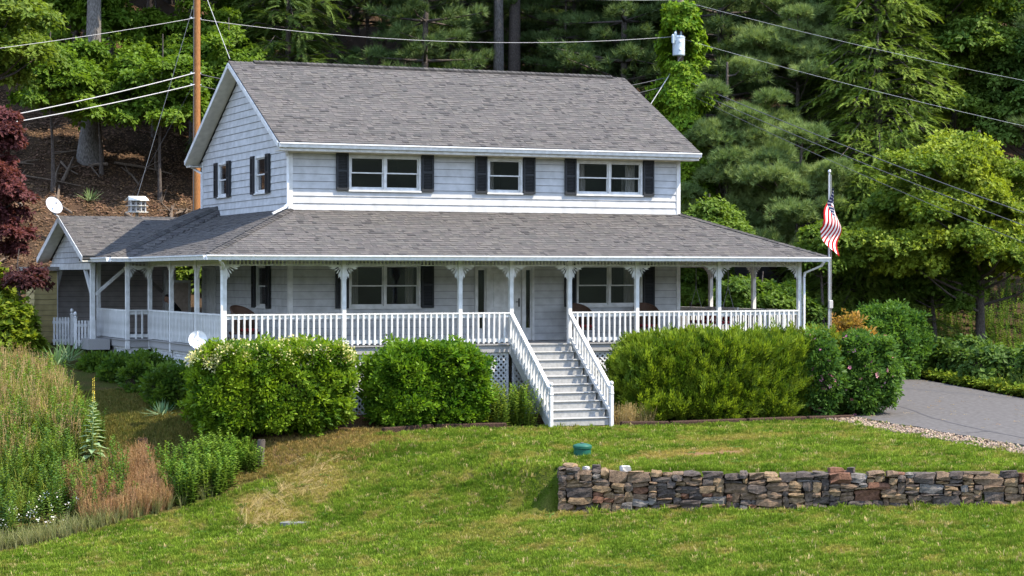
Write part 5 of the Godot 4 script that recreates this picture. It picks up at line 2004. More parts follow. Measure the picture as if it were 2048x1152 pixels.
func make_poles() -> void:
	var p1 := Vector3(1.78, ground_y(1.78, -16.45), -16.45)
	var o := thing("utility_pole", p1, "tall orange-brown wooden utility pole rising behind the gable", "utility pole")
	var b := MB.new()
	b.tube([p1 - Vector3(0, 0.3, 0), p1 + Vector3(0.02, 5, 0), p1 + Vector3(0.05, 13.5, 0)], [0.15, 0.132, 0.105], 14)
	part(o, "pole", b.mesh(), M.pole_wood)
	var cd := MB.new()
	cd.tube([p1 + Vector3(-0.12, 0, 0.08), p1 + Vector3(-0.09, 12, 0.07)], [0.018, 0.018], 6)
	part(o, "conduit", cd.mesh(), M.cable_dark)
	for yy in [10.75, 8.85, 8.45]:
		var hb := MB.new()
		hb.tube([Vector3(p1.x, yy, p1.z) + Vector3(-0.16, 0, 0.02), Vector3(p1.x, yy, p1.z) + Vector3(0.18, 0, 0.02)], [0.02, 0.02], 6)
		hb.lathe(Transform3D(Basis(), Vector3(p1.x - 0.17, yy - 0.03, p1.z + 0.02)), [Vector2(0, 0), Vector2(0.035, 0), Vector2(0.04, 0.04), Vector2(0.02, 0.06), Vector2(0, 0.07)], 8)
		part(o, "insulator", hb.mesh(), M.porcelain)
	var p2 := Vector3(20.98, ground_y(20.98, -16.9), -16.9)
	var q := thing("utility_pole", p2, "grey utility pole with a transformer, wrapped in bright green vine", "utility pole")
	var b2 := MB.new()
	b2.tube([p2 - Vector3(0, 0.3, 0), p2 + Vector3(0, 14.5, 0)], [0.16, 0.11], 12)
	part(q, "pole", b2.mesh(), M.pole_grey)
	var tc := Vector3(20.66, 10.25, -16.45)
	var tb := MB.new()
	tb.lathe(Transform3D(Basis(), tc), [Vector2(0.0, 0.0), Vector2(0.225, 0.0), Vector2(0.235, 0.03), Vector2(0.235, 0.66), Vector2(0.245, 0.67), Vector2(0.245, 0.71), Vector2(0.20, 0.76), Vector2(0.0, 0.79)], 22)
	part(q, "transformer", tb.mesh(), M.transformer)
	for k in [-0.12, 0.10]:
		var ib := MB.new()
		ib.lathe(Transform3D(Basis(), tc + Vector3(k, 0.76, 0)), [Vector2(0.05, 0), Vector2(0.06, 0.03), Vector2(0.03, 0.05), Vector2(0.055, 0.09), Vector2(0.03, 0.11), Vector2(0.045, 0.15), Vector2(0.0, 0.2)], 10)
		part(q, "bushing", ib.mesh(), M.porcelain)
	for k in [[-0.30, 0.45], [-0.20, 0.55]]:
		var ab := MB.new()
		ab.lathe(Transform3D(Basis(), tc + Vector3(k[0], k[1], 0.1)), [Vector2(0, 0), Vector2(0.05, 0), Vector2(0.055, 0.3), Vector2(0.03, 0.33), Vector2(0, 0.36)], 10)
		part(q, "arrester", ab.mesh(), M.porcelain)
	for k in [0.2, 0.5]:
		one_box(q, "terminal", tc + Vector3(-0.10, k, 0.225), tc + Vector3(-0.04, k + 0.07, 0.27), M.dish_white)
	one_box(q, "mounting_bracket", tc + Vector3(0.10, 0.3, -0.5), tc + Vector3(0.2, 0.5, -0.1), M.steel)
	# wires. Far ends lie well outside the picture.
	var A := func(yy: float) -> Vector3: return Vector3(p1.x - 0.02, yy, p1.z + 0.05)
	var B := func(yy: float) -> Vector3: return Vector3(p2.x, yy, p2.z + 0.1)
	var light: Material = M.cable_light
	var dark: Material = M.cable_dark
	cable(A.call(10.76), Vector3(-9.83, 8.22, -11.05), 0.12, 0.009, light, "pale overhead line leaving the orange pole high up, towards the valley")
	cable(A.call(8.86), Vector3(-9.84, 5.88, -11.04), 0.15, 0.019, light, "upper thick bundled line leaving the orange pole at gable height")
	cable(A.call(8.46), Vector3(-9.84, 5.76, -11.04), 0.15, 0.019, light, "lower thick bundled line leaving the orange pole at gable height")
	cable(A.call(10.72), B.call(11.05), 0.5, 0.009, light, "long pale line strung from pole to pole above the ridge")
	cable(Vector3(p1.x, 13.2, p1.z), B.call(12.45), 0.55, 0.013, light, "thin topmost line strung between the two poles")
	cable(Vector3(p1.x, 13.2, p1.z), Vector3(-9.83, 9.34, -11.06), 0.1, 0.013, light, "topmost line leaving the orange pole over the oak")
	cable(A.call(8.84), B.call(9.6), 1.1, 0.014, dark, "dark sagging line behind the roof ridge from pole to pole")
	cable(A.call(8.44), B.call(9.3), 1.2, 0.012, dark, "lower dark sagging line behind the ridge from pole to pole")
	cable(B.call(12.40), Vector3(31.65, 7.02, 0.86), 0.25, 0.0065, light, "topmost line running downhill from the vine-clad pole over the pines")
	cable(B.call(10.95), Vector3(31.64, 5.39, 0.87), 0.25, 0.0065, light, "second line running downhill from the vine-clad pole over the pines")
	cable(B.call(9.4), Vector3(26.02, 1.39, 8.27), 0.25, 0.016, dark, "dark communication line descending steeply past the maple, upper one")
	cable(B.call(9.15), Vector3(26.0, 0.95, 8.27), 0.28, 0.014, dark, "dark communication line descending steeply past the maple, middle one")
	cable(B.call(8.95), Vector3(25.9, 0.3, 8.2), 0.3, 0.010, dark, "thin dark communication line descending steeply past the maple, lowest one")
	cable(Vector3(p1.x + 0.1, 12.2, p1.z), Vector3(1.77, 8.93, -12.12), 0.02, 0.010, light, "guy wire dropping from the orange pole behind the ridge", "guy wires of the poles")
	cable(Vector3(p1.x, 11.5, p1.z), g3(0.29, -20.4), 0.02, 0.010, light, "guy wire dropping from the orange pole to the leaf-strewn bank", "guy wires of the poles")
	cable(A.call(8.6), g3(0.3, -21.5), 0.02, 0.008, dark, "short dark guy wire beside the orange pole", "guy wires of the poles")
	cable(B.call(10.3), g3(12.5, -15.0), 0.0, 0.02, light, "pale guy rod slanting down from the transformer pole", "guy wires of the poles")

# ------------------------------------------------------------------ plants

func leaf_quad(b: MB, o: Vector3, d: Vector3, up: Vector3, len: float, wid: float, fold: float, droop := 0.0) -> void:
	# a folded, pointed leaf: two halves meeting along the midrib
	var side := d.cross(up).normalized()
	var n := side.cross(d).normalized()
	var mid := o + d * len * 0.45 - n * fold * wid - Vector3(0, droop * len * 0.2, 0)
	var tip := o + d * len - Vector3(0, droop * len, 0)
	var l := o + d * len * 0.42 + side * wid * 0.5 + n * fold * wid * 0.4 - Vector3(0, droop * len * 0.2, 0)
	var r := o + d * len * 0.42 - side * wid * 0.5 + n * fold * wid * 0.4 - Vector3(0, droop * len * 0.2, 0)
	b.tri(o, mid, l)
	b.tri(mid, tip, l)
	b.tri(o, r, mid)
	b.tri(mid, r, tip)


func simple_leaf(b: MB, o: Vector3, d: Vector3, up: Vector3, len: float, wid: float) -> void:
	var side := d.cross(up).normalized()
	var m := o + d * len * 0.5
	b.tri(o, m - side * wid * 0.5, m + side * wid * 0.5)
	b.tri(m - side * wid * 0.5, o + d * len, m + side * wid * 0.5)


var leaf_sets := {}


func leaf_mesh(kind: String) -> ArrayMesh:
	if leaf_sets.has(kind): return leaf_sets[kind]
	var b := MB.new()
	match kind:
		"broad":
			for k in 11:
				var d := (rdir() * Vector3(1, 0.45, 1) + Vector3(0, 0.25, 0)).normalized()
				leaf_quad(b, d * R(0.02, 0.14) + Vector3(0, R(-0.06, 0.1), 0), d, (Vector3.UP + rdir() * 0.5).normalized(), R(0.15, 0.23), R(0.10, 0.15), 0.12, R(0.0, 0.35))
		"maple":
			for k in 9:
				var d := (rdir() * Vector3(1, 0.4, 1) + Vector3(0, 0.15, 0)).normalized()
				var o := d * R(0.04, 0.16) + Vector3(0, R(-0.08, 0.1), 0)
				var up := (Vector3.UP + rdir() * 0.6).normalized()
				for a in [-0.75, 0.0, 0.75]: leaf_quad(b, o, d.rotated(up, a), up, R(0.13, 0.17) * (1.15 if a == 0.0 else 0.9), 0.075, 0.08, 0.15)
		"small":
			for k in 16:
				var d := (rdir() + Vector3(0, 0.4, 0)).normalized()
				simple_leaf(b, d * R(0.02, 0.11), d, (Vector3.UP + rdir()).normalized(), R(0.055, 0.09), R(0.035, 0.055))
		"plume":
			# an upright feathery spray of scale leaves
			for k in 22:
				var f := k / 21.0
				var a := k * 2.4
				var d := (Vector3(cos(a), 0, sin(a)) * (0.75 - 0.45 * f) + Vector3(0, 1, 0)).normalized()
				simple_leaf(b, Vector3(0, f * 0.17, 0) + Vector3(cos(a), 0, sin(a)) * 0.012, d, rdir(), R(0.06, 0.10) * (1.1 - 0.35 * f), 0.022)
		"pine":
			for k in 26:
				var d := (rdir() * 0.75 + Vector3(0, 0.75, 0)).normalized()
				var side := d.cross(rdir()).normalized() * 0.0085
				var l := R(0.15, 0.24)
				b.tri(d * 0.015 - side, d * 0.015 + side, d * l)
		"hemlock":
			# a flat drooping spray: an axis with rows of short side shoots
			for k in 15:
				var f := k / 14.0
				var p := Vector3(0, -0.16 * f * f, 0.5 * f)
				for sg in [-1.0, 1.0]:
					var d := Vector3(sg * 0.9, -0.18, 0.55).normalized()
					simple_leaf(b, p, d, Vector3.UP + rdir() * 0.5, R(0.10, 0.17) * (1.0 - 0.55 * f), 0.030)
			simple_leaf(b, Vector3(0, 0, 0), Vector3(0, -0.25, 1).normalized(), Vector3.UP, 0.55, 0.03)
		"grass":
			for k in 9:
				var a := R(0, TAU)
				var o := Vector3(cos(a), 0, sin(a)) * R(0.0, 0.05)
				var lean := Vector3(cos(a + R(-1, 1)), 0, sin(a + R(-1, 1))) * R(0.1, 0.75)
				var h := R(0.05, 0.095)
				var w := Vector3(-sin(a), 0, cos(a)) * 0.0055
				var m := o + lean * h * 0.35 + Vector3(0, h * 0.62, 0)
				var t := o + lean * h + Vector3(0, h, 0)
				b.quad(o - w, o + w, m + w * 0.7, m - w * 0.7)
				b.tri(m - w * 0.7, m + w * 0.7, t)
		"tall_grass":
			for k in 12:
				var a := R(0, TAU)
				var o := Vector3(cos(a), 0, sin(a)) * R(0.0, 0.07)
				var out := Vector3(cos(a), 0, sin(a)) * R(0.15, 0.6)
				var h := R(0.5, 1.0)
				var w := Vector3(-sin(a), 0, cos(a)) * R(0.007, 0.015)
				var prev := o
				var pw := w
				for s in 4:
					var f := (s + 1) / 4.0
					var q := o + out * h * f * f + Vector3(0, h * (f - 0.28 * f * f), 0)
					var nw := w * (1.0 - f * 0.9)
					b.quad(prev - pw, prev + pw, q + nw, q - nw)
					prev = q
					pw = nw
		"seed_grass":
			# dry stems with loose seed heads
			for k in 8:
				var a := R(0, TAU)
				var o := Vector3(cos(a), 0, sin(a)) * R(0.0, 0.10)
				var out := Vector3(cos(a), 0, sin(a)) * R(0.05, 0.3)
				var h := R(0.55, 0.95)
				var w := Vector3(-sin(a), 0, cos(a)) * 0.004
				var t := o + out * h + Vector3(0, h, 0)
				b.quad(o - w, o + w, t + w, t - w)
				for s in 11:
					var f := R(0.55, 1.0)
					simple_leaf(b, o.lerp(t, f), (rdir() + Vector3(0, 0.6, 0)).normalized(), rdir(), R(0.03, 0.06), 0.014)
		"weed":
			# an upright leafy stem
			var h := 1.0
			for k in 34:
				var f := k / 33.0
				var a := k * 2.4 + R(-0.3, 0.3)
				var d := (Vector3(cos(a), 0, sin(a)) + Vector3(0, 0.35 + 0.6 * f, 0)).normalized()
				leaf_quad(b, Vector3(0.03 * sin(f * 4), 0.05 + f * h * 0.95, 0), d, Vector3.UP, R(0.13, 0.20) * (1.15 - 0.7 * f), 0.055, 0.1, 0.25)
			b.box_t(Transform3D(Basis(), Vector3(0, 0.48, 0)), Vector3(0.012, 0.96, 0.012))
		"flower":
			for k in 5:
				var a := k * TAU / 5
				simple_leaf(b, Vector3.ZERO, Vector3(cos(a), 0.45, sin(a)).normalized(), Vector3.UP, 0.07, 0.06)
		"petals":
			for k in 6:
				var d := (rdir() + Vector3(0, 0.5, 0)).normalized()
				simple_leaf(b, d * R(0, 0.05), d, rdir(), 0.04, 0.028)
		"needle_litter":
			for k in 10:
				var d := (rdir() * Vector3(1, 0.15, 1)).normalized()
				simple_leaf(b, rdir() * Vector3(0.2, 0.02, 0.2) + Vector3(0, 0.015, 0), d, Vector3.UP + rdir() * 0.4, R(0.07, 0.13), R(0.04, 0.07))
	leaf_sets[kind] = b.mesh()
	return leaf_sets[kind]


func vary(a: Vector3, b: Vector3, amount := 0.18) -> Color:
	var c := a.lerp(b, rng.randf()) * R(1.0 - amount, 1.0 + amount)
	return Color(c.x * R(0.94, 1.06), c.y, c.z * R(0.85, 1.15))


func blob(r: Vector3, p: float, shrink: float, sd: float) -> ArrayMesh:
	# a lumpy rounded block: the twiggy inside of a clipped bush
	var b := MB.new()
	var nu := 26
	var nv := 14
	var P := []
	for j in nv + 1:
		var row := []
		for i in nu:
			var th := PI * j / nv
			var ph := TAU * i / nu
			row.append(bush_point(r, p, Vector3(sin(th) * cos(ph), cos(th), sin(th) * sin(ph)), sd) * shrink)
		P.append(row)
	for j in nv:
		for i in nu:
			var k := (i + 1) % nu
			b.quad(P[j + 1][i], P[j][i], P[j][k], P[j + 1][k])
	return b.mesh()


func bush_point(r: Vector3, p: float, d: Vector3, sd: float) -> Vector3:
	var q := d.abs()
	var s := pow(pow(q.x / r.x, p) + pow(q.y / r.y, p) + pow(q.z / r.z, p), -1.0 / p)
	var v := d * s
	var n := noise.get_noise_3d(v.x * 5.0 + sd, v.y * 5.0, v.z * 5.0) * 0.42 + noise.get_noise_3d(v.x * 13.0 + sd, v.y * 13.0, v.z * 13.0) * 0.28
	return v * (1.0 + n * 0.9 / maxf(s, 0.8))


func bush(called: String, c: Vector3, r: Vector3, p: float, count: int, kind: String, ca: Vector3, cb: Vector3, label: String, category := "bush", group := "", size := 1.0, m := "leaf", up := 0.7, open := 0.22) -> Node3D:
	var o := thing(called, Vector3(c.x, ground_y(c.x, c.z), c.z), label, category, group)
	var sd := c.x * 7.0
	var core := part(o, "twigs", blob(r, p, 0.80, sd), M.earth)
	core.position = c - base_of[o]
	var tr := []
	var cols := []
	var area_pick := func() -> Vector3:
		# directions spread evenly over a block's faces rather than a ball's
		var f := [r.y * r.z, r.x * r.z, r.x * r.y]
		var t: float = R(0, f[0] + f[1] + f[2])
		var q := Vector3(R(-1, 1) * r.x, R(-1, 1) * r.y, R(-1, 1) * r.z)
		if t < f[0]: q.x = r.x * (1 if q.x > 0 else -1)
		elif t < f[0] + f[1]: q.y = r.y * (1 if q.y > -0.6 * r.y else -1)
		else: q.z = r.z * (1 if q.z > 0 else -1)
		return q.normalized()
	for k in count:
		var d: Vector3 = area_pick.call()
		var v := bush_point(r, p, d, sd)
		var clump := noise.get_noise_3d(v.x * 9.0 + 70.0, v.y * 9.0, v.z * 9.0 + sd)
		v *= 1.0 - R(0, open) * R(0, 1) + clump * 0.07
		if R(0, 1) < 0.08: v += (d + Vector3(0, 1.2, 0)).normalized() * R(0.04, 0.2)
		var dir := (d * (1.0 - up) + Vector3(0, up, 0) + rdir() * 0.45).normalized()
		tr.append(Transform3D(basis_up(dir, R(0, TAU)).scaled(Vector3.ONE * size * R(0.6, 1.55)), c + v))
		var f := clampf(0.5 + clump * 1.3 + R(-0.35, 0.35), 0, 1)
		var col := ca.lerp(cb, f) * R(0.85, 1.15)
		cols.append(Color(col.x, col.y, col.z))
	scatter(o, "foliage", leaf_mesh(kind), M[m], tr, cols)
	return o


func make_plants() -> void:
	var dk := Vector3(0.028, 0.062, 0.012)
	var md := Vector3(0.060, 0.115, 0.018)
	# clipped hedges in front of the porch
	var h1 := bush("hedge", Vector3(-1.70, -1.0, 3.95), Vector3(1.88, 1.03, 0.9), 5.0, 5600, "small", Vector3(0.055, 0.125, 0.008), Vector3(0.18, 0.275, 0.016), "large rounded hedge topped with pale yellow blossom at the porch corner", "hedge", "", 1.15, "leaf", 0.55)
	var tr := []
	var cols := []
	for k in 2300:
		var q := Vector3(R(-1.9, 1.9), 0, R(-0.85, 0.85))
		var v := bush_point(Vector3(1.88, 1.03, 0.9), 5.0, Vector3(q.x, 1.05 + R(-0.45, 0.1), q.z).normalized(), -1.70 * 7.0)
		if noise.get_noise_3d(v.x * 4.0, v.y * 4.0, v.z * 4.0) + R(-0.3, 0.3) < -0.12: continue
		tr.append(Transform3D(basis_up(rdir() + Vector3.UP, R(0, TAU)).scaled(Vector3.ONE * R(1.2, 1.9)), Vector3(-1.70, -1.0, 3.95) + v * R(1.0, 1.08)))
		cols.append(vary(Vector3(0.55, 0.50, 0.16), Vector3(0.66, 0.62, 0.36), 0.1))
	scatter(h1, "blossom", leaf_mesh("petals"), M.petal, tr, cols)
	bush("hedge", Vector3(2.48, -1.05, 3.9), Vector3(1.48, 0.96, 0.78), 4.5, 4600, "small", Vector3(0.045, 0.12, 0.008), Vector3(0.15, 0.26, 0.016), "compact clipped green hedge between the lattice gaps, before the stairs", "hedge", "", 1.15, "leaf", 0.6)
	bush("hedge", Vector3(10.9, -1.12, 4.05), Vector3(2.98, 1.08, 0.9), 5.0, 10500, "plume", Vector3(0.060, 0.115, 0.008), Vector3(0.20, 0.275, 0.022), "long clipped evergreen hedge beside the stairs, under the porch railing", "hedge", "", 1.35, "leaf", 0.75)
	bush("hedge", Vector3(14.1, -1.1, 3.7), Vector3(1.0, 1.05, 0.8), 3.0, 3000, "plume", Vector3(0.08, 0.12, 0.010), Vector3(0.22, 0.27, 0.025), "yellowish end of the evergreen hedge by the corner post", "hedge", "", 1.35, "leaf", 0.75)
	# flowering shrubs by the drive
	var ros := [[Vector3(13.75, -1.0, 4.75), Vector3(0.55, 1.05, 0.45), 1100, "small-leaved flowering shrub with pink blooms against the long hedge"], [Vector3(15.35, -1.0, 4.45), Vector3(0.95, 1.12, 0.8), 2300, "larger flowering shrub with pink blooms at the drive's edge"]]
	for q in ros:
		var o := bush("flowering_shrub", q[0], q[1], 2.4, q[2], "small", Vector3(0.04, 0.10, 0.018), Vector3(0.10, 0.19, 0.03), q[3], "shrub", "pink flowering shrubs", 1.2, "leaf", 0.5, 0.35)
		var ft := []
		var fc := []
		for k in 44:
			var d := (rdir() + Vector3(-0.2, 0.35, 0.6)).normalized()
			ft.append(Transform3D(basis_up((d + rdir() * 0.3).normalized(), R(0, TAU)).scaled(Vector3.ONE * R(0.7, 1.3)), q[0] + bush_point(q[1], 2.4, d, q[0].x * 7.0) * R(1.0, 1.08)))
			fc.append(vary(Vector3(0.50, 0.16, 0.26), Vector3(0.62, 0.36, 0.42), 0.15))
		scatter(o, "blooms", leaf_mesh("flower"), M.petal, ft, fc)
	bush("golden_shrub", Vector3(16.75, -0.55, 1.6), Vector3(0.68, 1.0, 0.55), 2.2, 900, "small", Vector3(0.24, 0.17, 0.03), Vector3(0.36, 0.20, 0.05), "small golden-orange leaved shrub behind the flagpole", "shrub", "", 1.2, "leaf", 0.6, 0.4)
	bush("round_shrub", Vector3(23.3, -0.6, -6.2), Vector3(1.3, 1.25, 1.15), 2.3, 2600, "small", Vector3(0.05, 0.12, 0.02), Vector3(0.11, 0.21, 0.03), "dense round green shrub across the drive behind the golden one", "shrub", "", 1.4, "leaf", 0.5)
	bush("low_shrub", Vector3(17.6, -0.9, -1.6), Vector3(0.8, 0.9, 0.7), 2.3, 1100, "small", Vector3(0.045, 0.10, 0.018), Vector3(0.10, 0.18, 0.03), "green shrub at the porch end behind the flagpole", "shrub", "", 1.2, "leaf", 0.5)
	# dark shrubs along the side porch
	for q in [[Vector3(-3.5, -1.15, -1.3), Vector3(0.7, 0.6, 0.6), "dark shrub below the side porch nearest its corner"], [Vector3(-3.6, -1.05, -3.2), Vector3(0.75, 0.52, 0.6), "dark shrub below the middle of the side porch"], [Vector3(-4.0, -0.95, -4.9), Vector3(0.7, 0.42, 0.55), "dark shrub below the step in the side porch"], [Vector3(-3.4, -1.3, 0.9), Vector3(0.65, 0.62, 0.6), "dark shrub tucked behind the flowering hedge at the side porch"]]:
		bush("side_shrub", q[0], q[1], 2.0, 800, "small", Vector3(0.045, 0.10, 0.014), Vector3(0.11, 0.18, 0.02), q[2], "shrub", "dark shrubs along the side porch", 1.3, "leaf", 0.6, 0.6)
	for q in [[Vector3(-6.1, -0.05, -9.2), Vector3(0.9, 1.1, 0.9), "bright yellow-green bush under the plum tree"], [Vector3(-6.6, 0.6, -11.5), Vector3(1.3, 1.6, 1.2), "tall yellow-green bush behind the plum tree, by the shed"], [Vector3(-5.5, -0.55, -8.6), Vector3(0.5, 0.6, 0.5), "small dark green bush between the plum tree and the gate"]]:
		bush("leafy_bush", q[0], q[1], 2.3, 1500, "broad", Vector3(0.09, 0.15, 0.012), Vector3(0.22, 0.27, 0.02), q[2], "bush", "", 0.8, "leaf", 0.5, 0.35)
	# shrubs that show behind the breezeway and the far end of the porch
	for q in [[Vector3(1.5, 1.0, -16.4), Vector3(1.7, 2.3, 0.8), "sunlit green bush behind the breezeway's open end"]]:
		bush("leafy_bush", q[0], q[1], 2.3, 1300, "broad", Vector3(0.10, 0.16, 0.015), Vector3(0.18, 0.24, 0.03), q[2], "bush", "", 0.9, "leaf", 0.5, 0.3)
	# goldenrod-like weeds by the stairs and in the bank: each stem is tall and leafy
	weeds("weed_patch", "leafy green weeds growing in front of the lattice beside the stairs", func() -> Vector2: return Vector2(R(3.9, 5.3), R(3.2, 4.7)), 150, Vector3(0.09, 0.17, 0.02), Vector3(0.21, 0.27, 0.035), 0.6, 1.1)
	weeds("weed_patch", "clump of tall green weeds at the lawn's edge beside the dry patch", func() -> Vector2: return in_poly(-4.95, -3.3, 5.0, 6.85), 200, Vector3(0.08, 0.17, 0.02), Vector3(0.18, 0.27, 0.035), 0.55, 0.95)
	weeds("weed_patch", "low leafy weeds around the sawn-off log post", func() -> Vector2: return in_poly(-3.6, -2.55, 4.4, 6.0), 140, Vector3(0.08, 0.17, 0.02), Vector3(0.17, 0.26, 0.03), 0.35, 0.6)
	weeds("weed_patch", "dense green weeds around the mullein on the bank", func() -> Vector2: return in_poly(-9.4, -5.6, 1.5, 6.6), 420, Vector3(0.055, 0.125, 0.018), Vector3(0.15, 0.22, 0.03), 0.4, 1.0)
	tufts("tall_grass", "tall pale green grass and seed heads on the bank", "tall_grass", func() -> Vector2: return in_poly(-10.0, -5.8, -4.5, 5.4), 2000, Vector3(0.09, 0.17, 0.02), Vector3(0.28, 0.30, 0.06), 0.55, 1.2)
	weeds("weed_patch", "mixed broad-leaved weeds among the tall grass under the plum tree", func() -> Vector2: return in_poly(-10.0, -5.7, -4.0, 5.0), 380, Vector3(0.07, 0.15, 0.02), Vector3(0.19, 0.26, 0.03), 0.4, 1.0)
	tufts("seeding_grass", "straw-coloured seeding grass standing over the bank's green grass", "seed_grass", func() -> Vector2: return in_poly(-10.0, -6.0, -4.5, 3.2), 330, Vector3(0.26, 0.18, 0.08), Vector3(0.40, 0.30, 0.15), 0.8, 1.15)
	tufts("dry_weeds", "patch of dry rust-brown weeds on the bank by the lawn", "seed_grass", func() -> Vector2: return in_poly(-7.0, -4.9, 3.9, 6.9), 1050, Vector3(0.24, 0.125, 0.06), Vector3(0.42, 0.27, 0.14), 0.4, 0.7)
	tufts("edge_grass", "coarse grey-green grass arching over the lawn's edge", "tall_grass", func() -> Vector2: return edge_strip(), 420, Vector3(0.13, 0.15, 0.05), Vector3(0.25, 0.24, 0.11), 0.45, 0.75)
	tufts("bank_grass", "brownish short grass on the shaded bank below the side porch", "grass", func() -> Vector2: return in_poly(-5.6, -2.7, -1.5, 4.8), 7500, Vector3(0.085, 0.10, 0.022), Vector3(0.18, 0.145, 0.045), 1.2, 2.2)
	tufts("cut_straw", "pale cut straw strewn along the lawn's edge", "seed_grass", func() -> Vector2:
		var t := R(0, 1)
		return Vector2(-3.7 + 2.2 * t + R(-0.45, 0.45), 9.0 - 2.6 * t + R(-0.5, 0.5)), 90, Vector3(0.32, 0.24, 0.10), Vector3(0.42, 0.33, 0.16), 0.3, 0.55, 1.45)
	tufts("dry_grass_clump", "dry grass tuft at the foot of the stairs by the hedge", "seed_grass", func() -> Vector2: return Vector2(R(7.5, 8.5), R(4.5, 5.0)), 60, Vector3(0.38, 0.28, 0.12), Vector3(0.50, 0.38, 0.18), 0.4, 0.7)
	tufts("white_wildflowers", "small white wildflowers scattered low on the bank", "petals", func() -> Vector2: return in_poly(-8.9, -6.9, 5.4, 7.0), 26, Vector3(0.6, 0.58, 0.55), Vector3(0.7, 0.68, 0.66), 1.0, 1.4, 0.0, 0.45)
	# border beyond the drive
	tufts("border_plants", "band of low leafy ground cover along the far side of the drive", "broad", func() -> Vector2:
		var z := R(-11.0, 7.0)
		return Vector2(far_x(z) + 0.15 + absf(R(-1, 1)) * 1.5, z), 3000, Vector3(0.08, 0.14, 0.018), Vector3(0.21, 0.25, 0.03), 0.5, 0.85, 0.0, 0.28)
	for q in [[-7.0, 1.3, 0.6, "leafy mound across the drive next to the round shrub"], [-5.0, 1.7, 0.75, "leafy mound across the drive below the dark maple"], [-2.4, 1.5, 0.65, "leafy mound across the drive before the maple's bole"], [0.3, 1.9, 0.8, "leafy mound across the drive at the picture's edge"]]:
		var bx = far_x(q[0]) + q[1]
		bush("leafy_mound", Vector3(bx, ground_y(bx, q[0]) + q[2] * 0.8, q[0]), Vector3(1.0, q[2], 0.9), 2.2, 700, "broad", Vector3(0.045, 0.10, 0.018), Vector3(0.12, 0.19, 0.03), q[3], "bush", "", 0.75, "leaf", 0.6, 0.35)
	tufts("border_grass", "grassy plants with upright blades at the far side of the drive", "tall_grass", func() -> Vector2:
		var z := R(-3.0, 6.0)
		return Vector2(far_x(z) + 0.5 + absf(R(-1, 1)) * 2.0, z), 120, Vector3(0.08, 0.15, 0.03), Vector3(0.17, 0.22, 0.05), 0.9, 1.3)
	weeds("undergrowth", "dark leafy undergrowth below the trees beyond the drive", under_strip, 1700, Vector3(0.06, 0.13, 0.02), Vector3(0.17, 0.24, 0.03), 0.5, 1.3)
	tufts("bed_grass", "dry brown grass on the bare ground below the flowering hedge", "grass", func() -> Vector2: return Vector2(R(-3.6, 1.2), R(4.3, 6.4)), 3400, Vector3(0.13, 0.12, 0.03), Vector3(0.32, 0.22, 0.08), 0.8, 1.5)
	mullein()
	yucca(g3(-3.95, 1.7), "small blue-green yucca on the shaded bank", 0.62, Vector3(0.035, 0.085, 0.05))
	yucca(g3(-4.7, -6.2), "dark green daylily clump in front of the picket gate", 1.0, Vector3(0.05, 0.10, 0.025))
	yucca(g3(-5.15, -5.6), "broad daylily clump below the picket gate, nearer the bank", 0.95, Vector3(0.06, 0.115, 0.03))
	yucca(g3(-0.6, -22.6), "spiky green plant on the leaf-strewn bank above the birdhouse", 0.7, Vector3(0.09, 0.13, 0.03))
	# brush and logs on the bank behind the breezeway
	for k in 44:
		var p := g3(R(-5.0, 2.8), R(-26.5, -19.0), 0.12)
		var d := (rdir() * Vector3(1, 0.12, 1)).normalized()
		var len := R(0.8, 2.4)
		d.y += (ground_y(p.x + d.x, p.z + d.z) - ground_y(p.x, p.z)) * 0.9
		var o := thing("fallen_branch", p, "grey fallen branch lying on the leaf-strewn bank", "branch", "fallen branches on the bank")
		var b := MB.new()
		var r := R(0.025, 0.09)
		b.tube([p - d * len / 2, p + rdir() * 0.08, p + d * len / 2 + rdir() * 0.15], [r, r * 0.85, r * 0.4], 6)
		b.tube([p, p + (d + rdir() * 0.8).normalized() * len * 0.4], [r * 0.6, r * 0.2], 5)
		part(o, "bole", b.mesh(), M.log)
	var lt := []
	var lc := []
	for k in 7000:
		var x := R(-8.0, 30.0)
		var z := R(-52.0, -16.0)
		if R(0, 1) < 0.6:
			x = R(-8.0, 6.0)
			z = R(-32.0, -16.0)
		lt.append(Transform3D(basis_up(Vector3(0, 1, 0.4) + rdir() * 0.2, R(0, TAU)).scaled(Vector3.ONE * R(0.8, 1.5)), g3(x, z, 0.01)))
		lc.append(vary(Vector3(0.09, 0.055, 0.035), Vector3(0.20, 0.125, 0.08), 0.2))
	var litter := scatter(self, "leaf_litter", leaf_mesh("needle_litter"), M.petal, lt, lc)
	tag(litter, "brown dead leaves covering the wooded bank", "leaf litter", "", "stuff")
	# pebbles and bark chips beside the drive
	var pt := []
	var pc := []
	var pm := rock_mesh(7)
	for k in 2600:
		var z := R(5.3, 17.0)
		var x := edge_x(z) - absf(R(-1, 1)) * 1.3 + 0.1
		if gravel_at(x, z) < R(0, 0.9): continue
		pt.append(Transform3D(basis_up(rdir(), 0).scaled(Vector3.ONE * R(0.02, 0.055)), g3(x, z, 0.045)))
		pc.append(vary(Vector3(0.16, 0.115, 0.08), Vector3(0.30, 0.23, 0.17), 0.2))
	var gv := mat("pebble", Color.WHITE, 0.9)
	gv.vertex_color_use_as_albedo = true
	tag(scatter(self, "gravel", pm, gv, pt, pc), "pinkish gravel and leaf scraps along the drive's edge", "gravel", "", "stuff")


func under_strip() -> Vector2:
	# under the trees beyond the drive
	var p := at_depth(R(5.0, 20.5), R(71.5, 82.0))
	return Vector2(maxf(p.x, far_x(p.z) + 0.4), p.z)


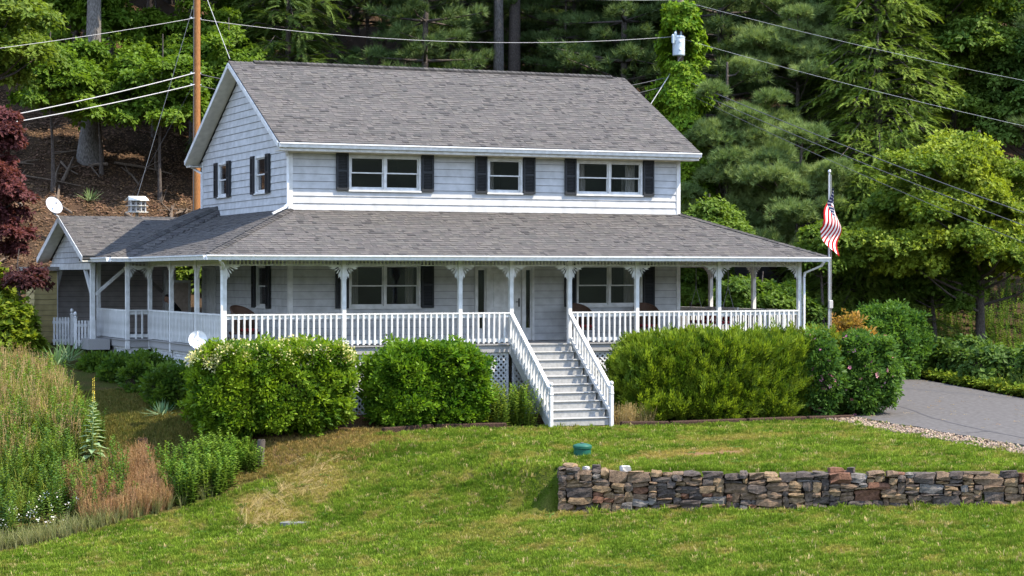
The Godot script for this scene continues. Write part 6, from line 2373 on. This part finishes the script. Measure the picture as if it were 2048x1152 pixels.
func in_poly(x0: float, x1: float, z0: float, z1: float) -> Vector2:
	for k in 20:
		var p := Vector2(R(x0, x1), R(z0, z1))
		if p.y < lawn_edge(p.x) - 0.15 and p.distance_to(Vector2(-6.05, 3.3)) > 0.45 and p.distance_to(Vector2(-6.2, 3.9)) > 0.5: return p
	return Vector2((x0 + x1) / 2, z0)


func edge_strip() -> Vector2:
	var x := R(-10.0, -3.9)
	return Vector2(x, lawn_edge(x) - 0.1 - absf(R(-0.8, 0.8)))


func weeds(called: String, label: String, pick: Callable, count: int, ca: Vector3, cb: Vector3, h0: float, h1: float) -> void:
	var tr := []
	var cols := []
	for k in count:
		var p: Vector2 = pick.call()
		var s := R(h0, h1)
		tr.append(Transform3D(basis_up((Vector3.UP + rdir() * 0.18).normalized(), R(0, TAU)).scaled(Vector3(R(0.9, 1.25), s, R(0.9, 1.25))), g3(p.x, p.y, -0.03)))
		cols.append(vary(ca, cb, 0.15))
	tag(scatter(self, called, leaf_mesh("weed"), M.leaf, tr, cols), label, "weeds", "", "stuff")


func tufts(called: String, label: String, kind: String, pick: Callable, count: int, ca: Vector3, cb: Vector3, h0: float, h1: float, lie := 0.0, lift := 0.0) -> void:
	var tr := []
	var cols := []
	for k in count:
		var p: Vector2 = pick.call()
		var s := R(h0, h1)
		var up := (Vector3.UP + rdir() * 0.25).normalized()
		if lie > 0: up = Vector3(R(-0.2, 1.0), R(0.06, 0.3), R(-1.1, 0.1)).normalized()
		tr.append(Transform3D(basis_up(up, R(0, TAU)).scaled(Vector3.ONE * s), g3(p.x, p.y, -0.02 + (0.06 if lie > 0 else 0.0) + lift * R(0.5, 1.2))))
		cols.append(vary(ca, cb, 0.15))
	tag(scatter(self, called, leaf_mesh(kind), M.blade, tr, cols), label, "grass", "", "stuff")


func mullein() -> void:
	var p := g3(-6.05, 3.3)
	var o := thing("mullein", p, "tall mullein with big pale leaves and a yellow flower spike", "plant")
	var b := MB.new()
	b.tube([p - Vector3(0, 0.05, 0), p + Vector3(0.02, 0.9, 0), p + Vector3(0.03, 1.62, 0)], [0.025, 0.02, 0.012], 7)
	part(o, "stem", b.mesh(), mat("stem_green", lin(0.16, 0.22, 0.08), 0.8))
	var lm := mat("mullein_leaf", lin(0.17, 0.25, 0.13), 0.85)
	lm.backlight_enabled = true
	lm.backlight = lin(0.4, 0.45, 0.2)
	for k in 46:
		var f := k / 45.0
		var a := k * 2.4
		var d := Vector3(cos(a), lerpf(0.15, 0.55, f), sin(a)).normalized()
		var l := MB.new()
		leaf_quad(l, p + Vector3(0.02 * f, 0.06 + f * 1.3, 0), d, Vector3.UP, lerpf(0.50, 0.14, f) * R(0.9, 1.1), lerpf(0.21, 0.07, f), 0.12, lerpf(0.45, 0.15, f))
		part(o, "leaf", l.mesh(), lm)
	var s := MB.new()
	var q := p + Vector3(0.03, 1.34, 0)
	for k in 90:
		var f := k / 89.0
		var a := k * 2.4
		var d := Vector3(cos(a), 0.25, sin(a)).normalized()
		simple_leaf(s, q + Vector3(0, f * 0.62, 0) + d * 0.012, d, rdir(), 0.035 * (1.1 - 0.6 * f), 0.03)
	part(o, "flower_spike", s.mesh(), mat("yellow_bloom", lin(0.52, 0.40, 0.05), 0.8))


func yucca(p: Vector3, label: String, size: float, c: Vector3) -> void:
	var o := thing("spiky_plant", p, label, "plant")
	var m := mat("blade_%d" % used["spiky_plant"], lin(c.x, c.y, c.z), 0.6)
	m.backlight_enabled = true
	m.backlight = lin(0.3, 0.4, 0.2)
	m.metallic_specular = 0.1
	m.roughness = 0.85
	for k in 46:
		var a := k * 2.4
		var up := R(0.25, 1.0)
		var d := Vector3(cos(a) * (1.1 - up), up, sin(a) * (1.1 - up)).normalized()
		var l := MB.new()
		var o2 := p + Vector3(cos(a), 0, sin(a)) * R(0, 0.14)
		leaf_quad(l, o2, d, Vector3(0.01, 1, 0.02).normalized(), size * R(0.75, 1.1), 0.045, 0.15, R(0.1, 0.45))
		part(o, "leaf", l.mesh(), m)


func make_grass() -> void:
	var tr := []
	var cols := []
	var count := 0
	var tries := 0
	while count < 95000 and tries < 400000:
		tries += 1
		var x := R(-11.5, 16.5)
		var z := R(3.6, 25.0)
		# only where the lawn can be seen from about here
		var d := (x + 16.866) * 0.3983 + (53.965 - z) * 0.9173
		var l := (x + 16.866) * 0.9173 - (53.965 - z) * 0.3983
		if absf(l) > d * 0.265 or d < 36.0: continue
		if not is_lawn(x, z): continue
		var q := along_wall(x, z)
		if q.x > -0.15 and q.y > -0.6 and q.y < 0.08: continue
		var dr := dry(x, z)
		if R(0, 1) < soil(x, z) * 1.1: continue
		if R(0, 1) < gravel_at(x, z): continue
		var n := noise.get_noise_2d(x * 3.0 + 5.0, z * 3.0)
		# mowing passes run across the slope
		var stripe := sin((z * 0.93 - x * 0.36) * 5.2 + 1.2 * noise.get_noise_2d(x * 0.6, z * 0.6)) * 0.5 + 0.5
		var g := Vector3(0.078, 0.140, 0.012).lerp(Vector3(0.165, 0.240, 0.026), clampf(0.45 + n * 0.9 + R(-0.3, 0.3) + (stripe - 0.5) * 0.35, 0, 1))
		g = g.lerp(Vector3(0.34, 0.25, 0.075), clampf(dr * 0.9 + R(-0.12, 0.12), 0, 1) * 0.85)
		if R(0, 1) < 0.05: g = Vector3(0.40, 0.32, 0.15)
		g *= R(0.82, 1.18)
		var s := R(0.75, 1.3) * (1.0 - 0.35 * dr)
		if q.x > -0.3 and absf(q.y - 0.2) < 0.14: s *= R(0.9, 1.5)
		if noise.get_noise_2d(x * 16.0, z * 16.0 + 300.0) > 0.33: s *= R(1.2, 1.7)
		var p := Vector3(x, ground_y(x, z) + fine.get_noise_2d(x * 0.4, z * 0.4) * 0.05 - 0.008, z)
		tr.append(Transform3D(Basis(Vector3.UP, R(0, TAU)).scaled(Vector3(s * 1.2, s, s * 1.2)), p))
		cols.append(Color(g.x, g.y, g.z))
		count += 1
	var ct := []
	var cc := []
	for k in 2600:
		var x := R(-9.0, 15.0)
		var z := R(5.0, 23.0)
		if not is_lawn(x, z) or noise.get_noise_2d(x * 5.0 + 90.0, z * 5.0) < 0.12: continue
		var q := along_wall(x, z)
		if q.x > -0.3 and q.y > -0.7 and q.y < 0.15: continue
		ct.append(Transform3D(Basis(Vector3.UP, R(0, TAU)).scaled(Vector3(R(0.6, 1.3), R(0.3, 0.5), R(0.6, 1.3))), g3(x, z, 0.015)))
		cc.append(vary(Vector3(0.045, 0.11, 0.012), Vector3(0.10, 0.19, 0.025), 0.15))
	tag(scatter(self, "clover", leaf_mesh("small"), M.leaf, ct, cc), "low clover and broad-leaved weeds dotted through the lawn", "clover", "", "stuff")
	var lt := []
	var lc := []
	for k in 130:
		var z := R(-9.0, 13.0)
		var x := lerpf(edge_x(z), far_x(z), R(0.02, 0.98))
		lt.append(Transform3D(basis_up(Vector3.UP + rdir() * 0.15, R(0, TAU)).scaled(Vector3.ONE * R(0.25, 0.55)), g3(x, z, 0.075)))
		lc.append(vary(Vector3(0.18, 0.11, 0.06), Vector3(0.34, 0.26, 0.12), 0.2))
	tag(scatter(self, "fallen_leaves", leaf_mesh("needle_litter"), M.petal, lt, lc), "a few dead leaves and twigs blown over the drive", "leaves", "", "stuff")
	tag(scatter(self, "lawn_grass", leaf_mesh("grass"), M.blade, tr, cols), "mown lawn grass, green with straw-coloured dry patches", "grass", "", "stuff")

# ------------------------------------------------------------------ trees
# every tree is built in its own axes, foot at the origin: trunk, branches, crown

func trunk(o: Node3D, h: float, r: float, m: Material, lean := Vector2.ZERO, flare := 1.6) -> Array:
	var pts := []
	var rad := []
	var n := 9
	for k in n + 1:
		var f := float(k) / n
		pts.append(Vector3(lean.x * f * h + 0.12 * sin(f * 5.0 + r * 20.0) * f, -0.25 + f * (h + 0.25), lean.y * f * h + 0.1 * sin(f * 4.0 + 1.0) * f))
		rad.append(r * (1.0 - 0.72 * f) * (1.0 + (flare - 1.0) * exp(-f * h * 1.6)))
	var b := MB.new()
	b.tube(pts, rad, 10)
	part(o, "trunk", b.mesh(), m)
	return pts


func on_trunk(pts: Array, y: float) -> Vector3:
	for i in pts.size() - 1:
		if pts[i + 1].y >= y: return pts[i].lerp(pts[i + 1], clampf((y - pts[i].y) / (pts[i + 1].y - pts[i].y), 0, 1))
	return pts[-1]


func broad(called: String, label: String, group: String, at: Vector3, h: float, r: float, c: Vector3, rad: Vector3, clumps: int, cr: float, per: int, ca: Vector3, cb: Vector3, kind := "broad", size := 1.0, m := "leaf", bark := "bark") -> Node3D:
	var o := thing(called, at, label, "tree", group, 0.0, true)
	var pts := trunk(o, h, r, M[bark], Vector2(R(-0.03, 0.03), R(-0.03, 0.03)))
	var tr := []
	var cols := []
	var lb := MB.new()
	for k in clumps:
		var d := rdir()
		if d.y < -0.55: d.y *= -0.4
		var q := c + d * rad * pow(rng.randf(), 0.38) * 0.92
		var rr := cr * R(0.65, 1.25)
		var tone := R(0.0, 1.0)
		if k % 2 == 0:
			var a := on_trunk(pts, minf(q.y - rr * 0.6, h * 0.97) - R(0.2, 1.0) * (q - Vector3(0, q.y, 0)).length() * 0.35)
			lb.tube([a, a.lerp(q, 0.55) + Vector3(0, -0.12, 0), q], [r * 0.32, r * 0.2, 0.015], 5, false)
		for j in per:
			var e := rdir()
			if e.y < -0.35: e.y *= -0.6
			var p := q + e * rr * Vector3(1.15, 0.72, 1.15) * R(0.55, 1.0)
			var up := (e * 0.6 + Vector3.UP * 0.7 + rdir() * 0.5).normalized()
			tr.append(Transform3D(basis_up(up, R(0, TAU)).scaled(Vector3.ONE * size * R(0.75, 1.3)), p))
			var col := ca.lerp(cb, clampf(tone * 0.7 + R(0, 0.45), 0, 1)) * R(0.85, 1.15)
			cols.append(Color(col.x, col.y, col.z))
	part(o, "branches", lb.mesh(), M[bark])
	scatter(o, "crown", leaf_mesh(kind), M[m], tr, cols)
	return o


func pine(called: String, label: String, group: String, at: Vector3, h: float, r: float, y0: float, reach: float, whorls: int, ca: Vector3, cb: Vector3, per := 26, size := 1.0) -> Node3D:
	var o := thing(called, at, label, "tree", group, 0.0, true)
	var pts := trunk(o, h, r, M.bark, Vector2(R(-0.015, 0.015), R(-0.015, 0.015)), 1.35)
	var tr := []
	var cols := []
	var lb := MB.new()
	for w in whorls:
		var f := float(w) / (whorls - 1)
		var y := lerpf(y0, h * 0.98, pow(f, 1.15))
		var len := reach * (1.0 - 0.86 * pow(f, 1.3)) * R(0.8, 1.15)
		var n := 5 if f < 0.8 else 4
		var off := R(0, TAU)
		for k in n:
			var a := off + TAU * k / n + R(-0.3, 0.3)
			var l := len * R(0.65, 1.15)
			var d := Vector3(cos(a), 0, sin(a))
			var rise := R(-0.05, 0.22)
			var p0 := on_trunk(pts, y)
			var side := Vector3(-d.z, 0, d.x)
			var bend := R(-0.15, 0.15)
			lb.tube([p0, p0 + d * l * 0.5 + Vector3(0, rise * l * 0.4, 0), p0 + d * l + side * bend * l + Vector3(0, rise * l, 0)], [0.02 + 0.018 * l, 0.012 + 0.01 * l, 0.008], 5, false)
			var tone := R(0, 1)
			var cnt := int(per * (0.35 + 0.65 * l / maxf(reach, 0.1)))
			for j in cnt:
				var t := lerpf(0.28, 1.03, pow(rng.randf(), 0.75))
				var spread := l * 0.30 * sin(clampf(t, 0, 1) * PI * 0.85 + 0.25)
				var p := p0 + d * l * t + side * (bend * l * t * t + R(-1, 1) * spread) + Vector3(0, rise * l * t + R(-0.08, 0.20) * (0.5 + 0.5 * l / reach), 0)
				var up := (d * 0.6 + Vector3(0, 0.75, 0) + rdir() * 0.5).normalized()
				tr.append(Transform3D(basis_up(up, R(0, TAU)).scaled(Vector3.ONE * size * R(0.9, 1.5)), p))
				var col := ca.lerp(cb, clampf(tone * 0.6 + R(0, 0.5), 0, 1)) * R(0.85, 1.15)
				cols.append(Color(col.x, col.y, col.z))
	part(o, "branches", lb.mesh(), M.bark)
	scatter(o, "crown", leaf_mesh("pine"), M.needle, tr, cols)
	return o


func hemlock(called: String, label: String, group: String, at: Vector3, h: float, r: float, y0: float, reach: float, whorls: int, ca: Vector3, cb: Vector3, per := 24, size := 1.0) -> Node3D:
	var o := thing(called, at, label, "tree", group, 0.0, true)
	var pts := trunk(o, h, r, M.bark, Vector2.ZERO, 1.4)
	var tr := []
	var cols := []
	var lb := MB.new()
	for w in whorls:
		var f := float(w) / (whorls - 1)
		var y := lerpf(y0, h, f)
		var len := reach * pow(1.0 - f, 0.75) * R(0.8, 1.15) + 0.25
		var off := R(0, TAU)
		var n := 6
		for k in n:
			var a := off + TAU * k / n + R(-0.35, 0.35)
			var l := len * R(0.7, 1.15)
			var d := Vector3(cos(a), 0, sin(a))
			var side := Vector3(-d.z, 0, d.x)
			var p0 := on_trunk(pts, y)
			lb.tube([p0, p0 + d * l * 0.55 + Vector3(0, l * 0.06, 0), p0 + d * l - Vector3(0, l * 0.22, 0)], [0.012 + 0.012 * l, 0.01 + 0.006 * l, 0.006], 4, false)
			var tone := R(0, 1)
			for j in int(per * (0.3 + 0.7 * l / reach)):
				var t := lerpf(0.2, 1.0, pow(rng.randf(), 0.7))
				var w2 := l * 0.34 * (1.0 - 0.55 * t)
				var s := R(-1, 1)
				var p := p0 + d * l * t + side * s * w2 + Vector3(0, l * (0.12 * t - 0.34 * t * t) - 0.10 * s * s + R(-0.05, 0.12), 0)
				var fwd := (d + side * s * 0.9 + Vector3(0, R(-0.65, 0.35), 0) + rdir() * 0.45).normalized()
				var x := Vector3.UP.cross(fwd).normalized()
				var b := Basis(x, fwd.cross(x), fwd) * Basis(Vector3.BACK, R(-0.5, 0.5))
				tr.append(Transform3D(b.scaled(Vector3.ONE * size * R(0.8, 1.35)), p))
				var col := ca.lerp(cb, clampf(tone * 0.5 + R(0, 0.6), 0, 1)) * R(0.85, 1.15)
				cols.append(Color(col.x, col.y, col.z))
	part(o, "branches", lb.mesh(), M.bark)
	scatter(o, "crown", leaf_mesh("hemlock"), M.needle, tr, cols)
	return o


func copy_of(o: Node3D, at: Vector3, turn: float, s: float, label: String, group: String) -> Node3D:
	var c: Node3D = o.duplicate()
	c.name = numbered(String(o.name).rstrip("0123456789").trim_suffix("_"))
	add_child(c)
	c.position = at
	c.rotation.y = turn
	c.scale = Vector3.ONE * s
	c.set_meta("label", label)
	c.set_meta("group", group)
	return c


func at_depth(l: float, d: float) -> Vector3:
	# a point on the ground d metres out from the viewpoint and l metres to its side
	var x := -16.866 + d * 0.3983 + l * 0.9173
	var z := 53.965 - d * 0.9173 + l * 0.3983
	return g3(x, z)


const RANKS := ["in the front rank", "in the second rank", "in the third rank", "in the fourth rank", "in the fifth rank", "in the last rank"]


func zone(t: float) -> String:
	var u := 1024.0 + t * 4157.0
	for q in [[0.0, "beyond the plum tree"], [150.0, "above the plum tree"], [300.0, "above the birdhouse"], [430.0, "behind the orange pole"], [600.0, "above the gable peak"], [760.0, "over the ridge's near quarter"], [900.0, "over the ridge's second quarter"], [1060.0, "by the twin trunk"], [1200.0, "over the ridge's third quarter"], [1340.0, "before the transformer"], [1480.0, "past the transformer"], [1640.0, "behind the flag's pines"], [1800.0, "behind the big hemlock"], [1950.0, "behind the maple"], [9999.0, "past the maple"]]:
		if u < q[0]: return q[1]
	return ""


func sapling_label(q: Array, _k: int) -> String:
	return "slender leafy sapling %s, %s" % [zone(q[0] / q[1]), "close to the bank" if q[1] < 80.0 else ("a little up the slope" if q[1] < 83.5 else ("well up the slope" if q[1] < 86.5 else "farther up the slope"))]


func make_trees() -> void:
	var pd := Vector3(0.045, 0.085, 0.025)
	var pl := Vector3(0.12, 0.175, 0.055)
	var gd := Vector3(0.045, 0.10, 0.014)
	var gl := Vector3(0.125, 0.205, 0.025)
	# ---- left: oak with its big bole, plum, saplings
	var oak := at_depth((180 - 1024) / 4157.0 * 80.0, 80.0)
	broad("oak_tree", "old forest tree with a thick grey flared bole above the birdhouse", "", oak, 17.0, 0.36, Vector3(0, 11.0, 0), Vector3(4.5, 5.0, 4.5), 62, 1.2, 70, gd, Vector3(0.09, 0.15, 0.02), "broad", 1.15, "leaf", "bark_pale")
	broad("maple_tree", "leafy tree at the picture's upper corner beyond the plum tree, hanging over the lines", "", at_depth(-17.6, 70.0), 11.0, 0.2, Vector3(0, 8.3, 0), Vector3(2.7, 3.4, 2.7), 42, 0.85, 75, Vector3(0.07, 0.13, 0.018), Vector3(0.18, 0.245, 0.03), "broad", 0.9)
	broad("plum_tree", "purple-leaved plum tree with dark red foliage beside the breezeway", "", at_depth(-15.6, 63.0), 6.4, 0.11, Vector3(0, 4.0, 0), Vector3(0.85, 3.3, 1.0), 56, 0.40, 62, Vector3(0.05, 0.016, 0.02), Vector3(0.17, 0.055, 0.055), "broad", 0.6)
	broad("plum_sapling", "dark-leaved low branch hanging before the yellow shed", "", at_depth(-14.75, 62.5), 2.9, 0.05, Vector3(0.1, 1.9, 0), Vector3(0.65, 0.6, 0.6), 7, 0.35, 36, Vector3(0.04, 0.015, 0.018), Vector3(0.13, 0.045, 0.045), "broad", 0.6)
	var sap := [[-15.6, 79.0, 5.5], [-17.0, 77.0, 6.0], [-12.4, 82.5, 7.0], [-6.6, 83.0, 7.0], [-13.2, 78.0, 6.0], [-11.0, 79.5, 7.0], [-9.2, 82.0, 7.5], [-14.5, 84.0, 8.0], [-12.0, 87.0, 8.0], [-8.0, 80.0, 6.5], [-7.6, 86.0, 7.5], [-17.0, 83.0, 8.5], [-18.5, 90.0, 9.0], [-5.5, 84.0, 7.5], [-3.5, 88.0, 8.0], [-0.8, 86.0, 7.0]]
	var sp: Array[Node3D] = []
	for k in sap.size():
		var q: Array = sap[k]
		var p := at_depth(q[0], q[1])
		if k < 3:
			sp.append(broad("sapling", "", "", p, q[2], 0.07, Vector3(0, q[2] * 0.60, 0), Vector3(2.0, q[2] * 0.36, 2.0), 34, 0.6, 48, Vector3(0.055, 0.125, 0.012), Vector3(0.15, 0.24, 0.022), "broad", 0.85))
			sp[k].set_meta("label", sapling_label(q, k))
			sp[k].set_meta("group", "saplings at the wood's edge")
		else:
			copy_of(sp[k % 3], p, R(0, TAU), R(0.85, 1.15), sapling_label(q, k), "saplings at the wood's edge")
	# ---- the wood on the hill: pines and broadleaves, several of each kind turned and scaled
	var protos: Array[Node3D] = [null, null, null, null]
	var kinds := ["dark pine", "slim pine", "tall broadleaf tree", "dark hemlock"]
	var groups := ["forest pines on the hillside", "forest pines on the hillside", "forest broadleaves on the hillside", "forest hemlocks on the hillside"]
	var i := 0
	for row in 6:
		var d := 84.0 + row * 6.0
		var half := d * 0.262
		var l := -half + R(0, 3)
		while l < half + 2:
			var dd := d + R(-2.2, 2.2)
			var p := at_depth(l, dd)
			var mid := l > -7.0 and l < 7.5
			var k: int = [0, 1, 2, 0, 3, 1, 2][i % 7] if l > -6 else [2, 0, 2, 3, 2, 1, 2][i % 7]
			if mid and row < 3: k = i % 2
			i += 1
			if absf(l + 0.1 * row) < 2.0 and row < 2 or mid and row == 0 and i % 2 == 0:
				l += R(3.0, 4.0)
				continue
			var label := "%s in the wood %s, %s" % [kinds[k], zone(l / dd), RANKS[row]]
			if protos[k] == null:
				if k == 0: protos[0] = pine("forest_pine", label, groups[0], p, 19.0, 0.17, 4.4, 3.2, 19, pd, pl, 42, 1.35)
				elif k == 1: protos[1] = pine("forest_pine", label, groups[1], p, 21.0, 0.13, 6.0, 2.8, 19, pd, Vector3(0.11, 0.165, 0.05), 40, 1.35)
				elif k == 2: protos[2] = broad("forest_tree", label, groups[2], p, 17.0, 0.17, Vector3(0, 10.0, 0), Vector3(3.4, 6.5, 3.4), 72, 1.1, 52, gd, gl, "broad", 1.2)
				else: protos[3] = hemlock("forest_hemlock", label, groups[3], p, 16.0, 0.17, 1.2, 3.0, 26, Vector3(0.04, 0.08, 0.018), Vector3(0.12, 0.18, 0.035), 34, 1.2)
			else:
				copy_of(protos[k], p, R(0, TAU), R(0.85, 1.2), label, groups[k])
			l += R(3.6, 5.6)
	# thin bare boles that stand in the gap above the ridge
	var bare: Node3D = null
	var bl := [-6.2, -4.9, -3.6, -2.4, 2.3, 3.1, 4.4, 5.2, 6.3]
	for k in bl.size():
		var p := at_depth(bl[k], R(85.0, 91.0))
		var label := "thin bare pine bole above the ridge %s" % ["beside the orange pole's line", "over the gable end of the ridge", "over the ridge's near quarter", "just before the twin trunk", "just past the twin trunk", "past the twin trunk, second one", "midway from twin trunk to transformer", "near the transformer, farther one", "near the transformer, closest one"][k]
		if bare == null: bare = pine("bare_pine", label, "thin bare pines above the ridge", p, 17.0, 0.11, 9.0, 2.2, 9, pd, pl, 30, 1.3)
		else: copy_of(bare, p, R(0, TAU), R(0.8, 1.15), label, "thin bare pines above the ridge")
	# two bare boles close above the ridge
	var tw := at_depth((1008 - 1024) / 4157.0 * 87.0, 87.0)
	for q in [[-0.25, 0.30, "bark_pale", "pale grey half of the twin trunk above the ridge"], [0.30, 0.36, "bark", "darker half of the twin trunk above the ridge"]]:
		broad("twin_tree", q[3], "", tw + Vector3(q[0], 0, -0.1 * q[1]), 20.0, q[1], Vector3(q[0] * 4.0, 15.5, 0), Vector3(3.5, 3.6, 3.5), 40, 1.2, 55, gd, gl, "broad", 1.2, "leaf", q[2])
	# ---- the trees beyond the drive and behind the far end of the porch
	var wa := Vector3(0.08, 0.14, 0.04)
	var wb := Vector3(0.24, 0.31, 0.10)
	broad("white_pine", "soft grey-green pine behind the upper storey's end", "", at_depth(8.3, 80.0), 9.6, 0.15, Vector3(0, 5.6, 0), Vector3(2.6, 4.6, 2.4), 54, 0.72, 130, wa, wb, "pine", 1.2, "needle")
	broad("white_pine", "soft grey-green pine between the house and the flag", "", at_depth(10.6, 77.5), 7.6, 0.14, Vector3(0, 4.9, 0), Vector3(2.7, 3.3, 2.3), 54, 0.72, 130, wa, wb, "pine", 1.2, "needle")
	broad("white_pine", "taller pine with bare broken leaders above the flag", "", at_depth(11.4, 83.0), 13.0, 0.13, Vector3(-0.5, 8.6, 0), Vector3(2.8, 2.9, 2.4), 40, 0.7, 120, wa, wb, "pine", 1.2, "needle")
	broad("white_pine", "pine reaching over the vine-clad pole from behind", "", at_depth(7.5, 87.0), 13.0, 0.16, Vector3(0, 9.0, 0), Vector3(2.6, 4.5, 2.4), 40, 0.8, 110, Vector3(0.08, 0.14, 0.04), Vector3(0.22, 0.29, 0.09), "pine", 1.25, "needle")
	hemlock("hemlock", "big hemlock with sunlit yellow-green sprays beyond the drive", "", at_depth(14.4, 82.0), 15.5, 0.26, 1.2, 4.6, 44, Vector3(0.07, 0.135, 0.02), Vector3(0.22, 0.30, 0.045), 115, 0.62)
	broad("poplar_tree", "leafy mid-green tree half hidden between the pines and the maple", "", at_depth(17.8, 84.5), 14.0, 0.22, Vector3(0, 7.6, 0), Vector3(3.3, 5.6, 3.0), 84, 0.85, 80, Vector3(0.07, 0.14, 0.022), Vector3(0.21, 0.30, 0.045), "broad", 0.85)
	hemlock("hemlock", "low dark hemlock in the shade behind the flagpole", "", at_depth(12.9, 76.5), 6.8, 0.14, 0.8, 2.9, 26, Vector3(0.07, 0.135, 0.02), Vector3(0.20, 0.28, 0.045), 80, 0.68)
	broad("ash_tree", "tall blue-green broadleaf tree high up behind the hemlocks", "", at_depth(20.0, 90.0), 16.0, 0.22, Vector3(0, 10.5, 0), Vector3(4.6, 6.0, 3.8), 80, 1.15, 75, Vector3(0.065, 0.135, 0.03), Vector3(0.18, 0.28, 0.06), "broad", 1.0)
	broad("maple_tree", "yellow-green maple with sunlit leaves over the drive", "", Vector3(28.6, ground_y(28.6, -8.2), -8.2), 8.6, 0.20, Vector3(-1.3, 4.7, 0.4), Vector3(4.0, 3.7, 3.2), 125, 0.72, 95, Vector3(0.07, 0.14, 0.018), Vector3(0.27, 0.33, 0.03), "maple", 0.85)
	broad("ash_tree", "broadleaf tree high on the slope above the maple at the picture's edge", "", at_depth(21.5, 84.0), 13.0, 0.2, Vector3(0, 7.5, 0), Vector3(3.4, 5.4, 3.0), 66, 0.95, 70, Vector3(0.065, 0.135, 0.03), Vector3(0.18, 0.28, 0.05), "broad", 0.9)
	broad("maple_tree", "dark lower maple leaning over the plants across the drive", "", at_depth(15.4, 75.5), 4.6, 0.10, Vector3(0, 2.7, 0), Vector3(2.0, 1.7, 1.8), 40, 0.62, 70, Vector3(0.06, 0.125, 0.018), Vector3(0.18, 0.26, 0.03), "maple", 0.85)
	broad("dogwood", "bright green dogwood in front of the pines by the flag", "", at_depth(11.0, 73.5), 5.4, 0.08, Vector3(0.1, 4.1, 0), Vector3(1.35, 1.0, 1.1), 22, 0.5, 70, Vector3(0.07, 0.13, 0.015), Vector3(0.16, 0.235, 0.025), "broad", 0.7)
	broad("dogwood", "bright green leafy tree at the upper storey's corner", "", at_depth(7.3, 75.0), 6.2, 0.09, Vector3(0, 4.3, 0), Vector3(1.5, 2.0, 1.2), 30, 0.55, 70, Vector3(0.055, 0.115, 0.015), Vector3(0.14, 0.215, 0.025), "broad", 0.75)
	broad("dogwood", "leafy bush-like tree seen through the far end of the porch", "", at_depth(8.9, 72.5), 3.6, 0.07, Vector3(0, 2.1, 0), Vector3(1.9, 1.4, 1.1), 30, 0.5, 70, Vector3(0.05, 0.11, 0.015), Vector3(0.13, 0.205, 0.025), "broad", 0.75)
	broad("dogwood", "rounded leafy tree behind the swing at the porch's far end", "", at_depth(6.6, 76.0), 4.4, 0.07, Vector3(0, 2.6, 0), Vector3(1.6, 1.9, 1.1), 26, 0.5, 60, Vector3(0.05, 0.11, 0.015), Vector3(0.13, 0.205, 0.025), "broad", 0.75)
	# ---- vine on the transformer pole
	var vp := Vector3(20.98, ground_y(20.98, -16.9), -16.9)
	var v := thing("vine", vp, "bright green vine climbing over the transformer pole", "vine", "", 0.0, true)
	var tr := []
	var cols := []
	var stem := MB.new()
	for k in 4: stem.tube([Vector3(0.3 * cos(k * 1.6), -0.1, 0.3 * sin(k * 1.6)), Vector3(0.2 * cos(k * 1.6 + 1.0), 4, 0.2 * sin(k * 1.6 + 1.0)), Vector3(0.17 * cos(k * 1.6 + 2.0), 9, 0.17 * sin(k * 1.6 + 2.0))], [0.03, 0.025, 0.012], 5, false)
	part(v, "stems", stem.mesh(), M.bark)
	for k in 9500:
		var f := pow(rng.randf(), 1.5)
		var y := f * (12.2 - vp.y)
		var w := lerpf(2.5, 1.0, pow(f, 0.9)) * (0.75 + 0.45 * noise.get_noise_2d(y * 3.0, 4.0))
		var a := R(0, TAU)
		var lump := 0.75 + 0.5 * noise.get_noise_3d(cos(a) * 4.0, y * 3.0, sin(a) * 4.0)
		var p := Vector3(cos(a), 0, sin(a)) * w * lump * R(0.7, 1.05) + Vector3(0.25 * (1.0 - f), y, 0)
		if y > 9.9 - vp.y and y < 11.35 - vp.y and p.z > -0.1 and absf(p.x + 0.32) < 0.62: continue
		tr.append(Transform3D(basis_up((Vector3(cos(a), 0.6, sin(a)) + rdir() * 0.4).normalized(), R(0, TAU)).scaled(Vector3.ONE * R(0.6, 0.95)), p))
		cols.append(vary(Vector3(0.09, 0.19, 0.012), Vector3(0.22, 0.33, 0.02), 0.15))
	scatter(v, "foliage", leaf_mesh("broad"), M.leaf, tr, cols)
